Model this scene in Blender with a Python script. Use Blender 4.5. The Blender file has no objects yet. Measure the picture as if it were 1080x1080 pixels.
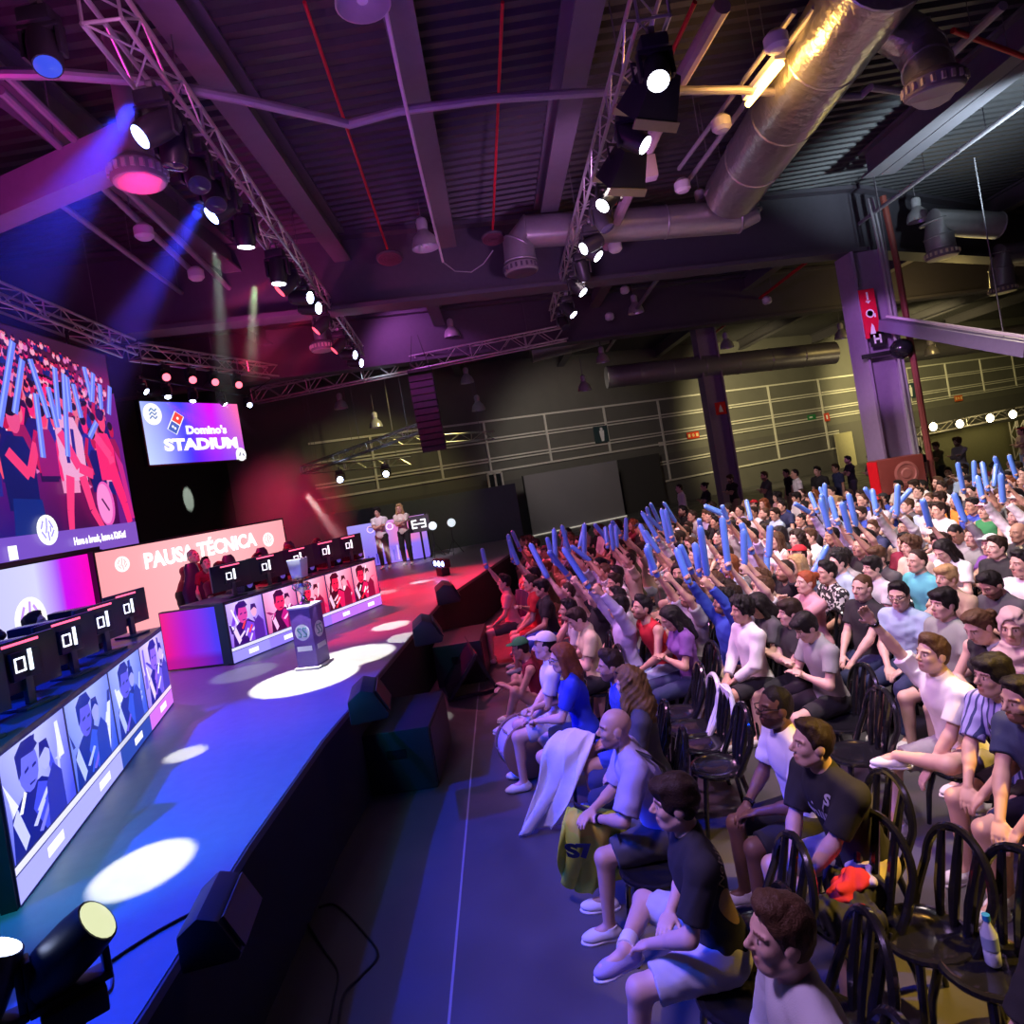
import bpy, bmesh, math, random
import numpy as np
from mathutils import Vector, Matrix

R = math.radians
random.seed(7)
rng = np.random.default_rng(7)
S = bpy.context.scene
COL = S.collection

# ------------------------------------------------------------------ camera geometry
F, CX, CY, ROLL, CAMZ = 700.0, 525.0, 503.0, R(9.5), 2.95
_c, _s = math.cos(ROLL), math.sin(ROLL)

def ray(px, py):
    """world offset (X, Z) per metre of Y of the sight line through a photograph pixel"""
    dx, dy = px - CX, py - CY
    return (dx * _c - dy * _s) / F, -(dx * _s + dy * _c) / F

def PY(px, py, y):
    a, b = ray(px, py)
    return Vector((a * y, y, CAMZ + b * y))

def PZ(px, py, z):
    a, b = ray(px, py)
    y = (z - CAMZ) / b
    return Vector((a * y, y, z))

def PX(px, py, x):
    a, b = ray(px, py)
    y = x / a
    return Vector((x, y, CAMZ + b * y))

def PL(px, py, p, n):
    """on the vertical plane through p with horizontal normal n"""
    a, b = ray(px, py)
    d = n[0] * a + n[1]
    y = (n[0] * p[0] + n[1] * p[1]) / d
    return Vector((a * y, y, CAMZ + b * y))

def proj(v):
    X, Z = v[0] / v[1] * F, (v[2] - CAMZ) / v[1] * F
    return CX + X * _c - Z * _s, CY - X * _s - Z * _c

def make_camera():
    cd = bpy.data.cameras.new('camera')
    cd.sensor_width = 36.0
    cd.lens = F / 1080 * 36.0
    cd.shift_x = (540 - CX) / 1080
    cd.shift_y = (CY - 540) / 1080
    cd.clip_end = 200
    o = bpy.data.objects.new('camera', cd)
    COL.objects.link(o)
    o.matrix_world = Matrix(((_c, _s, 0, 0), (0, 0, -1, 0), (-_s, _c, 0, CAMZ), (0, 0, 0, 1)))
    S.camera = o

# ------------------------------------------------------------------ materials
MATS = {}
def mat(name, col, rough=.6, metal=0., emit=None, strength=1., var=.12, scale=9., bump=0., bscale=40., spec=.5, coat=0.):
    if name in MATS:
        return MATS[name]
    m = bpy.data.materials.new(name)
    m.use_nodes = True
    nt = m.node_tree
    b = nt.nodes['Principled BSDF']
    b.inputs['Roughness'].default_value = rough
    b.inputs['Metallic'].default_value = metal
    b.inputs['Specular IOR Level'].default_value = spec
    b.inputs['Coat Weight'].default_value = coat
    if emit is not None:
        b.inputs['Base Color'].default_value = (*col, 1)
        b.inputs['Emission Color'].default_value = (*emit, 1)
        b.inputs['Emission Strength'].default_value = strength
    else:
        tc = nt.nodes.new('ShaderNodeTexCoord')
        nz = nt.nodes.new('ShaderNodeTexNoise')
        nz.inputs['Scale'].default_value = scale
        nz.inputs['Detail'].default_value = 4
        nt.links.new(tc.outputs['Object'], nz.inputs['Vector'])
        rp = nt.nodes.new('ShaderNodeMix')
        rp.data_type = 'RGBA'
        rp.inputs[6].default_value = (*[c * (1 - var) for c in col], 1)
        rp.inputs[7].default_value = (*[min(1, c * (1 + var)) for c in col], 1)
        nt.links.new(nz.outputs['Fac'], rp.inputs[0])
        nt.links.new(rp.outputs[2], b.inputs['Base Color'])
        if bump:
            n2 = nt.nodes.new('ShaderNodeTexNoise')
            n2.inputs['Scale'].default_value = bscale
            bp = nt.nodes.new('ShaderNodeBump')
            bp.inputs['Strength'].default_value = bump
            bp.inputs['Distance'].default_value = .02
            nt.links.new(tc.outputs['Object'], n2.inputs['Vector'])
            nt.links.new(n2.outputs['Fac'], bp.inputs['Height'])
            nt.links.new(bp.outputs['Normal'], b.inputs['Normal'])
    MATS[name] = m
    return m

def screen_mat(name, strength):
    if name in MATS:
        return MATS[name]
    m = bpy.data.materials.new(name)
    m.use_nodes = True
    nt = m.node_tree
    b = nt.nodes['Principled BSDF']
    at = nt.nodes.new('ShaderNodeAttribute')
    at.attribute_name = 'Col'
    b.inputs['Base Color'].default_value = (.01, .01, .01, 1)
    b.inputs['Roughness'].default_value = .5
    nt.links.new(at.outputs['Color'], b.inputs['Emission Color'])
    b.inputs['Emission Strength'].default_value = strength
    MATS[name] = m
    return m

def srgb(r, g, b):
    f = lambda c: (c / 255 / 12.92) if c <= 10 else ((c / 255 + .055) / 1.055) ** 2.4
    return (f(r), f(g), f(b))

# ------------------------------------------------------------------ objects
def tag(o, label=None, cat=None, group=None, kind=None):
    if label: o['label'] = label
    if cat: o['category'] = cat
    if group: o['group'] = group
    if kind: o['kind'] = kind
    return o

def thing(name, loc=(0, 0, 0), rotz=0., label=None, cat=None, group=None):
    o = bpy.data.objects.new(name, None)
    o.empty_display_size = .1
    COL.objects.link(o)
    o.location = loc
    o.rotation_euler = (0, 0, rotz)
    return tag(o, label, cat, group)

KIDS = {}
def link(name, me, parent=None, m=None, M=None):
    o = bpy.data.objects.new(name, me)
    COL.objects.link(o)
    if m is not None and len(me.materials) == 0:
        for x in (m if isinstance(m, (list, tuple)) else [m]):
            me.materials.append(x)
    if parent is not None:
        o.parent = parent
        KIDS.setdefault(parent.name, []).append(o)
    if M is not None:
        o.matrix_basis = M
    return o

def dup(o, parent=None):
    c = o.copy()
    COL.objects.link(c)
    if parent is not None:
        c.parent = parent
        KIDS.setdefault(parent.name, []).append(c)
    for ch in list(KIDS.get(o.name, [])):
        dup(ch, c)
    return c

def setmat(o, m, i=0):
    o.material_slots[i].link = 'OBJECT'
    o.material_slots[i].material = m

def axes(d, up=(0, 0, 1)):
    d = Vector(d).normalized()
    u = Vector(up)
    if abs(d.dot(u.normalized())) > .98:
        u = Vector((0, 1, 0))
    s = d.cross(u).normalized()
    return s, s.cross(d).normalized(), d

class MB:
    def __init__(s):
        s.v, s.f, s.m = [], [], []
        s.cur = 0
    def add(s, vs, fs):
        b = len(s.v)
        s.v += [tuple(x) for x in vs]
        s.f += [tuple(b + i for i in f) for f in fs]
        s.m += [s.cur] * len(fs)
        return s
    def box(s, c, d, rot=None):
        c = Vector(c)
        q = []
        for k in (-1, 1):
            for j in (-1, 1):
                for i in (-1, 1):
                    p = Vector((i * d[0] / 2, j * d[1] / 2, k * d[2] / 2))
                    if rot is not None: p = rot @ p
                    q.append(c + p)
        return s.add(q, [(0, 2, 3, 1), (4, 5, 7, 6), (0, 1, 5, 4), (2, 6, 7, 3), (0, 4, 6, 2), (1, 3, 7, 5)])
    def bar(s, a, b, w, h, up=(0, 0, 1)):
        """rectangular bar from a to b, w across, h along up"""
        a, b = Vector(a), Vector(b)
        x, u, d = axes(b - a, up)
        q = [p + x * (i * w / 2) + u * (j * h / 2) for p in (a, b) for i, j in ((-1, -1), (1, -1), (1, 1), (-1, 1))]
        return s.add(q, [(0, 1, 2, 3), (7, 6, 5, 4), (0, 4, 5, 1), (1, 5, 6, 2), (2, 6, 7, 3), (3, 7, 4, 0)])
    def tube(s, pts, r, n=8, cap=True):
        pts = [Vector(p) for p in pts]
        rs = r if isinstance(r, (list, tuple)) else [r] * len(pts)
        q = []
        px = None
        for i, p in enumerate(pts):
            d = (pts[min(i + 1, len(pts) - 1)] - pts[max(i - 1, 0)])
            x, u, _ = axes(d)
            if px is not None and abs(d.normalized().dot(px)) < .99:
                x = (px - d.normalized() * px.dot(d.normalized())).normalized()
                u = x.cross(d.normalized())
            px = x
            for k in range(n):
                a = 2 * math.pi * k / n
                q.append(p + x * (math.cos(a) * rs[i]) + u * (math.sin(a) * rs[i]))
        f = []
        for i in range(len(pts) - 1):
            for k in range(n):
                f.append((i * n + k, i * n + (k + 1) % n, (i + 1) * n + (k + 1) % n, (i + 1) * n + k))
        if cap:
            f.append(tuple(range(n))[::-1])
            f.append(tuple((len(pts) - 1) * n + k for k in range(n)))
        return s.add(q, f)
    def cyl(s, a, b, r, r2=None, n=16):
        return s.tube([a, b], [r, r if r2 is None else r2], n)
    def lathe(s, prof, base=(0, 0, 0), d=(0, 0, 1), n=20):
        x, u, w = axes(d)
        base = Vector(base)
        q, f = [], []
        for r, z in prof:
            for k in range(n):
                a = 2 * math.pi * k / n
                q.append(base + w * z + x * (r * math.cos(a)) + u * (r * math.sin(a)))
        for i in range(len(prof) - 1):
            for k in range(n):
                f.append((i * n + k, i * n + (k + 1) % n, (i + 1) * n + (k + 1) % n, (i + 1) * n + k))
        if prof[0][0] > 1e-4: f.append(tuple(range(n))[::-1])
        if prof[-1][0] > 1e-4: f.append(tuple((len(prof) - 1) * n + k for k in range(n)))
        return s.add(q, f)
    def prism(s, poly, z0, z1):
        n = len(poly)
        q = [(x, y, z0) for x, y in poly] + [(x, y, z1) for x, y in poly]
        f = [tuple(range(n))[::-1], tuple(range(n, 2 * n))] + [(i, (i + 1) % n, n + (i + 1) % n, n + i) for i in range(n)]
        return s.add(q, f)
    def mesh(s, name, smooth=True, bevel=0., angle=35, weld=False):
        me = bpy.data.meshes.new(name)
        me.from_pydata(s.v, [], s.f)
        me.polygons.foreach_set('material_index', s.m)
        bm = bmesh.new()
        bm.from_mesh(me)
        if weld: bmesh.ops.remove_doubles(bm, verts=bm.verts, dist=1e-4)
        bmesh.ops.recalc_face_normals(bm, faces=bm.faces)
        if bevel:
            e = [x for x in bm.edges if len(x.link_faces) == 2 and x.calc_face_angle(0) > R(40)]
            bmesh.ops.bevel(bm, geom=e, offset=bevel, segments=2, affect='EDGES', profile=.6, clamp_overlap=True)
        bm.to_mesh(me)
        bm.free()
        if smooth:
            me.polygons.foreach_set('use_smooth', [True] * len(me.polygons))
            me.set_sharp_from_angle(angle=R(angle))
        return me
    def build(s, name, m, parent=None, M=None, **k):
        return link(name, s.mesh(name, **k), parent, m, M)

def frameM(o, right, up=(0, 0, 1)):
    r = Vector(right).normalized()
    u = Vector(up).normalized()
    n = r.cross(u)
    return Matrix(((r.x, u.x, n.x, o[0]), (r.y, u.y, n.y, o[1]), (r.z, u.z, n.z, o[2]), (0, 0, 0, 1)))

class Art:
    """a picture on a flat display: coloured shapes, each layer a hair above the last"""
    def __init__(s, w, h):
        s.w, s.h, s.v, s.f, s.c, s.z = w, h, [], [], [], 0.
    def poly(s, pts, col):
        s.z += .00003
        b = len(s.v)
        s.v += [(x * s.w, y * s.h, s.z) for x, y in pts]
        s.f.append(tuple(range(b, b + len(pts))))
        s.c.append([col] * len(pts))
        return s
    def rect(s, x0, y0, x1, y1, col):
        return s.poly([(x0, y0), (x1, y0), (x1, y1), (x0, y1)], col)
    def ell(s, cx, cy, rx, ry, col, n=14, rot=0.):
        k = s.w / s.h
        pts = []
        for i in range(n):
            a = 2 * math.pi * i / n
            x, y = rx * math.cos(a), ry / k * math.sin(a) * k
            X, Y = x, y
            if rot:
                X, Y = x * math.cos(rot) - y / k * math.sin(rot), (x * math.sin(rot) + y / k * math.cos(rot)) * k
            pts.append((cx + X, cy + Y))
        return s.poly(pts, col)
    def limb(s, pts, w, col):
        k = s.w / s.h
        for i in range(len(pts) - 1):
            (x0, y0), (x1, y1) = pts[i], pts[i + 1]
            dx, dy = x1 - x0, (y1 - y0) / k
            l = math.hypot(dx, dy) or 1
            nx, ny = -dy / l, dx / l
            w0, w1 = (w[i], w[i + 1]) if isinstance(w, (list, tuple)) else (w, w)
            s.poly([(x0 + nx * w0, y0 + ny * w0 * k), (x0 - nx * w0, y0 - ny * w0 * k), (x1 - nx * w1, y1 - ny * w1 * k), (x1 + nx * w1, y1 + ny * w1 * k)], col)
        return s
    def grad(s, x0, y0, x1, y1, fn, nx=16, ny=10):
        s.z += .00003
        for j in range(ny):
            for i in range(nx):
                q = []
                cc = []
                for a, b in ((0, 0), (1, 0), (1, 1), (0, 1)):
                    u, v = (i + a) / nx, (j + b) / ny
                    q.append(((x0 + (x1 - x0) * u) * s.w, (y0 + (y1 - y0) * v) * s.h, s.z))
                    cc.append(fn(u, v))
                b = len(s.v)
                s.v += q
                s.f.append((b, b + 1, b + 2, b + 3))
                s.c.append(cc)
        return s
    def build(s, name, m, parent=None, M=None):
        me = bpy.data.meshes.new(name)
        me.from_pydata(s.v, [], s.f)
        ca = me.color_attributes.new('Col', 'FLOAT_COLOR', 'CORNER')
        flat = [x for cc in s.c for c in cc for x in (*c, 1.)]
        ca.data.foreach_set('color', flat)
        return link(name, me, parent, m, M)

def mix(a, b, t):
    t = max(0, min(1, t))
    return tuple(x * (1 - t) + y * t for x, y in zip(a, b))

def text_mesh(txt, size, extrude=.002, bold=.0, align='CENTER'):
    cu = bpy.data.curves.new('t', 'FONT')
    cu.body = txt
    cu.size = size
    cu.extrude = extrude
    cu.offset = bold
    cu.align_x = align
    cu.align_y = 'CENTER'
    cu.resolution_u = 3
    o = bpy.data.objects.new('t', cu)
    COL.objects.link(o)
    bpy.context.view_layer.update()
    me = bpy.data.meshes.new_from_object(o.evaluated_get(bpy.context.evaluated_depsgraph_get()))
    bpy.data.objects.remove(o)
    bpy.data.curves.remove(cu)
    return me

def put_text(name, txt, size, m, parent, M, bold=0., sx=1., align='CENTER', fit=None):
    me = text_mesh(txt, size, .002, bold, align)
    if fit:
        xs = [v.co.x for v in me.vertices]
        sx = fit / (max(xs) - min(xs))
    return link(name, me, parent, m, M @ Matrix.Diagonal((sx, 1, 1, 1)))

def light(kind, name, loc, energy, col, target=None, size=.2, spot=45, blend=.3):
    ld = bpy.data.lights.new(name, kind)
    ld.energy = energy
    ld.color = col
    if kind == 'SPOT':
        ld.spot_size = R(spot)
        ld.spot_blend = blend
        ld.shadow_soft_size = size
    elif kind == 'AREA':
        ld.shape = 'DISK'
        ld.size = size
    else:
        ld.shadow_soft_size = size
    o = bpy.data.objects.new(name, ld)
    COL.objects.link(o)
    o.location = loc
    if target is not None:
        o.rotation_euler = (Vector(target) - Vector(loc)).to_track_quat('-Z', 'Y').to_euler()
    return o
make_camera()
w = bpy.data.worlds.new('World')
S.world = w
w.use_nodes = True
w.node_tree.nodes['Background'].inputs[0].default_value = (.30, .22, .42, 1)
w.node_tree.nodes['Background'].inputs[1].default_value = .006

STAGE = 1.0
M_black = mat('black paint', (.012, .012, .014), .55)
M_black_gloss = mat('black gloss plastic', (.012, .012, .015), .18)
M_alu = mat('aluminium', (.62, .60, .62), .35, .8)
M_steel_grey = mat('grey steel paint', (.16, .15, .17), .55, .2)
M_roof = mat('roof deck', (.075, .072, .08), .5, .3)
M_beam = mat('beam paint', (.13, .12, .145), .6)
M_duct = mat('galvanised duct', (.40, .39, .40), .38, .6, bump=.25, bscale=6)
M_foil = mat('foil insulation', (.62, .60, .55), .28, .8, bump=.9, bscale=9)
M_pipe = mat('painted pipe', (.34, .32, .36), .45, .3)
M_red = mat('red paint', (.62, .015, .03), .4)
M_white = mat('white paint', (.75, .74, .74), .5)
M_drape = mat('black drape', (.022, .020, .024), .95, bump=.3, bscale=3)
M_wall = mat('hall wall', (.15, .147, .13), .8, scale=1.5)
M_walllow = mat('hall wall lower', (.12, .115, .11), .85, scale=1.2)
M_rail = mat('wall rail', (.72, .70, .62), .45)
M_stage = mat('stage vinyl', (.28, .28, .30), .42, bump=.05, bscale=120)
M_skirt = mat('stage skirt cloth', (.010, .010, .011), .95)
M_glass_lens = lambda n, c, s: mat(n, (0, 0, 0), .3, emit=c, strength=s)

# ---- floor: sealed concrete with expansion joints and scuffs
def floor_mat():
    m = mat('sealed concrete', (.085, .082, .088), .38, var=.3, scale=1.1)
    nt = m.node_tree
    b = nt.nodes['Principled BSDF']
    tc = nt.nodes.new('ShaderNodeTexCoord')
    n = nt.nodes.new('ShaderNodeTexNoise')
    n.inputs['Scale'].default_value = 2.2
    n.inputs['Detail'].default_value = 8
    r = nt.nodes.new('ShaderNodeMapRange')
    r.inputs[1].default_value, r.inputs[2].default_value = .35, .7
    r.inputs[3].default_value, r.inputs[4].default_value = .28, .55
    nt.links.new(tc.outputs['Object'], n.inputs['Vector'])
    nt.links.new(n.outputs['Fac'], r.inputs[0])
    nt.links.new(r.outputs[0], b.inputs['Roughness'])
    return m
MB().box((16, 27, -.05), (60, 66, .1)).build('floor', floor_mat(), smooth=False)['kind'] = 'structure'
j = MB()
for x in (-.77, 5.2, 11.2, 17.2):
    j.box((x, 27, .001), (.016, 60, .002))
tag(j.build('trim_1', mat('joint filler', (.30, .28, .31), .6), smooth=False), kind='structure')

# ---- roof deck, corrugated along X
ZC = 8.4
v, f = [], []
ys = []
y = -2.
while y < 58:
    ys += [(y, 0), (y + .10, 0), (y + .13, .07), (y + .22, .07)]
    y += .25
for yy, zz in ys:
    v += [(-14, yy, ZC + zz), (46, yy, ZC + zz)]
for i in range(len(ys) - 1):
    f.append((2 * i, 2 * i + 1, 2 * i + 3, 2 * i + 2))
b = MB()
b.add(v, f)
b.box((16, 28, ZC + .2), (62, 64, .08))
tag(b.build('ceiling', M_roof, smooth=False), kind='structure')

# ---- rafters: deep steel beams along Y
def ibeam(a, b_, wd, ht, fl=.05, web=.04):
    m = MB()
    a, b_ = Vector(a), Vector(b_)
    up = Vector((0, 0, ht))
    m.bar(a + Vector((0, 0, fl / 2)), b_ + Vector((0, 0, fl / 2)), wd, fl)
    m.bar(a + up - Vector((0, 0, fl / 2)), b_ + up - Vector((0, 0, fl / 2)), wd, fl)
    m.bar(a + up / 2, b_ + up / 2, web, ht - 2 * fl)
    return m
ZR = 7.85
for px, py, x_near in ((359, 272, None), (470, 246, None), (578, 232, None), (884, 214, None), (1027, 113, None), (262, 300, None)):
    q = PZ(px, py, ZR)
    tag(ibeam((q.x, 1.5, ZR), (q.x, 13.9, ZR), .34, ZC - ZR - .01).build('roof_beam', M_beam, smooth=False), kind='structure')
for x in (-6, -1, 4, 9.5, 15, 20.5, 26, 31):
    tag(ibeam((x, 16.5, ZR), (x, 44, ZR), .34, ZC - ZR - .01).build('roof_beam', M_beam, smooth=False), kind='structure')

# ---- great girder across the hall, hinged at the column
COLY = 16.0
colP = PY(906, 268, COLY)
GZ = colP.z
gA = PZ(360, 330, GZ)
gL = gA + (gA - Vector((colP.x, colP.y, GZ))).normalized() * 9
gB = PZ(1080, 277, GZ)
gR = gB + (gB - Vector((colP.x, colP.y, GZ))).normalized() * 12
for a, b_ in ((gL, Vector((colP.x, colP.y, GZ))), (Vector((colP.x, colP.y, GZ)), gR)):
    m = ibeam(a, b_, .55, ZC - GZ - .01, .09, .05)
    n = int((b_ - a).length / 2)
    for i in range(1, n):
        p = a.lerp(b_, i / n)
        d = (b_ - a).normalized()
        m.bar(p + Vector((0, 0, .1)), p + Vector((0, 0, ZC - GZ - .1)), .03, .46, d)
    tag(m.build('roof_girder', mat('girder paint', (.085, .075, .10), .6), smooth=False), kind='structure')
for a, b_ in ((PZ(300, 400, GZ), PZ(860, 330, GZ)),):
    d = (b_ - a).normalized()
    tag(ibeam(a - d * 8, b_ + d * 14, .55, ZC - GZ - .02, .09, .05).build('roof_girder', mat('girder paint', (.085, .075, .10), .6), smooth=False), kind='structure')

# ---- hall walls
wn0, wn1 = Vector((-9, 27.0, 0)), Vector((42, 51.0, 0))
wd = (wn1 - wn0).normalized()
wnn = Vector((wd.y, -wd.x, 0))           # faces the camera
def PW(px, py, off=0.):
    return PL(px, py, wn0 + wnn * off, wnn)
tag(MB().bar(wn0 + wd * -8 - wnn * .15 + Vector((0, 0, 1.35)), wn1 + wd * 8 - wnn * .15 + Vector((0, 0, 1.35)), .3, 2.7).build('wall_back_lower', M_walllow, smooth=False), kind='structure')
tag(MB().bar(wn0 + wd * -8 - wnn * .15 + Vector((0, 0, 5.6)), wn1 + wd * 8 - wnn * .15 + Vector((0, 0, 5.6)), .3, 5.8).build('wall_back', M_wall, smooth=False), kind='structure')
tag(MB().bar((-10.6, -2, 4.2), (-10.6, 30, 4.2), .2, 8.4).build('wall_left', M_drape, smooth=False), kind='structure')
tag(MB().bar((45.5, -2, 4.2), (45.5, 54, 4.2), .2, 8.4).build('wall_right', M_wall, smooth=False), kind='structure')
# rails on the far wall: horizontal double lines and uprights
rl = MB()
def wz(px, py):
    return PW(px, py).z
zt = [wz(743, 415.5), wz(748, 432), wz(701, 457), wz(699, 468)]
zl = [wz(730, 483), wz(730, 502)]
xs0, xs1 = PW(330, 500), PW(1095, 400)
def hrail(p, q, z, dbl):
    for k in ((0,) if not dbl else (-.07, .07)):
        a, b_ = Vector((p.x, p.y, z + k)), Vector((q.x, q.y, z + k))
        rl.bar(a + wnn * .06, b_ + wnn * .06, .05, .07 if dbl else .09)
hrail(xs0, xs1, zt[0], False)
hrail(xs0, xs1, zt[1], True)
hrail(xs0, xs1, zt[2], True)
hrail(xs0, PW(699, 468), zt[3], False)
hrail(PW(694, 468), xs1, zt[3], True)
hrail(PW(694, 483), PW(885, 463), zl[0], True)
hrail(PW(700, 502), PW(890, 470), zl[1], False)
for px, py, z1 in ((396, 500, 3), (462, 475, 3), (513, 470, 3), (577, 463, 3), (639, 452, 3), (697, 450, 5), (758, 450, 5), (815, 447, 5), (868, 440, 5), (912, 417, 3), (958, 412, 3), (1000, 413, 3), (1037, 410, 3), (1071, 405, 3)):
    p = PW(px, py)
    lo = zt[3] if z1 == 3 else zl[1]
    rl.bar(Vector((p.x, p.y, lo)) + wnn * .07, Vector((p.x, p.y, zt[0])) + wnn * .07, .10, .08, wnn)
tag(rl.build('trim_2', M_rail, smooth=False), kind='structure')

# ---- stage platform
e = [PZ(150, 1065, STAGE), PZ(260, 892, STAGE), PZ(340, 780, STAGE), PZ(439, 663, STAGE), PZ(466, 632, STAGE)]
edge = [(e[0].x, 1.2)] + [(q.x, q.y) for q in e]
poly = edge + [(.12, 17.2), (.12, 20.5), (-10.4, 20.5), (-10.4, 1.2)]
top = MB().prism(poly, STAGE - .04, STAGE)
st = thing('stage', (0, 0, 0), 0, 'long low black-skirted stage with dark vinyl deck under the team desks', 'stage')
top.build('deck', M_stage, st, smooth=False)
sk = MB()
sk.prism([(x - .02 if i < len(edge) else x, y) for i, (x, y) in enumerate(poly)], 0, STAGE - .04)
sk.build('skirt', M_skirt, st, smooth=False)
tr = MB()
for i in range(len(edge)):
    a, b_ = poly[i], poly[i + 1]
    tr.bar((a[0], a[1], STAGE - .03), (b_[0], b_[1], STAGE - .03), .035, .05)
tr.build('edge_trim', mat('stage edge strip', (.06, .06, .065), .4), st, smooth=False)

# ================================================================== displays
SCR = 1.15
def panel_box(name, o, right, wid, hgt, art, label, cat, depth=.12, frame=.03, group=None, strength=SCR, fm=None):
    """a flat display: black cabinet with a frame and its picture"""
    t = thing(name, o, 0, label, cat, group)
    Mx = frameM((0, 0, 0), right)
    cab = MB().box((wid / 2, hgt / 2, -depth / 2 - .004), (wid + 2 * frame, hgt + 2 * frame, depth))
    cab.build('cabinet', fm or M_black, t, Mx, smooth=False)
    art.build('screen', screen_mat('display %.2f' % strength, strength), t, Mx)
    return t, Mx

LAV, MAG, BLU, PNK = srgb(150, 120, 255), srgb(255, 0, 190), srgb(20, 30, 235), srgb(255, 150, 165)
WHT = (1, 1, 1)
def emblem(A, cx, cy, r, bg=WHT, fg=srgb(150, 140, 225)):
    """round white crest with a few dark strokes"""
    A.ell(cx, cy, r, r * A.w / A.h, bg, 24)
    k = A.w / A.h
    for dx, dy, a, l in ((-.45, .35, 1.1, .3), (0, .45, 1.4, .35), (.4, .35, 2.1, .3), (-.4, -.3, 2.2, .28), (.05, -.4, 1.6, .32), (.45, -.25, .9, .28), (-.1, .02, 1.2, .25), (.3, .05, 1.5, .2)):
        x, y = cx + dx * r, cy + dy * r * k
        A.limb([(x - math.cos(a) * l * r, y - math.sin(a) * l * r * k), (x + math.cos(a) * l * r, y + math.sin(a) * l * r * k)], r * .07, fg)

# ---- big screen: the crowd with blue sticks, caption bar below
BX = -6.6
by0, by1 = 5.2, PX(138, 540, BX).y
bz1 = PX(130, 381, BX).z
bz0 = PX(142, 575, BX).z
W, H = by1 - by0, bz1 - bz0
A = Art(W, H)
def bg(u, v):
    c = mix(srgb(60, 8, 70), srgb(170, 14, 100), v * 1.4) if v < .72 else mix(srgb(170, 14, 100), srgb(58, 22, 52), (v - .72) * 5)
    if u < .78: c = mix(c, srgb(8, 30, 150), (.78 - u) * 2.4 * (1 - v * .9))
    return c
A.grad(0, .12, 1, 1, bg, 30, 16)
rr = random.Random(3)
skin = [srgb(255, 80, 110), srgb(255, 40, 120), srgb(240, 110, 140), srgb(200, 20, 80)]
for row in range(11):
    yy = 1.10 - row * .052
    for i in range(52):
        x = (i + rr.random()) / 52 * .56 + .41
        y = yy - (x - .41) * .42 + rr.uniform(-.014, .014)
        if y > .97: continue
        s = .0044 + row * .0010
        A.ell(x, y - s * 3.6, s * 1.5, s * 3.2, rr.choice([srgb(250, 170, 200), srgb(40, 10, 60), srgb(150, 20, 90), srgb(20, 30, 120), srgb(230, 120, 190)]), 8)
        A.ell(x, y, s * .8, s * 2.2, rr.choice(skin), 8)
        A.ell(x + s * .1, y + s * 1.2, s * .8, s * 1.2, srgb(30, 5, 30), 7)
A.poly([(.93, .12), (1, .12), (1, .80), (.945, .74)], srgb(105, 25, 130))
STK = srgb(110, 130, 255)
def stick(x0, y0, x1, y1, w=.006):
    A.limb([(x0, y0), (x1, y1)], w, STK)
    A.limb([(x0 - w * .3, y0), (x1 - w * .3, y1)], w * .3, srgb(160, 180, 255))
def man(x, y, k, shirt, sk, hair=srgb(25, 10, 40), leg=None):
    A.poly([(x - .045 * k, y - .02), (x - .05 * k, y + .22 * k), (x - .02 * k, y + .30 * k), (x + .03 * k, y + .30 * k), (x + .055 * k, y + .2 * k), (x + .05 * k, y - .02)], shirt)
    A.ell(x + .008 * k, y + .385 * k, .021 * k, .075 * k, sk)
    A.ell(x + .002 * k, y + .43 * k, .023 * k, .045 * k, hair)
    if leg:
        A.limb([(x - .02 * k, y), (x - .04 * k, y - .17 * k), (x - .05 * k, y - .3 * k)], [.016 * k, .013 * k, .009 * k], leg)
        A.limb([(x + .03 * k, y), (x + .05 * k, y - .17 * k), (x + .09 * k, y - .3 * k)], [.016 * k, .013 * k, .009 * k], leg)
for i in range(26):
    x, y = .50 + .47 * ((i * .382) % 1), .66 - .012 * i
    man(x, y - (x - .5) * .22, .34 + .012 * i, rr.choice([srgb(20, 20, 110), srgb(40, 10, 70), srgb(245, 150, 200), srgb(160, 20, 90), srgb(255, 200, 230), srgb(30, 40, 160)]), rr.choice(skin))
    A.limb([(x - .02, y - .02), (x - .035, y + .08), (x - .02, y + .16)], [.008, .007, .006], rr.choice(skin))
man(.50, .30, .9, srgb(30, 40, 150), srgb(235, 90, 140))
man(.60, .24, .95, srgb(12, 22, 100), srgb(240, 80, 140))
A.limb([(.575, .46), (.63, .36), (.665, .50)], .012, srgb(250, 60, 120))
A.poly([(.56, .12), (.66, .12), (.655, .26), (.57, .27)], srgb(10, 40, 130))
man(.695, .38, .62, srgb(150, 20, 110), srgb(255, 60, 110))
man(.78, .36, .92, srgb(245, 170, 215), srgb(255, 90, 130), leg=srgb(255, 60, 130))
A.limb([(.765, .58), (.765, .42)], .006, srgb(40, 30, 140))
A.limb([(.795, .58), (.79, .42)], .006, srgb(40, 30, 140))
A.limb([(.75, .56), (.80, .40), (.85, .37)], .013, srgb(255, 60, 130))
man(.915, .36, .72, srgb(255, 40, 120), srgb(255, 70, 120), hair=srgb(50, 10, 90))
A.limb([(.885, .56), (.935, .46), (.955, .28)], .013, srgb(255, 70, 140))
A.limb([(.93, .42), (.965, .22), (.975, .12)], [.022, .016, .012], srgb(255, 40, 120))
A.poly([(.955, .5), (.985, .42), (1, .14), (.985, .14)], srgb(210, 40, 140))
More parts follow.
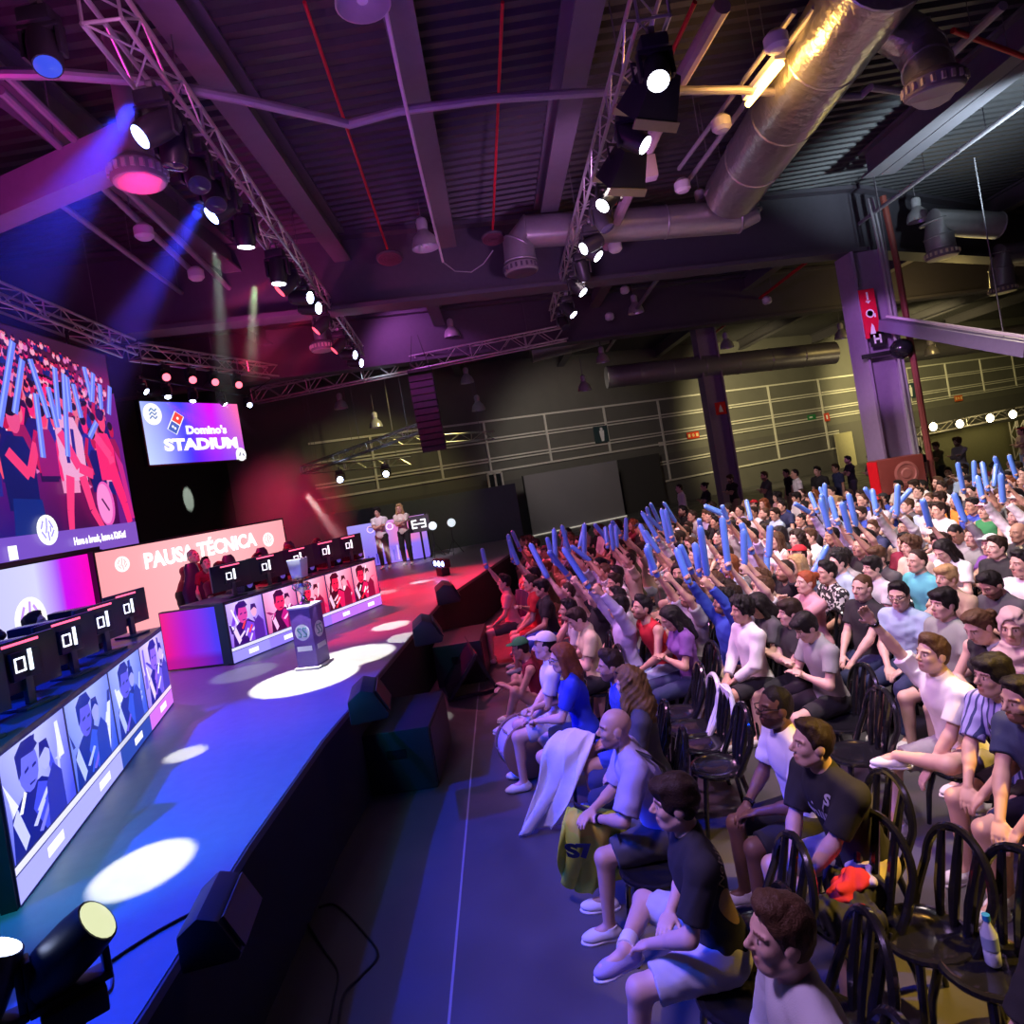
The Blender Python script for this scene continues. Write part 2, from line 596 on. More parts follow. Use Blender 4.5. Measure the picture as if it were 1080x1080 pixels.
for a in ((.30, .4, .36, .85), (.42, .42, .47, .93), (.53, .55, .60, .98), (.565, .56, .645, .93), (.615, .62, .665, .86), (.50, .5, .515, .8), (.68, .44, .69, .72), (.72, .62, .69, .87), (.755, .62, .77, .86), (.765, .45, .80, .84), (.745, .58, .735, .76), (.84, .64, .83, .8), (.895, .73, .885, .9), (.895, .73, .92, .88), (.93, .7, .94, .83), (.96, .68, .985, .83), (.55, .9, .56, .97), (.80, .66, .81, .83), (.86, .55, .9, .63)):
    stick(*a, w=.009)
A.ell(.882, .225, .036, .110, srgb(240, 90, 190), 26)
A.ell(.878, .225, .030, .098, srgb(255, 145, 220), 26)
A.limb([(.868, .25), (.892, .19)], .003, srgb(90, 20, 90))
A.grad(0, 0, 1, .12, lambda u, v: mix(srgb(110, 80, 215), srgb(130, 85, 195), u), 6, 2)
t, Mx = panel_box('stage_screen', (BX, by0, bz0), (0, 1, 0), W, H, A, 'huge screen showing a crowd with blue sticks and a drum, above the blue desk', 'screen', strength=1.0)
E = Art(W, H)
cx = (PX(45, 568, BX).y - by0) / W
emblem(E, cx, .13, .033)
E.build('screen_emblem', screen_mat('display 1.30', 1.3), t, Mx @ Matrix.Translation((0, 0, .09)))
E = Art(W, H)
E.rect((PX(1, 580, BX).y - by0) / W, .03, (PX(11, 580, BX).y - by0) / W, .085, WHT)
E.build('screen_caption_box', screen_mat('display 1.30', 1.3), t, Mx @ Matrix.Translation((0, 0, .09)))
p = PX(101, 570, BX)
put_text('screen_caption', 'Have a break, have a KitKat!', .16, mat('caption white', (1, 1, 1), .5, emit=(1, 1, 1), strength=1.3), t, Mx @ Matrix.Translation((p.y - by0, .22, .10)), fit=PX(129, 570, BX).y - PX(73, 570, BX).y, bold=.006)
W_EM = mat('caption white', (1, 1, 1), .5, emit=(1, 1, 1), strength=1.3)
hb = bpy.data.objects['stage_screen']
for y_ in (1.2, W * .5, W - 1.0):
    MB().tube([(0, y_, H), (0, y_, H + .22)], .03, 6).build('hanging_bracket', M_black, hb)
# ---- screen behind the near desk
DX = -6.3
dy1 = PX(93, 590, DX).y
dz1 = PX(92, 584, DX).z
dy0 = 4.6
W, H = dy1 - dy0, dz1 - STAGE - .02
A = Art(W, H)
u1 = (PX(38, 600, DX).y - dy0) / W
u2 = (PX(62, 600, DX).y - dy0) / W
def bg(u, v):
    if u < u1: return mix(srgb(70, 90, 255), srgb(215, 215, 255), .25 + .75 * u / u1 if v > .3 else .5)
    if u < u2: return mix(srgb(205, 200, 255), srgb(170, 60, 250), (u - u1) / (u2 - u1))
    return mix(srgb(200, 10, 240), srgb(255, 10, 190), (u - u2) / (1 - u2))
A.grad(0, 0, 1, 1, bg, 60, 8)
emblem(A, (PX(34, 658, DX).y - dy0) / W, (PX(34, 655, DX).z - STAGE) / H, .055, fg=srgb(200, 150, 255))
t, Mx = panel_box('stage_screen', (DX, dy0, STAGE + .02), (0, 1, 0), W, H, A, 'screen with lavender to magenta glow and white crest behind the desk with blue photos', 'screen', strength=1.05)
fr = MB()
fr.box((W + .17, H / 2, -.05), (.26, H + .06, .2))
fr.box((W / 2 - .2, H + .05, -.05), (W + .9, .06, .2))
fr.build('frame', mat('dark violet frame', (.05, .015, .05), .5), t, Mx, smooth=False)

# ---- PAUSA TECNICA screen behind the far desk
D2 = Vector((.449, .894, 0)).normalized()
N2 = Vector((D2.y, -D2.x, 0))
p0 = Vector((-5.97, 10.14, 0))
q0 = PL(99, 578, p0, N2)
q1 = PL(298, 552, p0, N2)
zt2 = (q0.z + q1.z) / 2
W, H = (q1 - q0).xy.length, zt2 - STAGE - .02
A = Art(W, H)
A.grad(0, 0, 1, 1, lambda u, v: mix(srgb(255, 186, 190), srgb(255, 150, 160), abs(u - .5) * 1.4 + (1 - v) * .15), 20, 8)
def uv(px, py, p, n, o, W, H):
    q = PL(px, py, p, n)
    return (q - o).xy.length / W, (q.z - o.z) / H
o2 = Vector((q0.x, q0.y, STAGE + .02))
u, v_ = uv(129, 595, p0, N2, o2, W, H)
emblem(A, u, v_, .032, fg=srgb(255, 190, 195))
u, v_ = uv(283, 569, p0, N2, o2, W, H)
emblem(A, u, v_, .036, fg=srgb(255, 190, 195))
t, Mx = panel_box('stage_screen', o2, D2, W, H, A, 'pale pink screen reading PAUSA TÉCNICA between two white crests', 'screen', strength=1.12)
u0, va = uv(150, 590, p0, N2, o2, W, H)
u1_, vb = uv(269, 572, p0, N2, o2, W, H)
put_text('lettering', 'PAUSA TÉCNICA', .34, mat('lettering white', (1, 1, 1), .5, emit=(1, 1, 1), strength=1.6), t, Mx @ Matrix.Translation(((u0 + u1_) / 2 * W, (va + vb) / 2 * H, .03)), fit=(u1_ - u0) * W, bold=.012)

# ---- STADIUM screen
p0 = PY(156, 452, 14.0)
q0 = PL(157.5, 487, p0, N2)
q1 = PL(260, 487, p0, N2)
q2 = PL(154, 418, p0, N2)
q3 = PL(256, 431, p0, N2)
z0, z1 = (q0.z + q1.z) / 2, (q2.z + q3.z) / 2
o3 = Vector((q0.x, q0.y, z0))
W, H = (q1 - q0).xy.length, z1 - z0
A = Art(W, H)
def bg(u, v):
    c = mix(srgb(190, 210, 255), srgb(70, 70, 245), u * 2.2 + v * .3)
    c = mix(c, srgb(40, 30, 240), max(0, 1 - abs(u - .5) * 3) * (1 - v))
    c = mix(c, srgb(230, 0, 240), max(0, 1 - abs(u - .68) * 3.5) * (.35 + v * .65))
    return mix(c, srgb(255, 110, 170), max(0, (u - .72) * 4) * (.25 + v * .75))
A.grad(0, 0, 1, 1, bg, 26, 12)
A.ell(.10, .80, .085, .175, WHT, 24)
for y, a in ((.86, .35), (.80, .35), (.74, .35)):
    A.limb([(.07, y - .015), (.095, y + .035), (.12, y - .015), (.14, y + .03)], .006, srgb(90, 130, 190))
# tilted two-square tile of the pizza sign
import_t = R(58)
def tile(cx, cy, half_l, half_w, col):
    k = W / H
    ax, ay = math.cos(import_t), math.sin(import_t) * k
    bx_, by_ = -math.sin(import_t), math.cos(import_t) * k
    A.poly([(cx + ax * i * half_l + bx_ * j_ * half_w, cy + ay * i * half_l + by_ * j_ * half_w) for i, j_ in ((-1, -1), (1, -1), (1, 1), (-1, 1))], col)
tile(.305, .66, .092, .05, WHT)
tile(.330, .735, .042, .042, srgb(240, 70, 60))
tile(.281, .585, .042, .042, srgb(60, 100, 190))
A.ell(.33, .735, .012, .024, WHT, 10)
A.ell(.272, .60, .011, .022, WHT, 10)
A.ell(.292, .57, .011, .022, WHT, 10)
A.ell(.95, .09, .06, .12, WHT, 18)
A.rect(.89, 0, 1, .08, WHT)
A.limb([(.93, .06), (.945, .12)], .006, srgb(60, 60, 120))
A.limb([(.97, .10), (.985, .06)], .006, srgb(60, 60, 120))
t, Mx = panel_box('stage_screen', o3, D2, W, H, A, "hanging screen reading Domino's STADIUM on blue and magenta, below the red lamps", 'screen', strength=1.15)
put_text('lettering', 'STADIUM', .34, W_EM, t, Mx @ Matrix.Translation((.54 * W, .29 * H, .03)), fit=.77 * W, bold=.018)
put_text('lettering', "Domino's", .25, W_EM, t, Mx @ Matrix.Translation((.60 * W, .53 * H, .03)), fit=.43 * W, bold=.012)

# ---- far caster screen
o4 = PY(373, 601, 19.0)
q1 = PY(454, 541, 19.0)
z0 = STAGE + .02
q5 = PY(455, 590, 19.)
W, H = q5.x - o4.x, q1.z - z0
o4.z = z0
A = Art(W, H)
A.grad(0, 0, 1, 1, lambda u, v: mix(mix(srgb(170, 160, 255), srgb(120, 90, 230), 1 - v), srgb(255, 130, 190) if v > .4 else srgb(150, 120, 255), max(0, 1 - abs(u - .72) * 3)), 20, 8)
for i in range(12):
    x = .15 + .055 * i
    A.rect(x, .05, x + .02, rr.uniform(.2, .5), rr.choice([srgb(70, 60, 200), srgb(220, 190, 255), srgb(255, 120, 180), srgb(90, 80, 230)]))
t, Mx = panel_box('stage_screen', o4, (1, 0, 0), W, H, A, 'small lilac and pink screen behind the two presenters at the stage end', 'screen', strength=1.0)
put_text('lettering', 'OPPO', .3, mat('soft lilac letters', (1, 1, 1), .5, emit=srgb(225, 190, 255), strength=1.2), t, Mx @ Matrix.Translation((.42 * W, .84 * H, .01)))
sg = PY(432, 562, 18.7)
s2 = PY(452.5, 548, 18.7)
W, H = s2.x - sg.x, (s2.z - sg.z)
H = .46
t = thing('sign_board', (sg.x, 18.7, sg.z - .02), 0, 'small dark grey board with white symbol before the lilac screen', 'sign')
MB().box((W / 2, 0, H / 2), (W, .06, H)).build('board', mat('sign grey', (.09, .09, .10), .5), t, smooth=False, bevel=.004)
sym = MB()
for cx_, m_ in ((.30, 1), (.70, -1)):
    for z in (.28, .5, .72):
        sym.box((W * cx_, -.034, H * z), (W * .22, .01, H * .09))
    sym.box((W * (cx_ - .11 * m_), -.034, H * .5), (W * .06, .01, H * .5))
sym.box((W * .5, -.034, H * .5), (W * .14, .01, H * .09))
sym.build('symbol', mat('symbol white', (1, 1, 1), .5, emit=(.9, 1, .95), strength=1.0), t, smooth=False)
MB().cyl((W * .5, .05, -(sg.z - STAGE) + .02), (W * .5, .05, 0), .03).build('post', M_black, t)

# ================================================================== desks with picture fronts
def portrait(A, x0, x1, y0, y1, hue, rr):
    """one team photo: blurred head, shirt and hands in the desk colours"""
    dark, mid, lite, acc = hue
    def g(u, v): return mix(lite, mid, abs(u - .4) + (1 - v) * .5)
    A.grad(x0, y0, x1, y1, g, 6, 6)
    w_, h_ = x1 - x0, y1 - y0
    X = lambda u: x0 + u * w_
    Y = lambda v: y0 + v * h_
    def cl(pts, c): A.poly([(X(min(1, max(0, a))), Y(min(1, max(0, b)))) for a, b in pts], c)
    cx = rr.uniform(.30, .52)
    for k in range(7):
        u0, u1 = rr.uniform(0, .9), rr.uniform(.03, .14)
        v0, v1 = rr.uniform(0, .6), rr.uniform(.5, 1)
        sl = rr.uniform(-.25, .25)
        cl([(u0, v0), (u0 + u1, v0), (u0 + u1 * .6 + sl, v1), (u0 + sl, v1)], rr.choice([dark, mid, lite, mix(lite, WHT, .5), mix(dark, mid, .5)]))
    cl([(cx - .34, 0), (cx - .30, .38), (cx - .1, .52), (cx + .16, .52), (cx + .40, .34), (cx + .46, 0)], dark)
    cl([(cx - .02, .3), (cx + .10, .5), (cx + .34, .36), (cx + .3, 0), (cx + .12, 0)], mid)
    cl([(cx - .30, .34), (cx - .22, .44), (cx - .12, .1), (cx - .2, .02)], lite)
    for k in range(3):
        a = rr.uniform(-.2, .3)
        cl([(cx + a, .05 + .1 * k), (cx + a + .18, .22 + .08 * k), (cx + a + .22, .19 + .08 * k), (cx + a + .05, .02 + .1 * k)], acc if k == 0 else lite)
    hw = rr.uniform(.12, .165)
    pts = [(cx + hw * math.cos(t_) * 1.1, .70 + .23 * math.sin(t_)) for t_ in [2 * math.pi * i / 14 for i in range(14)]]
    cl(pts, mix(mid, acc, .55))
    cl([(cx - .15, .66), (cx - .16, .9), (cx - .05, .985), (cx + .1, .98), (cx + .17, .86), (cx + .1, .82), (cx - .08, .84), (cx - .11, .7)], dark)
    cl([(cx - .06, .7), (cx + .0, .72), (cx + .0, .69), (cx - .06, .67)], dark)
    cl([(cx + .05, .7), (cx + .11, .71), (cx + .11, .68), (cx + .05, .67)], dark)
    cl([(cx - .02, .55), (cx + .07, .55), (cx + .06, .53), (cx - .01, .53)], dark)
    # second figure printed beside
    c2 = min(.86, cx + rr.uniform(.30, .42))
    for k in range(4):
        u0, v0 = rr.uniform(.1, .8), rr.uniform(.02, .4)
        cl([(u0, v0), (u0 + .1, v0 + .16), (u0 + .13, v0 + .13), (u0 + .04, v0 - .02)], rr.choice([lite, acc, mid, WHT]))
    cl([(c2 - .16, 0), (c2 - .12, .4), (c2 + .02, .55), (c2 + .14, .4), (c2 + .14, 0)], mix(dark, mid, .3))
    cl([(c2 - .08 + .08 * math.cos(t_), .68 + .14 * math.sin(t_)) for t_ in [2 * math.pi * i / 10 for i in range(10)]], mix(lite, acc, .4))
    cl([(c2 - .17, .7), (c2 - .14, .85), (c2 - .02, .84), (c2 + .01, .7), (c2 - .06, .76)], dark)

def team_desk(o, d, W, H, hues, label, bar, depth=.9, seed=1, ret=0):
    d = Vector(d).normalized()
    t = thing('team_desk', (o[0], o[1], STAGE), 0, label, 'desk')
    Mx = frameM((0, 0, 0), d)
    b0 = MB()
    b0.box((W / 2, H / 2, -.05), (W + .04, H + .02, .08))
    b0.build('front_cabinet', M_black, t, Mx, smooth=False)
    MB().box((W / 2, H + .015, -depth / 2), (W + .06, .035, depth)).build('desk_top', mat('desk top', (.06, .06, .07), .35), t, Mx, smooth=False, bevel=.006)
    for x in (.03, W - .03):
        MB().box((x, H / 2, -depth / 2), (.05, H, depth - .1)).build('side_panel', mat('desk side', (.05, .05, .06), .5), t, Mx, smooth=False)
    A = Art(W, H)
    A.rect(0, 0, 1, 1, srgb(20, 20, 80))
    rr = random.Random(seed)
    n = len(hues)
    for i in range(n):
        portrait(A, i / n + .004, (i + 1) / n - .004, .27, .985, hues[i], rr)
    for i in range(n):
        A.rect(i / n, .21, (i + 1) / n, .26, mix(bar[i], WHT, .55))
        A.rect(i / n, .02, (i + 1) / n, .20, bar[i])
        A.rect((i + .42) / n, .075, (i + .68) / n, .15, WHT)
    A.build('picture_front', screen_mat('display 1.25', 1.25), t, Mx)
    return t, Mx, d
dk = [srgb(12, 20, 130), srgb(60, 70, 225), srgb(190, 195, 255), srgb(120, 120, 245)]
dk2 = [srgb(8, 40, 150), srgb(40, 80, 220), srgb(170, 185, 255), srgb(110, 90, 230)]
dk3 = [srgb(20, 20, 150), srgb(110, 90, 240), srgb(225, 205, 255), srgb(150, 100, 245)]
a1 = PZ(22, 958, STAGE)
b1 = PZ(183, 742, STAGE)
d1 = (b1 - a1).normalized()
W1 = (b1 - a1).length
H1 = .86
N1 = Vector((d1.y, -d1.x, 0))
desk1, M1, _ = team_desk(a1, d1, W1, H1, [dk, dk2, dk2, dk3], 'near team desk with blue team photos on its front', [srgb(165, 165, 255), srgb(165, 165, 255), srgb(40, 70, 170), srgb(205, 110, 235)], seed=4)
rdk = [srgb(60, 0, 60), srgb(190, 20, 130), srgb(255, 190, 240), srgb(255, 40, 60)]
rdk2 = [srgb(50, 5, 110), srgb(120, 60, 220), srgb(225, 200, 255), srgb(255, 60, 70)]
rdk3 = [srgb(70, 0, 30), srgb(225, 20, 90), srgb(255, 190, 220), srgb(255, 30, 60)]
a2 = PZ(247, 701, STAGE)
b2 = PZ(403, 638, STAGE)
d2 = (b2 - a2).normalized()
W2 = (b2 - a2).length
desk2, M2, _ = team_desk(a2, d2, W2, .84, [rdk2, rdk, rdk3, rdk3, rdk3], 'far team desk with red team photos on its front, behind the trophy podium', [srgb(150, 140, 250), srgb(140, 120, 245), srgb(150, 110, 245), srgb(185, 110, 240), srgb(190, 110, 235)], seed=9)
# glowing end panel of the far desk
N2d = Vector((d2.y, -d2.x, 0))
e0 = PZ(178, 709, STAGE)
ed = Vector((a2.x - e0.x, a2.y - e0.y, 0))
WE = ed.length - .16
A = Art(WE, .80)
A.grad(0, 0, 1, 1, lambda u, v: mix(mix(srgb(245, 0, 130), srgb(165, 10, 215), u * 2.2), srgb(70, 55, 245), max(0, u - .42) * 1.9) if v > .2 else mix(srgb(200, 0, 140), srgb(60, 20, 190), u), 14, 8)
t, Mx = panel_box('desk_end_screen', (e0.x, e0.y, STAGE + .03), ed, WE, .80, A, 'short glowing pink and violet panel closing the end of the far desk', 'screen', frame=.015, depth=.08, strength=1.0)
MB().box((WE + .09, .41, -.03), (.14, .84, .12)).build('corner_post', mat('dark teal post', (.01, .04, .06), .4), t, Mx, smooth=False)
# ================================================================== things on the desks
def make_monitor(M_led):
    t = thing('monitor', (0, 0, 0), 0, None, 'monitor')
    # local: back of the set faces +X, width along Y
    MB().box((0, 0, .30), (.035, .62, .37)).build('housing', mat('monitor plastic', (.018, .02, .035), .3), t, smooth=True, bevel=.008)
    MB().box((.03, 0, .30), (.04, .24, .20)).build('back_box', mat('monitor plastic', (.018, .02, .035), .3), t, bevel=.012)
    m = MB()
    m.box((.03, 0, .13), (.04, .06, .26))
    m.box((.02, 0, .01), (.22, .28, .02))
    m.build('stand', mat('stand metal', (.10, .10, .12), .35, .6), t, bevel=.004)
    g = MB()
    for (y, z, wy, wz) in ((-.095, .31, .012, .10), (-.02, .31, .012, .10), (-.057, .355, .075, .012), (-.057, .265, .075, .012), (.03, .325, .03, .15)):
        g.box((.052, y, z), (.006, wy, wz))
    g.build('logo', mat('lit logo', (1, 1, 1), .4, emit=(.9, .95, 1), strength=1.6), t, smooth=False)
    s = MB()
    s.box((.020, .0, .455), (.006, .30, .018))
    s.build('light_strip', M_led, t, smooth=False)
    return t
def make_tower():
    t = thing('computer_tower', (0, 0, 0), 0, None, 'computer')
    MB().box((0, 0, .22), (.42, .21, .44)).build('case', mat('tower black', (.015, .015, .03), .25), t, bevel=.01)
    g = MB()
    for z in (.10, .22, .34):
        g.lathe([(.045, 0), (.055, .006), (.045, .012)], (.21, 0, z), (1, 0, 0), 16)
    g.build('fan_rings', mat('fan glow', (.1, .1, .2), .4, emit=(.25, .15, 1), strength=.35), t)
    MB().box((.213, .085, .40), (.006, .02, .02)).build('power_light', mat('power glow', (1, 1, 1), .4, emit=(.8, .8, 1), strength=4), t, smooth=False)
    return t
ords = ['first', 'second', 'third', 'fourth', 'fifth', 'sixth', 'seventh', 'eighth', 'ninth', 'tenth', 'eleventh', 'twelfth', 'thirteenth', 'fourteenth', 'fifteenth', 'sixteenth', 'seventeenth', 'eighteenth', 'nineteenth', 'twentieth']
mon = make_monitor(mat('strip red', (.5, 0, .05), .4, emit=(1, .12, .25), strength=2.))
tow = make_tower()
first_m, first_t = True, True
rz1 = math.atan2(N1.y, N1.x)
for i, fr_ in enumerate((.93, .71, .49, .27, .06)):
    p = a1 + d1 * (W1 * fr_) - N1 * .24
    o = mon if first_m else dup(mon)
    first_m = False
    o.location = (p.x, p.y, STAGE + H1 + .034)
    o.rotation_euler = (0, 0, rz1 - .42)
    tag(o, f'black gaming monitor with lit logo on the blue desk, {ords[i]} from the pink end', group='monitors on the blue desk')
    p = a1 + d1 * (W1 * (fr_ - .105)) - N1 * .60
    o = tow if first_t else dup(tow)
    first_t = False
    o.location = (p.x, p.y, STAGE + H1 + .034)
    o.rotation_euler = (0, 0, rz1)
    tag(o, f'black computer case on the blue desk, {ords[i]} from the pink end', group='computers on the blue desk')
rz2 = math.atan2(N2d.y, N2d.x)
for i, fr_ in enumerate((.12, .32, .52, .72, .90)):
    p = a2 + d2 * (W2 * fr_) - N2d * .26
    o = dup(mon)
    o.location = (p.x, p.y, STAGE + .874)
    o.rotation_euler = (0, 0, rz2 - .15)
    tag(o, f'dark monitor on the red desk, {ords[i]} from the pink end panel', group='monitors on the red desk')
    p = a2 + d2 * (W2 * (fr_ + .115)) - N2d * .56
    o = dup(tow)
    o.location = (p.x, p.y, STAGE + .874)
    o.rotation_euler = (0, 0, rz2)
    tag(o, f'computer case with purple fans on the red desk, {ords[i]} from the pink end panel', group='computers on the red desk')

def make_gaming_chair():
    t = thing('gaming_chair', (0, 0, 0), 0, None, 'chair')
    lea = mat('gaming chair leather', (.03, .02, .06), .4)
    MB().box((0, 0, .46), (.50, .50, .10)).build('seat', lea, t, bevel=.04)
    # tall winged backrest tapering to a rounded headrest
    b = MB()
    rings = []
    for z, w_, x, d_ in ((.48, .44, -.24, .10), (.70, .52, -.27, .12), (.98, .54, -.31, .12), (1.10, .40, -.33, .11), (1.22, .28, -.35, .11), (1.34, .25, -.37, .10), (1.40, .16, -.38, .07)):
        rings.append([(x + d_ / 2 * math.cos(a) * (1 if abs(math.cos(a)) > .1 else 1), w_ / 2 * math.sin(a), z) for a in [2 * math.pi * k / 16 for k in range(16)]])
    vs = [p for r_ in rings for p in r_]
    fs = [(i * 16 + k, i * 16 + (k + 1) % 16, (i + 1) * 16 + (k + 1) % 16, (i + 1) * 16 + k) for i in range(len(rings) - 1) for k in range(16)]
    fs += [tuple(range(16))[::-1], tuple(range(16 * (len(rings) - 1), 16 * len(rings)))]
    b.add(vs, fs)
    b.build('backrest', lea, t)
    a = MB()
    for s_ in (-1, 1):
        a.box((.02, s_ * .30, .66), (.28, .07, .035))
        a.box((-.02, s_ * .29, .55), (.05, .03, .22))
    a.build('armrest', M_black, t, bevel=.01)
    m = MB()
    m.cyl((0, 0, .08), (0, 0, .42), .03)
    for k in range(5):
        an = 2 * math.pi * k / 5
        m.tube([(0, 0, .10), (.30 * math.cos(an), .30 * math.sin(an), .06)], [.03, .02])
        m.cyl((.30 * math.cos(an), .30 * math.sin(an), 0), (.30 * math.cos(an), .30 * math.sin(an), .06), .028, n=10)
    m.build('base', M_black, t)
    return t
gch = make_gaming_chair()
seat_spots = []
for i, fr_ in enumerate((.86, .64, .43, .22, .04)):
    p = a1 + d1 * (W1 * fr_) - N1 * 1.35
    o = gch if i == 0 else dup(gch)
    o.location = (p.x, p.y, STAGE)
    o.rotation_euler = (0, 0, rz1)
    tag(o, f'dark gaming chair behind the blue desk, {ords[i]} from the pink end', group='gaming chairs at the blue desk')
    seat_spots.append((p, rz1))
for i, fr_ in enumerate((.25, .47, .69, .89)):
    p = a2 + d2 * (W2 * fr_) - N2d * 1.3
    o = dup(gch)
    o.location = (p.x, p.y, STAGE)
    o.rotation_euler = (0, 0, rz2)
    tag(o, f'dark gaming chair behind the red desk, {ords[i]} from the pink end panel', group='gaming chairs at the red desk')
    seat_spots.append((p, rz2))

# ---- podium with the cup
pb = PZ(332, 702, STAGE)
t = thing('podium', (pb.x, pb.y, STAGE), R(-14), 'slim violet podium with round emblem standing in the white light pool', 'podium')
PH = .72
pm = mat('podium violet', (.11, .05, .30), .4)
MB().box((0, 0, PH / 2 + .03), (.28, .30, PH)).build('body', pm, t, bevel=.006)
MB().box((0, 0, .015), (.34, .36, .03)).build('base', M_white, t, bevel=.005)
MB().box((0, 0, PH + .045), (.31, .33, .03)).build('top', mat('podium top', (.55, .5, .7), .3), t, bevel=.005)
def emblem_mesh(r, th=.004):
    m = MB()
    m.lathe([(r, 0), (r, th)], (0, 0, 0), (0, -1, 0), 28)
    return m
for k, M_ in ((0, Matrix.Translation((0, -.152, .46))), (1, Matrix.Translation((.142, 0, .46)) @ Matrix.Rotation(R(90), 4, 'Z'))):
    e_ = emblem_mesh(.10).build('emblem', mat('podium emblem white', (.85, .86, .9), .4), t, M_)
    g = MB()
    for x in (-.035, .035):
        pts = [(x + .028 * math.cos(a) * (1 if a < math.pi else -1), -.007, .028 * math.sin(a) * 1.0 + (.028 if a < math.pi else -.028) - 0) for a in []]
        s_pts = [(x + .025, -.006, .05), (x - .015, -.006, .058), (x - .022, -.006, .03), (x, -.006, .004), (x + .022, -.006, -.025), (x + .012, -.006, -.055), (x - .025, -.006, -.048)]
        g.tube(s_pts, .007, 6)
    g.build('letter_mark', mat('teal mark', (.02, .18, .2), .4), e_)
    n_ = MB().box((0, -.004, -.20), (.20, .006, .06)).build('name_plate', mat('podium emblem white', (.85, .86, .9), .4), t, M_, smooth=False)
t = thing('trophy', (pb.x, pb.y, STAGE + PH + .06), R(-14),  'silver cup trophy with tall square block on top of the violet podium', 'trophy')
sil = mat('polished silver', (.82, .80, .74), .18, 1.)
MB().lathe([(.10, 0), (.11, .02), (.07, .05), (.05, .10), (.035, .16), (.05, .22), (.10, .27), (.125, .33), (.13, .38), (.06, .38)], n=24).build('cup', sil, t)
hm = MB()
for s_ in (-1, 1):
    hm.tube([(s_ * .11, 0, .36), (s_ * .17, 0, .35), (s_ * .18, 0, .30), (s_ * .14, 0, .25), (s_ * .08, 0, .25)], .014, 8)
hm.build('handle', sil, t)
MB().lathe([(.04, .38), (.05, .42), (.13, .44), (.14, .47), (.05, .47)], n=24).build('collar', mat('gold trim', (.75, .55, .22), .25, 1.), t)
c = MB()
c.add([(x * .10, y * .10, .47) for x, y in ((-1, -1), (1, -1), (1, 1), (-1, 1))] + [(x * .13, y * .13, .80) for x, y in ((-1, -1), (1, -1), (1, 1), (-1, 1))], [(3, 2, 1, 0), (4, 5, 6, 7), (0, 1, 5, 4), (1, 2, 6, 5), (2, 3, 7, 6), (3, 0, 4, 7)])
c.build('crystal_block', mat('pale crystal', (.75, .85, .95), .15, .3), t, bevel=.008)
t.scale = (.72,) * 3

# ================================================================== stage edge speakers, floor sets
def wedge(name, px, py, sc, yaw, label, z=STAGE):
    p = PZ(px, py, z)
    t = thing(name, p, yaw, label, 'speaker', 'speakers along the stage edge')
    # side profile (x forward to the crowd, z up)
    pr = [(-.24, 0), (.22, 0), (.25, .06), (.10, .36), (-.06, .42), (-.24, .30)]
    n = len(pr)
    vs = [(x * sc, s_ * .36 * sc, zz * sc) for s_ in (-1, 1) for x, zz in pr]
    fs = [tuple(range(n))[::-1], tuple(range(n, 2 * n))] + [(i, (i + 1) % n, n + (i + 1) % n, n + i) for i in range(n)]
    MB().add(vs, fs).build('cabinet', mat('speaker cabinet', (.02, .02, .024), .5, bump=.1, bscale=200), t, bevel=.018)
    g = MB()
    a, b_ = Vector((.245 * sc, 0, .075 * sc)), Vector((.11 * sc, 0, .355 * sc))
    nn = Vector((b_.z - a.z, 0, -(b_.x - a.x))).normalized() * .012
    g.bar(a + nn, b_ + nn, .64 * sc, .012, (nn.x, 0, nn.z))
    g.build('grille', mat('speaker grille', (.03, .03, .034), .45, .5), t, smooth=False)
    return t
for px, py, sc, lab in ((236, 990, .55, 'black wedge speaker on the stage edge, opposite the big white light spot'),
                        (392, 752, .70, 'black wedge speaker on the stage edge above the larger bass box'),
                        (452, 675, .75, 'black wedge speaker on the stage edge beside the striped light'),
                        (473, 634, .8, 'pale lit wedge speaker at the far stage corner')):
    wedge('stage_speaker', px, py, sc, R(8), lab)
def subbox(px, py, s_, lab):
    p = PZ(px, py, 0) + Vector((.12, 0, 0))
    t = thing('bass_speaker', p, R(-3), lab, 'speaker', 'bass speakers on the floor')
    dx, dy, dz = s_
    MB().box((0, 0, dz / 2), s_).build('cabinet', mat('speaker cabinet', (.02, .02, .024), .5, bump=.1, bscale=200), t, bevel=.02)
    MB().box((dx / 2 + .004, 0, dz / 2), (.012, dy - .06, dz - .06)).build('grille', mat('speaker grille', (.03, .03, .034), .45, .5), t, smooth=False)
    h = MB()
    for sg_ in (-1, 1):
        h.box((0, sg_ * (dy / 2 + .004), dz * .62), (.20, .012, .09))
    h.build('handle', M_black_gloss, t, bevel=.003)
subbox(424, 812, (.72, 1.1, .62), 'large black bass speaker on the floor before the stage, nearer the camera')
subbox(484, 712, (.72, 1.1, .62), 'large black bass speaker on the floor before the stage, beside the tilted floor screen')

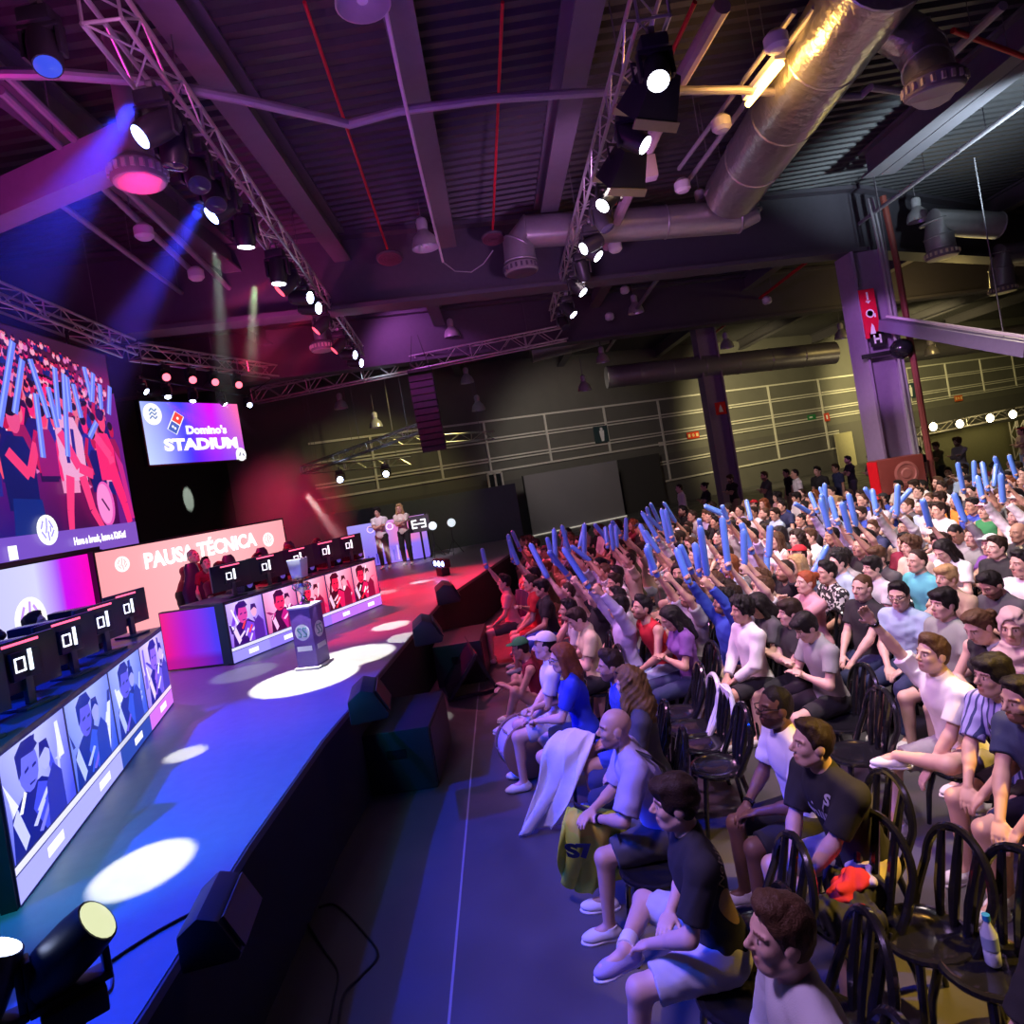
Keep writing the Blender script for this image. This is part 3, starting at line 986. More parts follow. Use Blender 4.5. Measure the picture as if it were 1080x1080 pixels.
# tilted floor monitor for the presenters
p = PZ(480, 738, 0)
t = thing('floor_monitor', p, R(10), 'black flat screen tilted on a floor stand between stage and audience', 'screen')
tl = Matrix.Rotation(R(40), 4, 'Y')
MB().box((0, 0, .42), (.05, 1.15, .70)).build('screen_body', mat('floor screen black', (.02, .02, .025), .25), t, Matrix.Translation((-.12, .35, .02)) @ tl, bevel=.008)
MB().box((-.027, 0, .42), (.004, 1.09, .64)).build('screen_glass', mat('dark glass', (.02, .015, .03), .08), t, Matrix.Translation((-.12, .35, .02)) @ tl, smooth=False)
s_ = MB()
for y in (-.05, .75):
    s_.bar((-.10, y, .03), (.62, y, .03), .04, .04)
    s_.bar((.60, y, .03), (.36, y, .58), .04, .04, (1, 0, 0))
s_.bar((.60, -.05, .03), (.60, .75, .03), .04, .04)
s_.build('stand', M_black, t, smooth=False)

# ---- cables on floor and stage
def cable(pts, r, m, label, name='cable'):
    pts = [Vector(p) for p in pts]
    q = []
    for i in range(len(pts) - 1):
        p0, p1, p2, p3 = pts[max(i - 1, 0)], pts[i], pts[i + 1], pts[min(i + 2, len(pts) - 1)]
        for k in range(6):
            t_ = k / 6
            q.append(.5 * ((2 * p1) + (p2 - p0) * t_ + (2 * p0 - 5 * p1 + 4 * p2 - p3) * t_ ** 2 + (3 * p1 - p0 - 3 * p2 + p3) * t_ ** 3))
    q.append(pts[-1])
    o = MB().tube(q, r, 6).build(name, m)
    return tag(o, label, 'cable')
cm = mat('cable rubber', (.008, .008, .009), .5)
cable([PZ(x, y, .009) for x, y in ((325, 975), (340, 1000), (356, 1025), (352, 1055), (346, 1085))], .008, cm, 'thin black cable trailing straight along the dark floor below the stage')
cable([PZ(x, y, .009) for x, y in ((336, 957), (355, 955), (385, 985), (398, 1008), (380, 1030), (362, 1050), (356, 1085))], .008, cm, 'black cable looping out over the floor strip below the stage')
cable([PZ(x, y, STAGE + .008) for x, y in ((208, 960), (170, 980), (130, 1005), (95, 1030))], .008, cm, 'black cable crossing the blue stage from wedge speaker to stage lamp')
cable([PZ(x, y, STAGE + .008) for x, y in ((86, 994), (110, 1005), (118, 1030), (112, 1048), (85, 1050), (60, 1048), (30, 1035), (26, 1015))], .006, mat('cable blue sheath', (.03, .06, .14), .5), 'loop of thin blue cable around the near stage lamp')

# ================================================================== moving-head lamps
def make_head(big=1.):
    """lamp head on a yoke hanging below a base; origin at the clamp, hangs along -Z"""
    t = thing('moving_head_lamp', (0, 0, 0), 0, None, 'stage lamp')
    b = mat('lamp housing', (.02, .02, .024), .4)
    MB().box((0, 0, -.10), (.26, .20, .12)).build('base', b, t, bevel=.015)
    m = MB()
    m.box((0, 0, -.01), (.06, .06, .10))
    m.lathe([(.05, -.03), (.05, .03)], (0, 0, .03), (1, 0, 0), 12)
    m.build('clamp_mount', mat('clamp metal', (.3, .3, .3), .4, .8), t)
    y = MB()
    for s_ in (-1, 1):
        y.box((s_ * .15, 0, -.28), (.035, .10, .26))
    y.box((0, 0, -.175), (.33, .12, .04))
    y.build('yoke', b, t, bevel=.01)
    return t
def head_mesh():
    return MB().lathe([(.07, -.20), (.11, -.17), (.125, -.05), (.125, .08), (.115, .17), (.11, .19)], n=20).mesh('head')
HEAD = head_mesh()
HEAD.materials.append(mat('lamp housing', (.02, .02, .024), .4))
LENS = MB().lathe([(.1, .186), (.098, .194), (.05, .205), (0, .208)], n=20).mesh('lens')
LENS.materials.append(M_black)
DARKL = mat('dark lens', (.03, .03, .05), .08)
def aim(d):
    return Vector(d).normalized().to_track_quat('Z', 'Y').to_matrix().to_4x4()
proto_head = None
def moving_head(loc, yaw, d, lens_m, label, group, sc=1., up=1):
    global proto_head
    if proto_head is None:
        proto_head = make_head()
        o = proto_head
    else:
        o = dup(proto_base)
    o.location = loc
    o.rotation_euler = (0 if up > 0 else math.pi, 0, yaw)
    o.scale = (sc, sc, sc)
    tag(o, label, None, group)
    rot = Matrix.Rotation(yaw, 4, 'Z') @ (Matrix.Identity(4) if up > 0 else Matrix.Rotation(math.pi, 4, 'X'))
    dl = rot.inverted().to_3x3() @ Vector(d)
    Mh = Matrix.Translation((0, 0, -.34)) @ aim(dl)
    h = link('lamp_head', HEAD, o, None, Mh)
    l = link('lens', LENS, h)
    setmat(l, lens_m)
    return o
proto_base = make_head()
KIDS_PROTO = proto_base
_first = True
def mh(*a, **k):
    return moving_head(*a, **k)

L_BLUE = mat('lens blue', (0, 0, 0), .3, emit=(.25, .35, 1), strength=18)
L_WHITE = mat('lens white', (0, 0, 0), .3, emit=(.85, .88, 1), strength=16)
L_RED = mat('lens red', (0, 0, 0), .3, emit=(1, .07, .12), strength=2.6)
L_REDHOT = mat('lens red hot', (0, 0, 0), .3, emit=(1, .12, .17), strength=3.4)
L_BW = mat('lens blue white', (0, 0, 0), .3, emit=(.55, .65, 1), strength=20)
L_WARM = mat('lens warm', (0, 0, 0), .3, emit=(1, .85, .5), strength=25)

# ---- trusses
def truss(a, b, label, s_=.29, m=None, pitch=.42, r=.024, hang=True, group=None):
    a, b = Vector(a), Vector(b)
    L = (b - a).length
    x, u, d = axes(b - a)
    t = thing('lighting_truss', a, 0, label, 'truss', group)
    m = m or M_alu
    for i, j in ((-1, -1), (1, -1), (1, 1), (-1, 1)):
        o_ = x * (i * s_ / 2) + u * (j * s_ / 2)
        MB().tube([o_, o_ + d * L], r, 8).build('chord', m, t)
    br = MB()
    n = max(2, round(L / pitch))
    for k in range(n):
        z0, z1 = d * (L * k / n), d * (L * (k + 1) / n)
        for (i0, j0), (i1, j1) in (((-1, -1), (1, -1)), ((-1, 1), (1, 1)), ((-1, -1), (-1, 1)), ((1, -1), (1, 1))):
            p = x * (i0 * s_ / 2) + u * (j0 * s_ / 2)
            q = x * (i1 * s_ / 2) + u * (j1 * s_ / 2)
            if k % 2: p, q = q, p
            br.tube([p + z0, q + z1], r * .45, 5, cap=False)
        if k % 4 == 0:
            for (i0, j0), (i1, j1) in (((-1, -1), (1, -1)), ((1, -1), (1, 1)), ((1, 1), (-1, 1)), ((-1, 1), (-1, -1))):
                br.tube([x * (i0 * s_ / 2) + u * (j0 * s_ / 2) + z0, x * (i1 * s_ / 2) + u * (j1 * s_ / 2) + z0], r * .6, 5, cap=False)
    br.build('bracing', m, t)
    if hang:
        for k in (.12, .5, .88):
            p = d * (L * k)
            MB().tube([p + Vector((0, 0, s_ / 2)), p + Vector((0, 0, ZC - a.z - d.z * L * k - .02))], .008, 5).build('hanging_wire', M_steel_grey, t)
    return t, d
ZT = 7.0
tA0, tA1 = PZ(104, 2, ZT), PZ(378, 371, ZT)
truss(tA0, tA1, 'long aluminium truss of lamps above the stage, running to the cross truss')
tB0, tB1 = PZ(687, 2, ZT), PZ(586, 332, ZT)
truss(tB0, tB1, 'long aluminium truss with white lamps above the audience edge')
tC0, tC1 = PY(268, 418, 20.5), PY(597, 351, 20.5)
truss(tC0, tC1, 'cross truss lit violet, with the curved speaker array hanging below it', s_=.42, r=.03)
q0 = Vector((BX + .05, 5.0, PX(0, 306, BX).z))
q1 = Vector((BX + .05, PX(133, 368, BX).y, PX(133, 368, BX).z))
truss(q0, q1, 'dark truss carrying the huge crowd screen')
r0, r1 = PY(141, 371, 13.0), PY(288, 392, 17.5)
truss(r0, r1, 'dark truss above the STADIUM screen and its red lamps')
M_yal = mat('truss under warm light', (.62, .60, .52), .35, .8)  # aluminium with the warm light tinted into its colour
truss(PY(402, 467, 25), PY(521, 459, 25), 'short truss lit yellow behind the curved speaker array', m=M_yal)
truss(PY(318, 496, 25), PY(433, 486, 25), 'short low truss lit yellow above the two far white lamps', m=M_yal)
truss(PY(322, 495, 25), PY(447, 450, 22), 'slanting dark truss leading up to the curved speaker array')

def P_on(a, b, t_):
    return Vector(a).lerp(Vector(b), t_)
def near_t(a, b, px, py):
    best = min(range(201), key=lambda i: (proj(P_on(a, b, i / 200))[0] - px) ** 2 + (proj(P_on(a, b, i / 200))[1] - py) ** 2)
    return best / 200
# lamp, pixel of its lens, aim
stage_mid = Vector((-3.2, 8, 1))
lampsA = [((133, 86), (-1.0, -.75, -.9), L_BLUE, 'blue beam lamp at the near end of the stage truss'),
          ((150, 112), (-.1, 0, -1), DARKL, 'dark lamp pointing down beside the red round air vent'),
          ((185, 138), (.25, -.5, -1), DARKL, 'dark lamp with violet sheen, first after the red round vent'),
          ((205, 160), (.25, -.5, -1), DARKL, 'dark lamp with violet sheen, second after the red round vent'),
          ((212, 182), (-1.0, -.6, -.9), L_BLUE, 'blue beam lamp midway along the stage truss'),
          ((228, 215), (-.12, .12, -1), L_WHITE, 'lamp throwing a thin white beam down, before the brightest one'),
          ((268, 262), (-.10, .0, -1), L_WHITE, 'brightest white beam lamp on the stage truss'),
          ((293, 268), (-.75, -.28, -.65), L_RED, 'red lamp on the stage truss, first of three from the camera'),
          ((308, 284), (.95, -.30, -.25), L_BW, 'blue-white lamp on the stage truss, before the second red one'),
          ((318, 296), (.95, -.30, -.25), L_BW, 'second blue-white lamp on the stage truss, beside the second red one'),
          ((333, 316), (-.75, -.28, -.65), L_RED, 'red lamp on the stage truss, middle of three'),
          ((352, 341), (-.75, -.28, -.65), L_RED, 'red lamp on the stage truss, last before the cross truss'),
          ((363, 352), (.95, -.30, -.25), L_BW, 'blue-white lamp at the far tip of the stage truss'),
          ((372, 360), (.95, -.30, -.25), L_BW, 'last blue-white lamp at the far tip of the stage truss')]
for (px, py), d, lm, lab in lampsA:
    q = P_on(tA0, tA1, near_t(tA0, tA1, px, py)) + Vector((0, 0, -.19))
    mh(q, 0, d, lm, lab, 'lamps on the stage truss')
lampsB = [((688, 20), (-.2, -.6, -.9), L_WHITE, 'white lamp at the near end of the audience truss'),
          ((661, 96), (.65, -.35, -.75), L_WHITE, 'white lamp on the audience truss between two large dark lamps'),
          ((640, 168), (-.75, -.35, -.7), L_WHITE, 'third white lamp along the audience truss'),
          ((633, 195), (.3, -.3, -1), DARKL, 'dark lamp hanging on the audience truss below the third white lamp'),
          ((612, 222), (-.9, -.3, -.4), L_WHITE, 'white lamp, one of a pair midway on the audience truss'),
          ((619, 232), (.6, -.3, -.8), L_WHITE, 'second white lamp of the pair midway on the audience truss'),
          ((608, 255), (.2, .3, -1), DARKL, 'dark lamp below the pair of white lamps on the audience truss'),
          ((603, 275), (.6, -.3, -.85), L_WHITE, 'white lamp before the far end of the audience truss'),
          ((595, 302), (.5, -.3, -.8), L_BW, 'small white lamp at the far end of the audience truss'),
          ((590, 318), (.2, -.6, -.9), DARKL, 'dark lamp at the far tip of the audience truss')]
for (px, py), d, lm, lab in lampsB:
    q = P_on(tB0, tB1, near_t(tB0, tB1, px, py)) + Vector((.0, 0, -.19))
    mh(q, 0, d, lm, lab, 'lamps on the audience truss')
# two large floods with yellow front lips
def flood(px, py, lab):
    q = P_on(tB0, tB1, near_t(tB0, tB1, px, py)) + Vector((.12, 0, -.20))
    t = thing('hanging_flood_lamp', q, R(25), lab, 'stage lamp', 'large floods on the audience truss')
    b = mat('lamp housing', (.02, .02, .024), .4)
    m = MB()
    vs = [(x * .17, -.15, z * .12) for x, z in ((-1, -1), (1, -1), (1, 1), (-1, 1))] + [(x * .27, .28, z * .20) for x, z in ((-1, -1), (1, -1), (1, 1), (-1, 1))]
    m.add(vs, [(3, 2, 1, 0), (0, 1, 5, 4), (1, 2, 6, 5), (2, 3, 7, 6), (3, 0, 4, 7), (4, 5, 6, 7)])
    T = Matrix.Translation((0, 0, -.22)) @ Matrix.Rotation(R(-42), 4, 'X')
    m.build('housing', b, t, T, bevel=.012)
    m = MB()
    m.box((0, .30, -.205), (.56, .10, .02))
    m.box((0, .30, .205), (.56, .10, .02))
    m.build('barn_door', mat('barn door brass', (.55, .5, .25), .4, .5), t, T, smooth=False)
    m = MB()
    m.tube([(-.26, 0, -.22), (-.27, 0, -.02), (.27, 0, -.02), (.26, 0, -.22)], .018, 6)
    m.box((0, 0, .03), (.06, .06, .12))
    m.build('yoke', b, t)
flood(672, 52, 'large dark flood lamp with brassy barn doors, near end of the audience truss')
flood(653, 138, 'second large dark flood lamp with brassy barn doors on the audience truss')
# red row and small white row over the STADIUM screen
dR = (r1 - r0).normalized()
for i, (px, py) in enumerate(((170, 394), (198, 399), (222, 401), (247, 406))):
    q = P_on(r0, r1, near_t(r0, r1, px, py - 20))
    zz = PY(px, py, q.y).z
    mh((q.x, q.y, q.z - .17), math.atan2(dR.y, dR.x), (.75, -1, -.35), L_REDHOT, f'glowing red lamp above the STADIUM screen, {ords[i]} from the crowd screen', 'red lamps above the stadium screen', sc=max(.8, (q.z - .17 - zz) / .34))
bar0, bar1 = PY(146, 404, 13.0), PY(264, 423, 17.)
MB_ = MB().tube([bar0 + Vector((0, 0, .12)), bar1 + Vector((0, 0, .12))], .025, 8)
for k in (.03, .5, .97):
    a_ = bar0.lerp(bar1, k) + Vector((0, 0, .12))
    b_ = P_on(r0, r1, k)
    MB_.tube([a_, (b_.x, b_.y, b_.z - .2)], .012, 6)
tag(MB_.build('lamp_bar', M_black), 'thin black bar holding five small white lamps over the STADIUM screen', 'lamp bar')
WB = []
for i, (px, py, d) in enumerate(((149, 402, (.95, -.1, -.75)), (175, 407, (.3, -.5, -1)), (203, 412, (.0, -.45, -1)), (233, 416, (.55, .1, -.8)), (261, 421, (.8, -1, -.3)))):
    q = P_on(bar0, bar1, near_t(bar0, bar1, px, py))
    mh((q.x, q.y, q.z + .1), 0, d, L_BW, f'small blue-white lamp over the STADIUM screen, {ords[i]} from the crowd screen', 'white lamps above the stadium screen', sc=.62)
    WB.append((q + Vector((0, 0, -.1)), Vector(d)))
# two white lamps far behind
for px, py, lab in ((359, 503, 'far white lamp under the low yellow truss, nearer the lilac screen'), (407, 497, 'far white lamp under the low yellow truss, nearer the grey door')):
    q = PY(px, py, 24.6)
    mh((q.x, q.y, q.z + .3), 0, (.1, -1, -.15), L_BW, lab, 'far white lamps', sc=1.1)
# moving heads standing on the stage, near corner
def floor_head(px, py, d, lm, lab, yaw, sc=1.):
    p = PZ(px, py, STAGE)
    mh((p.x, p.y, STAGE + .165 * sc), yaw, d, lm, lab, 'stage lamps standing on the deck', sc=sc, up=-1)
floor_head(88, 1118, (.80, .20, .60), mat('lens pale', (0, 0, 0), .3, emit=(.80, .85, .50), strength=1.0), 'black stage lamp standing on the blue deck with pale lens pointing up', R(40), .82)
floor_head(-2, 1165, (.35, .3, .9), L_BW, 'brightly lit stage lamp cut off at the frame corner', R(30), .8)

# ---- triple LED lamp and stands at the far stage end
p = PZ(468, 607, STAGE)
t = thing('led_lamp', p, R(-60), 'small black lamp with three blue-white lights at the far stage corner', 'stage lamp')
MB().box((0, 0, .28), (.62, .14, .18)).build('housing', M_black, t, bevel=.02)
MB().box((0, 0, .10), (.30, .20, .20)).build('foot', M_black, t, bevel=.02)
for x in (-.2, 0, .2):
    MB().lathe([(.06, 0), (.05, .015), (0, .02)], (x, -.07, .28), (0, -1, 0), 16).build('lens', L_BLUE, t)
for px, py, lab in ((461, 598, 'white lamp on a tripod stand by the lilac screen'), (481, 597, 'second white lamp on a tripod stand, farther from the lilac screen')):
    p = PY(px, py - 8, 18.8)
    t = thing('tripod_lamp', (p.x, 18.8, STAGE), 0, lab, 'lamp', 'tripod lamps at the stage end')
    m = MB()
    m.cyl((0, 0, .3), (0, 0, .85), .015, n=8)
    for k in range(3):
        a = 2 * math.pi * k / 3 + .4
        m.tube([(0, 0, .42), (.26 * math.cos(a), .26 * math.sin(a), .0)], .012, 6)
    m.build('stand', M_black, t)
    MB().lathe([(.04, 0), (.10, .06), (.12, .16), (.10, .18), (0, .18)], (0, .04, .88), (.3, -1, .1), 14).build('lamp_head', mat('tripod lamp white', (.8, .85, .85), .4, emit=(.8, .95, 1), strength=.9), t)

# ---- curved line array
top = PY(444, 396, 19.6)
t = thing('line_array', top, 0, 'curved hanging column of dark violet speaker boxes below the cross truss', 'speaker')
fly = MB()
fly.box((0, 0, .10), (.7, .7, .08))
for x in (-.3, .3):
    fly.tube([(x, .0, .1), (x * .3, 0, 1.2)], .012, 6)
fly.build('flying_frame', M_black, t)
z, y, ang = 0., 0., R(2)
for k in range(12):
    h = .175
    Mx = Matrix.Translation((0, y, z)) @ Matrix.Rotation(ang, 4, 'X')
    b = MB()
    b.add([(x_ * .36, yy, zz) for x_ in (-1, 1) for yy, zz in ((-.25, -h), (-.25, 0), (.2, -.025), (.2, -h + .025))], [(0, 1, 2, 3), (7, 6, 5, 4), (0, 4, 5, 1), (1, 5, 6, 2), (2, 6, 7, 3), (3, 7, 4, 0)])
    bx = b.build('speaker_box', mat('array box', (.05, .035, .065), .5), t, Mx, bevel=.008)
    MB().box((0, -.256, -h / 2), (.66, .012, h - .03)).build('grille', mat('array grille', (.09, .06, .11), .45, .4), bx, smooth=False)
    z -= h * math.cos(ang) + .012
    y += h * math.sin(ang)
    ang += R(2.6)

# ================================================================== ceiling services
def pipe(pts, r, m, label, name='hanging_pipe', cat='pipe', hang=False, smooth_=False):
    pts = [Vector(p) for p in pts]
    if hang:
        t = thing(name, pts[0], 0, label, cat)
        MB().tube([p - pts[0] for p in pts], r, 10).build('run', m, t)
        L = (pts[-1] - pts[0]).length
        n = max(2, int(L / 1.6))
        for k in range(n):
            p = pts[0].lerp(pts[-1], (k + .5) / n)
            MB().tube([p - pts[0], Vector((p.x, p.y, ZC)) - pts[0]], .007, 5).build('hanger', M_steel_grey, t)
        return t
    return tag(MB().tube(pts, r, 10).build(name, m), label, cat)
ZP = 7.4
pipe([PZ(x, y, ZP) for x, y in ((-30, 77), (60, 78), (150, 85), (250, 104), (340, 124), (368, 131), (420, 117), (520, 104), (650, 96), (780, 95), (890, 102), (908, 101), (918, 92), (1000, 103))], .055, M_pipe, 'long grey sprinkler pipe crossing the whole ceiling with a kink over the stage')
pipe([PZ(405, 2, 7.6), PZ(423, 90, 7.4), PZ(446, 190, 7.2), PZ(467, 276, 7.0)], .022, mat('pale cable sheath', (.62, .5, .62), .5), 'pale cable hanging slanted from the roof beside the bell lamp', 'hanging_cable', 'cable')
pipe([PZ(467, 276, 7.0), PZ(480, 286, 6.9), PZ(497, 287, 6.9), PZ(510, 278, 7.0), PZ(520, 264, 7.15)], .010, M_pipe, 'thin slack cable looping to the round wall vent', 'hanging_cable', 'cable')
red_rod = mat('red rod', (.55, .012, .03), .45)
def hanging_vent(p0, p1, lab, vr=.24):
    a, b = PZ(*p0, 8.2), PY(*p1, 13.2)
    t = thing('round_vent', b, 0, lab, 'vent', 'round vents on red rods')
    MB().tube([(0, 0, .05), a - b], .022, 8).build('rod', red_rod, t)
    MB().lathe([(vr * .2, .05), (vr, 0), (vr, -.03), (vr * .9, -.05), (0, -.05)], (0, 0, 0), (.05, .25, 1), 24).build('disc', mat('vent dark', (.07, .05, .075), .5), t)
    g = MB()
    for k in range(1, 5):
        g.lathe([(vr * .2 * k, -.055), (vr * .2 * k + .012, -.06), (vr * .2 * k + .024, -.055)], (0, 0, 0), (.05, .25, 1), 24)
    g.build('louvre', mat('vent rim', (.16, .06, .10), .5), t)
hanging_vent((530, 2), (520, 250), 'dark round vent on a straight red rod, before the girder')
hanging_vent((321, 2), (411, 271), 'dark round vent on a slanted red rod, beside the bell lamp', .27)
pipe([PZ(733, 2, 7.8), PZ(672, 137, 7.4), PZ(649, 215, 7.3)], .028, red_rod, 'slanted red pipe running beside the audience truss')
pipe([PZ(762, 6, 7.6), PZ(706, 105, 7.5), PZ(655, 222, 7.4), PZ(640, 260, 7.3)], .10, mat('violet lit channel', (.45, .33, .42), .5), 'wide pale cable channel slanting beside the red pipe', 'cable_channel', 'cable channel')  # violet light put into the channel's base colour
for i, (px, py) in enumerate(((682, 178), (657, 192))):
    p = PZ(px, py, 7.2)
    tag(MB().box((p.x, p.y, p.z), (.28, .20, .34)).build('hanging_junction_box', mat('junction grey', (.45, .36, .42), .5), bevel=.02), ('grey junction box on the pale channel, nearer the camera', 'grey junction box on the pale channel, beside the red pipe')[i], 'junction box')
for a, b, r, lab in (((0, 95), (210, 293), .05, 'pale pipe in the dark corner above the crowd screen, upper of a pair'),
                     ((-10, 62), (250, 312), .05, 'second pale pipe in the dark corner, running beside the first'),
                     ((20, 183), (240, 345), .045, 'lower pipe in the dark corner above the crowd screen'),
                     ((905, 8), (745, 205), .05, 'violet pipe beside the orange glowing tube, along the foil duct'),
                     ((860, 8), (722, 196), .04, 'thin conduit behind the orange glowing tube'),
                     ((838, 12), (716, 178), .035, 'second thin conduit behind the orange glowing tube'),
                     ((1080, 109), (906, 236), .045, 'pink pipe running down to the column top'),
                     ((1058, 6), (998, 62), .06, 'short white pipe beside the foil elbow duct'),
                     ((850, 277), (745, 358), .05, 'red-lit pipe beyond the girder'),  # its red light is painted on with the red rod material
                     ((700, 285), (640, 370), .06, 'slanted strut beyond the girder, beside the round sensor'),
                     ((1080, 60), (1005, 32), .035, 'short red pipe by the corrugated roof corner')):
    pipe([PZ(*a, 7.55), PZ(*b, 7.55)], r, M_pipe if 'red' not in lab else red_rod, lab, hang=r < .06)
# smooth beam near the left corner
tag(MB().bar(PZ(-20, 226, 7.3), PZ(150, 150, 7.3), .30, .45).build('hanging_duct', mat('lit duct', (.3, .22, .36), .5), smooth=False), 'square duct lit violet in the dark corner, left of the red vent', 'duct')  # violet light put into the duct's base colour

def duct(pts, r, m, label, group=None, n=22):
    pts = [Vector(p) for p in pts]
    t = thing('hanging_duct', pts[0], 0, label, 'duct', group)
    MB().tube([p - pts[0] for p in pts], r, n).build('pipe', m, t)
    b = MB()
    L = 0
    for i in range(len(pts) - 1):
        d = pts[i + 1] - pts[i]
        k = max(1, int(d.length / 1.3))
        rr_ = r if not isinstance(r, (list, tuple)) else r[i]
        for q in range(k):
            p = pts[i].lerp(pts[i + 1], q / k) - pts[0]
            b.lathe([(rr_ + .004, -.02), (rr_ + .015, 0), (rr_ + .004, .02)], p, d, n)
    b.build('seam_ring', m, t)
    return t
def diffuser(t, p, r, d=(0, 0, -1), m=None):
    """slotted collar and round perforated plate at the mouth of a duct"""
    x = Vector(p) - t.location
    c = MB()
    c.lathe([(r * .8, -.20), (r, -.14), (r, .0), (r * .95, .02)], x, d, 24)
    c.build('collar', mat('diffuser collar', (.22, .2, .2), .5), t)
    sl = MB()
    for k in range(20):
        a = 2 * math.pi * k / 20
        ax, au, ad = axes(d)
        v_ = ax * math.cos(a) + au * math.sin(a)
        sl.box(x + v_ * r - ad * .07, (.04, .04, .08), None)
    sl.build('slot', m or mat('diffuser slot', (.6, .55, .4), .5), t, smooth=False)
    pl = MB()
    pl.lathe([(r * .98, .0), (r * .9, .03), (0, .05)], x, d, 24)
    pl.build('plate', m or mat('diffuser plate', (.42, .40, .36), .55), t)
# red round diffuser over the stage
p = PZ(147, 191, 6.6)
t = duct([p + Vector((0, 0, 1.5)), p + Vector((0, 0, .2))], .12, M_duct, 'round air vent glowing pink below a short duct, above the stage', 'round duct outlets')
diffuser(t, p, .27, m=mat('diffuser plate', (.42, .40, .36), .55))
p = PY(340, 369, 15.5)
t = duct([p + Vector((0, 0, 1.2)), p + Vector((0, 0, .2))], .14, M_duct, 'round grey air outlet at the far tip of the stage truss', 'round duct outlets')
diffuser(t, p, .26)
# big foil duct along Y
f0, f1 = PZ(935, -40, 7.5), PZ(772, 203, 7.5)
duct([f0, f1], .50, M_foil, 'wide foil-wrapped duct lit orange, running under the roof to the girder')
# elbow with outlet
e1, e2, e3 = PZ(905, 25, 7.55), PZ(958, 40, 7.4), PZ(978, 72, 6.9)
t = duct([e1, PZ(935, 28, 7.55), e2, PZ(972, 55, 7.2), e3, PZ(985, 92, 6.55)], .26, M_foil, 'crumpled silver elbow duct ending in a round outlet', 'round duct outlets')
diffuser(t, PZ(986, 97, 6.5), .31, (.0, .12, -1))
# horizontal duct before the girder with elbows
h0, h1 = PY(540, 247, 12.9), PY(776, 229, 12.9)
t = duct([PY(549, 276, 12.9), PY(547, 258, 12.9), h0 + Vector((.25, 0, 0)), h1, PY(786, 226, 12.9), PY(783, 215, 12.9)], .31, M_duct, 'grey round duct lying before the girder with a turned-down mouth', 'round duct outlets')
diffuser(t, PY(550, 287, 12.9), .33, m=mat('vent dark', (.07, .05, .075), .5))
for (a, b_, c_, d_, lab) in (((1052, 238), (985, 234), (990, 250), (994, 268), 'duct with a round outlet lit yellow, right of the column and nearest it'),
                             ((1110, 262), (1055, 268), (1056, 284), (1058, 305), 'duct with a round outlet lit yellow at the frame edge')):
    y_ = 15.5 if a[0] < 1100 else 19
    t = duct([PY(*a, y_), PY(*b_, y_), PY(*c_, y_), PY(*d_, y_)], .30, M_duct, lab, 'round duct outlets')
    diffuser(t, PY(d_[0], d_[1] + 3, y_), .34, m=mat('diffuser lit plate', (.75, .68, .42), .5))  # yellow light put into the plate colour
for a, b_, r, lab in (((900, 300), (975, 270), .35, 'yellowish duct beyond the girder, beside the column'),
                      ((560, 372), (640, 352), .4, 'dim duct in the dark beyond the audience truss'),
                      ((640, 398), (880, 372), .45, 'long dim duct above the far wall rails'),
                      ((905, 378), (1090, 352), .45, 'long ochre duct above the far wall, behind the column')):
    duct([PY(*a, 27), PY(*b_, 27)], r, M_duct, lab)

# orange glowing tube lamp
la, lb = PZ(789, 110, 7.35), PZ(824, 67, 7.35)
t = thing('tube_lamp', la, 0, 'bright orange glowing tube lamp under the foil duct', 'lamp')
MB().tube([(0, 0, 0), lb - la], .045, 10).build('tube', mat('orange tube', (1, .6, .2), .4, emit=(1, .50, .10), strength=14), t)
MB().bar(Vector((0, 0, .10)), lb - la + Vector((0, 0, .10)), .14, .08).build('fitting', M_white, t, smooth=False)

# bell pendants
def make_bell():
    t = thing('bell_pendant_lamp', (0, 0, 0), 0, None, 'pendant lamp', 'bell lamps under the roof')
    MB().lathe([(.10, .34), (.12, .30), (.20, .22), (.245, .10), (.26, .0), (.25, .0), (.235, .10), (.19, .20), (.1, .28)], n=24).build('shade', mat('bell shade', (.62, .60, .62), .3, .5), t)
    MB().lathe([(.06, .34), (.10, .36), (.11, .50), (.09, .56), (.03, .60)], n=16).build('gear_box', mat('bell gear', (.45, .43, .46), .45), t)
    MB().tube([(0, 0, .6), (0, 0, 1.25)], .012, 6).build('stem', M_steel_grey, t)
    MB().lathe([(.03, .26), (.07, .2), (.08, .1), (.05, .03), (0, .02)], n=14).build('bulb', mat('bulb glass', (.75, .72, .8), .2), t)
    return t
bells = [(449, 262, 'bell lamp beside the slanted pale cable'), (197, 328, 'bell lamp above the STADIUM screen, in the dark corner'), (383, 5, 'bell lamp cut by the frame top, over the stage'),
         (742, 230, 'bell lamp at the end of the orange lit foil duct'), (969, 233, 'white-lit bell lamp to the right of the column top'), (477, 356, 'bell lamp on the cross truss line, above the speaker array'),
         (493, 404, 'bell lamp right of the speaker array, under the cross truss'), (360, 431, 'dim bell lamp left of the speaker array'), (397, 451, 'dim bell lamp just left of the array foot'),
         (671, 330, 'violet bell lamp beyond the girder'), (617, 412, 'small bell lamp above the restroom sign'), (636, 382, 'small violet bell lamp above the far wall'),
         (842, 316, 'violet bell lamp left of the column'), (767, 367, 'small bell lamp beside the far column'), (505, 433, 'dim bell lamp right of the array, lower one'),
         (303, 396, 'red-lit bell lamp behind the stage truss'), (983, 312, 'violet bell lamp right of the column, beyond the girder'), (888, 357, 'small bell lamp at the column edge'),
         (983, 374, 'small yellow bell lamp over the far rails'), (1058, 300, 'violet bell lamp at the frame edge'), (921, 8, 'bell lamp cut by the frame top, beside the elbow duct')]
bell = make_bell()
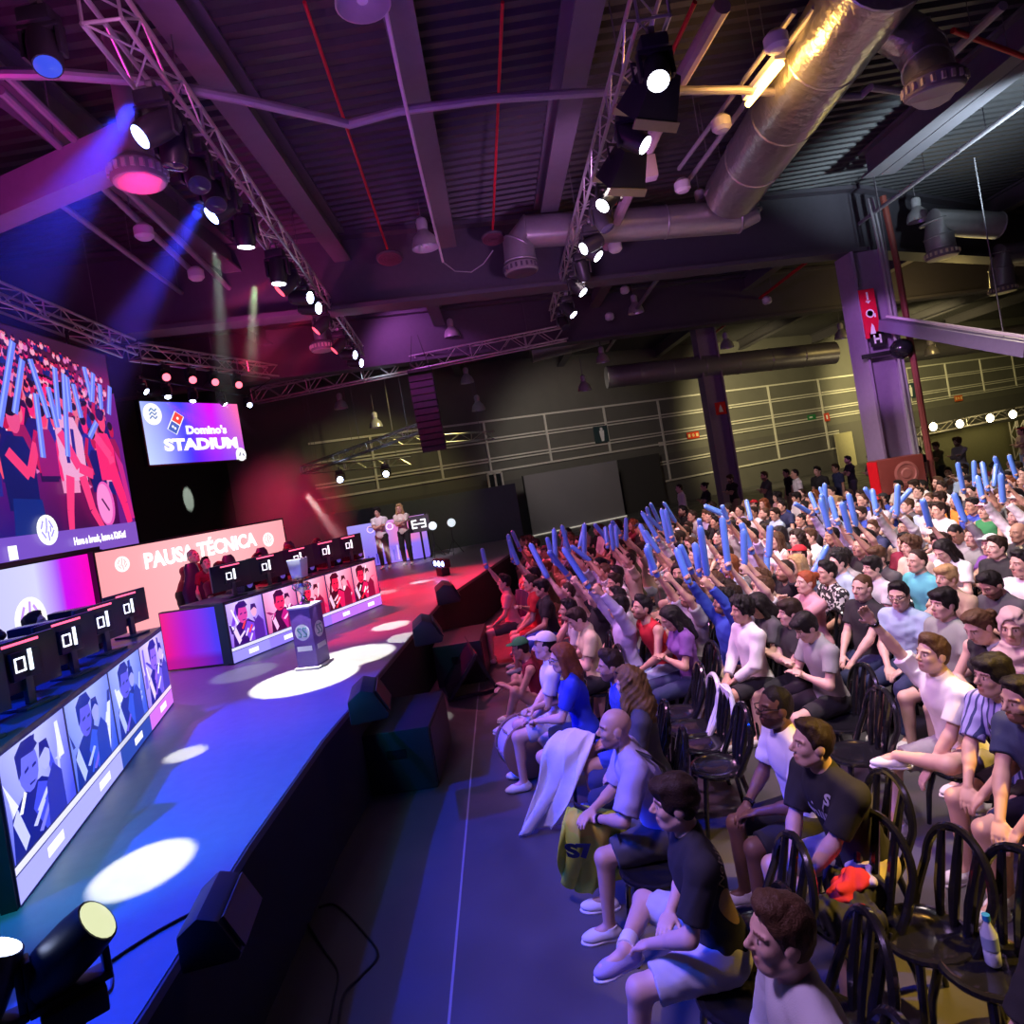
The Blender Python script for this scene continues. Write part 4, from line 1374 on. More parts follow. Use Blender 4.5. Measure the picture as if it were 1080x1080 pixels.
for i, (px, py, lab) in enumerate(bells):
    z = 7.45
    q = PZ(px, py, z)
    if q.y > 25:
        q = PY(px, py, 25)
    o = bell if i == 0 else dup(bell)
    o.location = q
    tag(o, lab)
# small round sensors
sens = MB().lathe([(.05, .10), (.09, .06), (.09, -.02), (.06, -.05), (0, -.06)], n=16).mesh('sensor')
sens.materials.append(mat('sensor white', (.7, .66, .7), .4))
for i, (px, py, lab) in enumerate(((819, 47, 'white ball sensor above the orange tube'), (761, 133, 'white ball sensor below the orange tube'), (720, 198, 'white ball sensor near the bell lamp at the duct end'), (73, 186, 'white sensor on the violet square duct'), (152, 247, 'white sensor on the corner pipe, upper'), (207, 291, 'white sensor on the corner pipe, lower'), (649, 262, 'pinkish sensor on the girder'), (659, 307, 'pink sensor on the strut beyond the girder, nearer'), (643, 335, 'pink sensor on the strut beyond the girder, farther'), (809, 318, 'small sensor left of the column'))):
    q = PZ(px, py, 7.3)
    if q.y > 13.2: q = PY(px, py, 13.2 if i < 7 else 20)
    o = link('smoke_detector', sens)
    o.location = q
    o.scale = (1.5,) * 3
    tag(o, lab, 'sensor', 'ceiling sensors')

# ================================================================== columns
def column(px0, py0, px1, py1, y, w_, m, kind='structure'):
    a, b = PY(px0, py0, y), PY(px1, py1, y)
    x = (a.x + b.x) / 2
    o = ibeam_col(x, y, w_, m)
    return x
def ibeam_col(x, y, w_, m, h):
    c = MB()
    c.box((x - w_ / 2 + .03, y, h / 2), (.06, w_ * .9, h))
    c.box((x + w_ / 2 - .03, y, h / 2), (.06, w_ * .9, h))
    c.box((x, y - w_ * .18, h / 2), (w_ - .1, .05, h))
    c.box((x, y, .1), (w_ + .3, w_ + .3, .2))
    return c
cx_ = (PY(905, 300, COLY).x + PY(950, 500, COLY).x) / 2
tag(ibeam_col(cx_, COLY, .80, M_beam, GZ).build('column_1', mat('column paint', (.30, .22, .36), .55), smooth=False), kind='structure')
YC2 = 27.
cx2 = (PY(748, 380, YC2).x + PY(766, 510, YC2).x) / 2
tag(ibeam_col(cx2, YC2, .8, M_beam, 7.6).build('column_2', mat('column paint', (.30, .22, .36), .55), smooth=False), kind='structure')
# pipes up the column face
for dx, r, m, lab in ((.14, .035, M_pipe, 'pale conduit running up the face of the near column'), (.23, .03, M_pipe, 'second pale conduit up the near column'), (.47, .07, mat('dull red pipe', (.22, .05, .04), .5), 'dull red pipe up the side of the near column')):
    tag(MB().tube([(cx_ + dx, COLY - .64, 0), (cx_ + dx, COLY - .64, 6.2), (cx_ + dx - .05, COLY - .6, 7.9)], r, 8).build('riser_pipe', m), lab, 'pipe')
def sign(name, p, w_, h_, col, label, marks, n=(0, -1, 0), mcol=(.95, .95, .95), em=0.):
    t = thing(name, p, 0, label, 'sign')
    r = Vector((-n[1], n[0], 0))
    Mx = frameM((0, 0, 0), r)
    MB().box((0, 0, 0), (w_, h_, .03)).build('plate', mat('sign %s' % str(col), col, .4, emit=col if em else None, strength=em), t, Mx, smooth=False)
    g = MB()
    for k in marks:
        if k[0] == 'r': g.box((k[1] * w_, k[2] * h_, .017), (k[3] * w_, k[4] * h_, .006))
        elif k[0] == 'c': g.lathe([(k[3] * w_, 0), (k[3] * w_, .006)], (k[1] * w_, k[2] * h_, .015), (0, 0, 1), 16)
        elif k[0] == 'o': g.lathe([(k[3] * w_ * .7, 0), (k[3] * w_ * .7, .006), (k[3] * w_, .006), (k[3] * w_, 0)], (k[1] * w_, k[2] * h_, .015), (0, 0, 1), 16)
        elif k[0] == 'p': g.add([(a * w_, b * h_, .02) for a, b in k[1]], [tuple(range(len(k[1])))])
    g.build('pictogram', mat('pictogram %s' % str(mcol), mcol, .4, emit=mcol if em else None, strength=em), t, Mx, smooth=False)
    return t
yc = COLY - .42
p = PY(904, 333, yc)
sign('fire_hose_sign', (cx_ - .22, yc, p.z), .36, 1.15, (.75, .01, .05), 'tall red sign with white fire symbols on the near column', [('r', 0, .36, .12, .16), ('p', [(-.2, .26), (.2, .26), (0, .2)]), ('o', 0, .0, .28), ('r', .3, -.05, .1, .08), ('p', [(-.18, -.42), (.18, -.42), (.12, -.26), (0, -.2), (-.1, -.3)])])
p = PY(910, 360, yc)
sign('column_letter', (cx_ - .14, yc, p.z), .34, .34, (.02, .02, .022), 'small black plate with white letter H below the red sign', [('r', -.2, 0, .12, .6), ('r', .2, 0, .12, .6), ('r', 0, 0, .4, .14)])
p = PY(925, 372, yc - .3)
t = thing('mounted_loudspeaker', (cx_ + .22, yc - .25, p.z), 0, 'black ball loudspeaker strapped to the near column', 'speaker')
MB().lathe([(.0, -.24), (.12, -.21), (.22, -.10), (.24, 0), (.22, .10), (.12, .21), (0, .24)], n=20).build('body', M_black_gloss, t)
MB().box((-.3, .22, -.02), (1.0, .06, .10)).build('strap', M_black, t, bevel=.01)
p = PY(945, 500, COLY - .75)
t = thing('hose_cabinet', (p.x + .05, COLY - .72, .55), 0, 'red fire hose cabinet with round emblem at the foot of the near column', 'cabinet')
MB().box((0, 0, 1.48), (1.05, .40, .80)).build('body', mat('cabinet dull red', (.25, .05, .04), .5), t, bevel=.02)
MB().box((-.545, 0, 1.48), (.02, .38, .76)).build('side_panel', mat('cabinet bright red', (.75, .01, .02), .4), t, smooth=False)
MB().lathe([(.26, 0), (.28, .015), (.22, .03), (.20, .015), (.12, .015), (.10, .03), (0, .03)], (.08, -.20, 1.50), (0, -1, 0), 24).build('emblem', mat('cabinet emblem', (.42, .14, .12), .4), t)
MB().box((0, 0, .54), (.6, .30, 1.08)).build('plinth', M_black, t, smooth=False)
t.location.z = 0.0
# square boom from the column to the frame edge
b0, b1 = PY(934, 342, COLY - .6), PY(1090, 368, COLY - 4.5)
t = thing('cable_tray', b0, 0, 'straight dark violet cable tray running out from the near column', 'cable tray')
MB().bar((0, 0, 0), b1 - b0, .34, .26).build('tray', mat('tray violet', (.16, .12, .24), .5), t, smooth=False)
for k_ in (.12, .85): MB().tube([(b1 - b0) * k_ + Vector((0, 0, .13)), (b1 - b0) * k_ + Vector((0, 0, ZC - b0.z))], .012, 6).build('hanger', M_steel_grey, t)
MB().tube([(0, -.1, .16), b1 - b0 + Vector((0, -.1, .16))], .035, 8).build('cable', mat('pale cable sheath', (.62, .5, .62), .5), t)

# ================================================================== things on the far wall
def wall_sign(name, px, py, w_, h_, col, label, marks, mcol=(.95, .95, .95), em=0., off=.12):
    p = PW(px, py, off)
    return sign(name, p, w_, h_, col, label, marks, n=(wnn.x, wnn.y, 0), mcol=mcol, em=em)
man_marks = [('c', .05, .30, .10), ('p', [(-.12, .22), (.22, .22), (.2, -.05), (.14, -.42), (-.04, -.42), (-.1, -.05)])]
wall_sign('restroom_sign', 634, 458, .85, .85, (.03, .06, .07), 'square dark sign with white standing figure on the far wall, above the grey screen', man_marks)
wall_sign('restroom_sign', 960, 412, .95, .95, (.03, .06, .08), 'square dark sign with white standing figure on the far wall, behind the near column', man_marks)
exitm = [('r', -.33, 0, .18, .5), ('o', 0, 0, .10), ('r', .33, 0, .18, .5)]
wall_sign('fire_sign', 731, 459, .85, .36, (.75, .06, .02), 'small red sign with three pale symbols on the far wall, left of the far column', exitm, (.95, .8, .4))
wall_sign('fire_sign', 1011, 420, .9, .4, (.75, .14, .03), 'small orange sign on the far wall above the lit gantry', exitm, (.95, .7, .3))
wall_sign('fire_sign', 872, 440, .45, .5, (.65, .06, .03), 'small red sign on the far wall left of the beige door', [('r', 0, 0, .3, .5)])
wall_sign('exit_sign', 856, 440, .7, .3, (.03, .25, .08), 'small green exit sign on the far wall, left of the beige door', [('r', -.1, 0, .4, .3)])
p = PY(757, 431, YC2 - .5)
sign('fire_sign', (cx2 + .05, YC2 - .45, p.z), .42, .5, (.75, .02, .03), 'small red square sign on the far column', [('p', [(-.2, -.3), (.2, -.3), (.1, .1), (0, .3), (-.15, .0)])])

# grey projection screen, doors and a small window in the far wall
def wall_panel(name, pts, m, label, cat, off=.10, th=.10, extra=None):
    q = [PW(*p, off) for p in pts]
    x0 = min(q, key=lambda v: v.xy.dot(wd.xy)); 
    s0 = min(v.xy.dot(wd.xy) for v in q); s1 = max(v.xy.dot(wd.xy) for v in q)
    z0 = max(0, min(v.z for v in q)); z1 = max(v.z for v in q)
    base = x0.xy + wd.xy * (s0 - x0.xy.dot(wd.xy))
    t = thing(name, (base.x, base.y, z0), 0, label, cat)
    Mx = frameM((0, 0, 0), wd)
    W_, H_ = s1 - s0, z1 - z0
    MB().box((W_ / 2, H_ / 2, 0), (W_, H_, th)).build('panel', m, t, Mx, smooth=False)
    return t, Mx, W_, H_
t, Mx, W_, H_ = wall_panel('projection_screen', ((552, 502), (650, 490), (562, 566), (660, 549)), mat('grey screen cloth', (.21, .20, .22), .9, scale=.6), 'large plain grey screen with bright bottom rail standing before the far wall', 'screen', off=1.2)
MB().box((W_ / 2, -.02, .05), (W_ + .1, .14, .12)).build('bottom_rail', mat('glowing pale rail', (.85, .82, .75), .4, emit=(.9, .85, .7), strength=.35), t, Mx, smooth=False)  # the rail is no lamp; its brightness is added emission
mm = MB()
for x in (.0, W_):
    mm.box((x, H_ / 2 - .5, -.02), (.06, H_ + 1.0, .06))
mm.build('post', M_black, t, Mx, smooth=False)
t, Mx, W_, H_ = wall_panel('door_1', ((664, 485), (694, 478), (664, 560), (694, 545)), mat('dark gate', (.05, .048, .05), .7), None, None, off=.3)
t['kind'] = 'structure'
t, Mx, W_, H_ = wall_panel('door_2', ((880, 458), (897, 456), (890, 503), (905, 500)), mat('beige door', (.50, .46, .28), .6), None, None, off=.3)
t['kind'] = 'structure'
t, Mx, W_, H_ = wall_panel('window_1', ((517, 500), (528, 498), (520, 538), (533, 536)), mat('dark pane', (.03, .035, .04), .15), None, None, off=.5, th=.04)
t['kind'] = 'structure'
m = MB()
for k in range(3):
    m.box((W_ * k / 2, H_ / 2, .04), (.09, H_, .07))
    m.box((W_ / 2, H_ * k / 2, .04), (W_, .09, .07))
m.build('window_frame', M_rail, t, Mx, smooth=False)
# dark service wall and low grey wall left of the projection screen
tag(MB().bar(Vector((-7.0, 25.5, 1.3)), Vector((.6, 25.5, 1.3)), .2, 2.6).build('wall_partition', mat('partition grey green', (.075, .085, .088), .85), smooth=False), kind='structure')

# ---- lit gantry at the far corner
GYD = 24.0
g0, g1 = PY(968, 454, GYD), PY(1110, 433, GYD)
gx0, gx1 = g0.x, g1.x
gz = (g0.z + g1.z) / 2
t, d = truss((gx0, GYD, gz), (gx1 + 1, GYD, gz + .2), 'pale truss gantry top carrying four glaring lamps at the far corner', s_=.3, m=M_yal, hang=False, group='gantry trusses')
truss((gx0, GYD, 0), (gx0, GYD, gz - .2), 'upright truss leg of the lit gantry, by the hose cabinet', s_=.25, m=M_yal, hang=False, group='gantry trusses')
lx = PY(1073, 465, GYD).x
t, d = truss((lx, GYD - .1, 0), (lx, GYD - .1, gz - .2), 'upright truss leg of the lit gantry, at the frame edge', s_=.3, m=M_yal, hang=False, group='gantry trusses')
tag(MB().box(((gx0 + gx1) / 2 + .5, GYD + .6, gz / 2 - .1), (gx1 - gx0 + .6, .08, gz - .2)).build('backdrop_board', mat('olive board', (.10, .10, .045), .8), smooth=False), 'dark olive backdrop board hanging in the lit gantry', 'backdrop')
tag(MB().box((lx + .7, GYD - .5, 1.6), (.8, .06, 3.2)).build('banner', mat('white banner', (.8, .78, .68), .7), bevel=.005), 'white upright banner at the frame edge beside the gantry leg', 'banner')
for i, (px, py) in enumerate(((985, 450), (1013, 447), (1045, 441), (1069, 437))):
    q = PY(px, py, GYD - .35)
    t = thing('par_lamp', q, 0, f'glaring warm lamp on the far gantry, {ords[i]} from the near column', 'lamp', 'gantry lamps')
    MB().lathe([(.10, .25), (.14, .1), (.16, 0), (.15, 0), (.12, .12)], (0, .02, 0), (0, 1, .1), 18).build('can', M_black, t)
    MB().lathe([(.14, 0), (.10, .02), (0, .03)], (0, .04, 0), (0, -1, 0), 18).build('lens', L_WARM, t)
    MB().tube([(-.17, .1, 0), (-.17, .1, .2), (.17, .1, .2), (.17, .1, 0)], .012, 6).build('bracket', M_black, t)
# round moving lamps glimpsed above the crowd screen
q = PZ(48, 60, 6.9)
mh((q.x, q.y, q.z + .4), 0, (.2, -.3, -1), mat('lens dim blue', (0, 0, 0), .3, emit=(.05, .1, 1), strength=.8), 'dim blue lamp hanging in the dark corner near the frame top', 'lone lamps')
for o in [proto_base] + [c for c in KIDS.get(proto_base.name, [])]:
    bpy.data.objects.remove(o)
# ================================================================== figures: smooth solids polygonised on a grid
V3 = lambda *a: np.array(a, dtype=np.float64)
def unit(v):
    v = np.asarray(v, float)
    return v / (np.linalg.norm(v) + 1e-9)
def rotm(axis, deg):
    return np.array(Matrix.Rotation(R(deg), 3, axis))

def grid_axis(lo, hi, h, zones=()):
    out, x = [], lo
    while x < hi:
        out.append(x)
        st_ = h
        for a, b, hh in zones:
            if a - h <= x <= b: st_ = min(st_, hh)
        x += st_
    out.append(x)
    return np.array(out, dtype=np.float32)

class Field:
    def __init__(s, lo, hi, h, zones=None):
        z = zones or [(), (), ()]
        s.ax = [grid_axis(lo[i], hi[i], h, z[i]) for i in range(3)]
        s.v = np.full([len(a) for a in s.ax], 1., dtype=np.float32)
    def win(s, lo, hi):
        sl = []
        for i in range(3):
            a = np.searchsorted(s.ax[i], lo[i])
            b = np.searchsorted(s.ax[i], hi[i])
            sl.append(slice(max(0, a - 1), min(len(s.ax[i]), b + 1)))
        return tuple(sl), [s.ax[i][sl[i]].reshape([-1 if j == i else 1 for j in range(3)]) for i in range(3)]
    def comb(s, sl, d, k, sub=False):
        v = s.v[sl]
        if v.size == 0: return
        if sub:
            h = np.clip(.5 - .5 * (v + d) / k, 0, 1)
            s.v[sl] = v * (1 - h) - d * h + k * h * (1 - h)
        else:
            h = np.clip(.5 + .5 * (v - d) / k, 0, 1)
            s.v[sl] = v * (1 - h) + d * h - k * h * (1 - h)
    def rc(s, a, b, ra, rb, k=.02, off=0., clip=None, sub=False):
        """tapered capsule; clip=(t0,t1) cuts it flat along its length"""
        a, b = np.asarray(a, float), np.asarray(b, float)
        ra, rb = ra + off, rb + off
        m = max(ra, rb) + k + .03
        sl, (x, y, z) = s.win(np.minimum(a, b) - m, np.maximum(a, b) + m)
        d = b - a
        L = np.linalg.norm(d) + 1e-9
        u = d / L
        px, py, pz = x - a[0], y - a[1], z - a[2]
        t = px * u[0] + py * u[1] + pz * u[2]
        tc = np.clip(t, 0, L)
        q = np.sqrt((px - u[0] * tc) ** 2 + (py - u[1] * tc) ** 2 + (pz - u[2] * tc) ** 2) - (ra + (rb - ra) * tc / L)
        if clip is not None:
            q = np.maximum(q, np.maximum(clip[0] * L - t, t - clip[1] * L))
        s.comb(sl, q.astype(np.float32), k, sub)
    def ell(s, c, r, M=None, k=.03, off=0., sub=False):
        c = np.asarray(c, float)
        r = np.asarray(r, float) + off
        m = r.max() + k + .03
        sl, (x, y, z) = s.win(c - m, c + m)
        x, y, z = x - c[0], y - c[1], z - c[2]
        if M is not None:
            X = x * M[0, 0] + y * M[1, 0] + z * M[2, 0]
            Y = x * M[0, 1] + y * M[1, 1] + z * M[2, 1]
            Z = x * M[0, 2] + y * M[1, 2] + z * M[2, 2]
        else:
            X, Y, Z = x, y, z
        k0 = np.sqrt((X / r[0]) ** 2 + (Y / r[1]) ** 2 + (Z / r[2]) ** 2)
        k1 = np.sqrt((X / r[0] ** 2) ** 2 + (Y / r[1] ** 2) ** 2 + (Z / r[2] ** 2) ** 2) + 1e-6
        s.comb(sl, (k0 * (k0 - 1) / k1).astype(np.float32), k, sub)
    def cut(s, p, n, box=None):
        """remove everything on the +n side of the plane through p (within box)"""
        n = unit(n)
        sl, (x, y, z) = s.win(*(box if box else ((-9,) * 3, (9,) * 3)))
        d = (x - p[0]) * n[0] + (y - p[1]) * n[1] + (z - p[2]) * n[2]
        s.v[sl] = np.maximum(s.v[sl], d.astype(np.float32))
    def ripple(s, amp, seed, scale=1.):
        r = np.random.default_rng(seed)
        x, y, z = [s.ax[i].reshape([-1 if j == i else 1 for j in range(3)]) for i in range(3)]
        for _ in range(4):
            k = r.normal(size=3) * 30 * scale
            k2 = r.normal(size=3) * 14 * scale
            s.v += (amp * np.sin(k[0] * x + k[1] * y + k[2] * z + 2.2 * np.sin(k2[0] * x + k2[1] * y + k2[2] * z))).astype(np.float32)
    def mesh(s, name):
        v = s.v
        nx, ny, nz = v.shape
        ins = v < 0
        c = np.zeros((nx - 1, ny - 1, nz - 1), np.uint8)
        for i in (0, 1):
            for j in (0, 1):
                for k in (0, 1):
                    c += ins[i:nx - 1 + i, j:ny - 1 + j, k:nz - 1 + k]
        act = (c > 0) & (c < 8)
        I, J, K = np.nonzero(act)
        idx = np.full(act.shape, -1, np.int64)
        idx[I, J, K] = np.arange(len(I))
        acc = np.zeros((len(I), 3))
        cnt = np.zeros(len(I))
        ax = s.ax
        for a in range(3):
            o1, o2 = [(1, 2), (0, 2), (0, 1)][a]
            for p in (0, 1):
                for q in (0, 1):
                    d0 = [0, 0, 0]
                    d0[o1], d0[o2] = p, q
                    d1 = list(d0)
                    d1[a] = 1
                    A0 = (I + d0[0], J + d0[1], K + d0[2])
                    A1 = (I + d1[0], J + d1[1], K + d1[2])
                    v0, v1 = v[A0], v[A1]
                    cr = (v0 < 0) != (v1 < 0)
                    t = np.where(cr, v0 / np.where(cr, v0 - v1, 1), 0)
                    for w_ in range(3):
                        c0, c1 = ax[w_][A0[w_]], ax[w_][A1[w_]]
                        acc[:, w_] += np.where(cr, c0 + (c1 - c0) * t, 0)
                    cnt += cr
        P = acc / np.maximum(cnt, 1)[:, None]
        F_ = []
        for a in range(3):
            o1, o2 = [(1, 2), (2, 0), (0, 1)][a]
            sl0 = [slice(1, n - 1) for n in v.shape]
            sl1 = [slice(1, n - 1) for n in v.shape]
            sl0[a] = slice(0, v.shape[a] - 1)
            sl1[a] = slice(1, v.shape[a])
            A_, B_ = ins[tuple(sl0)], ins[tuple(sl1)]
            e_ = np.nonzero(A_ != B_)
            if len(e_[0]) == 0: continue
            base = [e_[w_] + (1 if w_ != a else 0) for w_ in range(3)]
            flip = A_[e_]
            q = []
            for da, db in ((-1, -1), (0, -1), (0, 0), (-1, 0)):
                b = [x.copy() for x in base]
                b[o1] = b[o1] + da
                b[o2] = b[o2] + db
                q.append(idx[b[0], b[1], b[2]])
            q = np.stack(q, 1)
            q[~flip] = q[~flip][:, ::-1]
            F_.append(q)
        Q = np.concatenate(F_)
        Q = Q[(Q >= 0).all(1)]
        me = bpy.data.meshes.new(name)
        me.vertices.add(len(P))
        me.vertices.foreach_set('co', P.astype(np.float32).ravel())
        me.loops.add(len(Q) * 4)
        me.loops.foreach_set('vertex_index', Q.astype(np.int32).ravel())
        me.polygons.add(len(Q))
        me.polygons.foreach_set('loop_start', np.arange(0, len(Q) * 4, 4, dtype=np.int32))
        me.polygons.foreach_set('loop_total', np.full(len(Q), 4, np.int32))
        me.update(calc_edges=True)
        me.polygons.foreach_set('use_smooth', [True] * len(Q))
        return me, P

def ik(a, c, l1, l2, pole):
    """middle joint of a two-bone chain from a to c, bent towards pole"""
    a, c = np.asarray(a, float), np.asarray(c, float)
    d = c - a
    L = np.linalg.norm(d)
    if L > (l1 + l2) * .995:
        c = a + d / L * (l1 + l2) * .995
        d = c - a
        L = np.linalg.norm(d)
    u = d / L
    x = (l1 * l1 - l2 * l2 + L * L) / (2 * L)
    h = math.sqrt(max(0, l1 * l1 - x * x))
    p = np.asarray(pole, float)
    p = unit(p - u * p.dot(u))
    return a + u * x + p * h, c

SK = dict(hip=.095, sh=.185, torso=.50, ua=.285, fa=.255, th=.43, sn=.42, head=.135)
DEF = dict(seat=.55, hips=(0, 0), lean=8, twist=0, side=0, head=(0, 0, 0), lh=(.30, .09, .62), rh=(.30, -.09, .62), lp=(-.2, .6, -.7), rp=(-.2, -.6, -.7),
           lf=(.44, .13, .085), rf=(.44, -.13, .085), lk=(1, .15, .8), rk=(1, -.15, .8), fat=1., sh=1., sleeve=.62, leg=.72, fist='', reach='', toe=(0, 0), fem=0, loose=1., hem=.02, curl=.5,
           foot_dir=((1, .1, 0), (1, -.1, 0)))

class Fig:
    def __init__(s, **kw):
        p = dict(DEF)
        p.update(kw)
        s.p = p
        s.hipc = V3(p['hips'][0], p['hips'][1], p['seat'])
        T = rotm('Z', p['twist']) @ rotm('Y', p['lean']) @ rotm('X', -p['side'])
        s.T = T
        T2 = rotm('Z', p['twist'] * .4) @ rotm('Y', p['lean'] * .5) @ rotm('X', -p['side'] * .5)
        s.T2 = T2
        s.mid = s.hipc + T2 @ V3(0, 0, .22)
        s.chest = s.mid + T @ V3(.0, 0, .16)
        s.neck = s.mid + T @ V3(-.015, 0, .325)
        w = SK['sh'] * p['sh']
        s.shl = s.mid + T @ V3(-.01, w, .265)
        s.shr = s.mid + T @ V3(-.01, -w, .265)
        s.hl = s.hipc + T2 @ V3(0, SK['hip'], 0)
        s.hr = s.hipc + T2 @ V3(0, -SK['hip'], 0)
        s.el, s.wl = ik(s.shl, p['lh'], SK['ua'], SK['fa'], p['lp'])
        s.er, s.wr = ik(s.shr, p['rh'], SK['ua'], SK['fa'], p['rp'])
        s.kl, s.al = ik(s.hl, p['lf'], SK['th'], SK['sn'], p['lk'])
        s.kr, s.ar = ik(s.hr, p['rf'], SK['th'], SK['sn'], p['rk'])
        yaw, pit, rol = p['head']
        s.HR = rotm('Z', p['twist'] + yaw) @ rotm('Y', pit) @ rotm('X', -rol)
        s.hc = s.neck + T @ V3(.0, 0, .06) + s.HR @ V3(.035, 0, .105)
        s.HM = Matrix.Translation(s.hc) @ Matrix(s.HR.tolist()).to_4x4()
        allp = np.array([s.hipc, s.shl, s.shr, s.el, s.er, s.wl, s.wr, s.kl, s.kr, s.al, s.ar, s.hc])
        s.lo, s.hi = allp.min(0) - .22, allp.max(0) + .22
        s.lo[2] = max(s.lo[2], -.03)
    def hand_prims(s, f, el, w, side, fist, fine):
        """palm, four unequal fingers with knuckle bends, thumb off the side of the palm"""
        d = unit(w - el)
        up = V3(0, 0, 1) if abs(d[2]) < .8 else V3(-1, 0, 0)
        # palm normal: down for resting hands, inwards for raised ones
        n = unit(np.cross(np.cross(d, -up), d)) if abs(d[2]) < .8 else unit(V3(.2, -side, 0) - d * V3(.2, -side, 0).dot(d))
        a = unit(np.cross(n, d)) * 1.
        thumb = side if a.dot(V3(0, side, 0)) < 0 else -side
        if abs(d[2]) >= .8: a = unit(np.cross(d, n)); 
        tdir = a if a.dot(V3(1 if abs(d[2]) >= .8 else 0, -side if abs(d[2]) < .8 else 0, 0)) > 0 else -a
        pc = w + d * .05
        M = np.stack([d, a, n], 1)
        f.ell(pc, (.055, .042, .018), M, k=.015)
        cl = 1.9 if fist else s.p['curl']
        for i, L in enumerate((.062, .072, .068, .052)):
            y = (1.5 - i) * .020
            b = w + d * .088 + tdir * y
            c1 = d * math.cos(cl * .5) + n * math.sin(cl * .5)
            c2 = d * math.cos(cl * 1.1) + n * math.sin(cl * 1.1)
            c3 = d * math.cos(cl * 1.6) + n * math.sin(cl * 1.6)
            m1 = b + c1 * L * .45
            m2 = m1 + c2 * L * .32
            f.rc(w + d * .05 + tdir * y * .8, b, .010, .0095, k=.008)
            f.rc(b, m1, .0095, .009, k=.004)
            f.rc(m1, m2, .009, .0082, k=.003)
            f.rc(m2, m2 + c3 * L * .27, .0082, .0072, k=.003)
        tb = w + d * .025 + tdir * .030
        t1 = tb + (d * .6 + tdir * .65 + n * .35) * .042
        t2 = t1 + (d * .85 + tdir * (.0 if fist else .25) + n * (.7 if fist else .2)) * .032
        f.rc(tb, t1, .013, .0105, k=.01)
        f.rc(t1, t2, .0105, .0085, k=.004)
    def torso(s, f, off, k=.05):
        p, T, T2, fat = s.p, s.T, s.T2, s.p['fat']
        f.ell(s.hipc + T2 @ V3(-.01, 0, .03), (.125 * fat, .168 * fat * (1.04 if p['fem'] else 1), .12), T2, k, off)
        f.ell(s.mid + T @ V3(.005 * fat, 0, -.04), (.10 * fat * fat, .142 * fat - .012 * p['fem'], .17), T, k, off)
        f.ell(s.chest + T @ V3(.0, 0, .0), (.108 * fat, .165 * p['sh'] * (fat * .5 + .5), .165), T, k, off)
        if p['fem']:
            for y in (-.07, .07):
                f.ell(s.chest + T @ V3(.085, y, .0), (.055, .062, .06), T, .04, off)
        f.rc(s.shl, s.shr, .050, .050, k * .8, off)
        for q in (s.shl, s.shr):
            f.rc(s.neck + T @ V3(-.01, 0, .02), q, .042, .042, .035, off * .8)
    def body(s, name, h, hh, beard=0, fine=True):
        p, T = s.p, s.T
        zn = None
        hl = s.hc - .15
        hu = s.hc + .15
        zn = [[(hl[i], hu[i], hh)] for i in range(3)]
        if fine:
            for w in (s.wl, s.wr):
                for i in range(3): zn[i].append((w[i] - .12, w[i] + .12, hh * 1.15))
        f = Field(s.lo, s.hi, h, zn)
        s.torso(f, 0)
        f.rc(s.neck, s.hc + s.HR @ V3(-.025, 0, -.04), .058 - .008 * p['fem'], .056 - .008 * p['fem'], .03)
        g = p['fat'] * .6 + .4
        for hp, kn, an, sd, fd in ((s.hl, s.kl, s.al, 1, p['foot_dir'][0]), (s.hr, s.kr, s.ar, -1, p['foot_dir'][1])):
            f.rc(hp, kn, .088 * g, .056, .05)
            f.rc(kn, an, .053, .036, .03)
            f.rc(kn + (an - kn) * .12 + unit(hp - kn) * .018, kn + (an - kn) * .5 + unit(hp - kn) * .012, .045, .036, .03)
            d = unit(fd)
            f.rc(an - V3(0, 0, .02), an + d * .13 - V3(0, 0, .045), .036, .028, .02)
        for sh, el, w, sd, nm in ((s.shl, s.el, s.wl, 1, 'l'), (s.shr, s.er, s.wr, -1, 'r')):
            f.rc(sh, el, .046 * g - .006 * p['fem'], .037, .025)
            f.rc(el, w, .039, .025, .02)
            f.rc(el + (w - el) * .1, el + (w - el) * .4, .041, .036, .02)
            s.hand_prims(f, el, w, sd, nm in p['fist'], fine)
        # head
        H = lambda *a: s.hc + s.HR @ V3(*a)
        M = s.HR
        sc = 1 - .04 * p['fem']
        f.ell(H(-.012, 0, .032), (.098 * sc, .076 * sc, .090 * sc), M, .02)
        f.ell(H(.022, 0, -.03), (.070, .063, .090), M, .03)
        f.ell(H(.052, 0, -.092), (.034, .034, .026), M, .03)
        for y in (-1, 1):
            f.rc(H(-.01, y * .058, -.055), H(.045, y * .026, -.098), .016, .014, .03)
            f.ell(H(.058, y * .042, -.025), (.022, .018, .022), M, .02)
            f.rc(H(.082, y * .014, .024), H(.068, y * .050, .024), .011, .009, .012)
        f.rc(H(.086, 0, .014), H(.112, 0, -.026), .0085, .0125, .010)
        f.ell(H(.100, 0, -.034), (.012, .018, .008), M, .008)
        for y in (-1, 1):
            f.ell(H(.101, y * .032, .003), (.016, .018, .0125), M, .010, sub=True)
            f.ell(H(.074, y * .032, .003), (.0135, .0145, .0125), M, .003)
            f.ell(H(-.012, y * .076, -.008), (.026, .010, .033), M, .006)
        f.ell(H(.085, 0, -.063), (.013, .024, .0075), M, .008)
        f.ell(H(.083, 0, -.075), (.012, .020, .0075), M, .006)
        me, P = f.mesh(name)
        # local tints: lips, brows, eyes, beard
        q = (P - s.hc) @ s.HR
        tint = np.ones((len(P), 4), np.float32)
        x, y, z = q[:, 0], np.abs(q[:, 1]), q[:, 2]
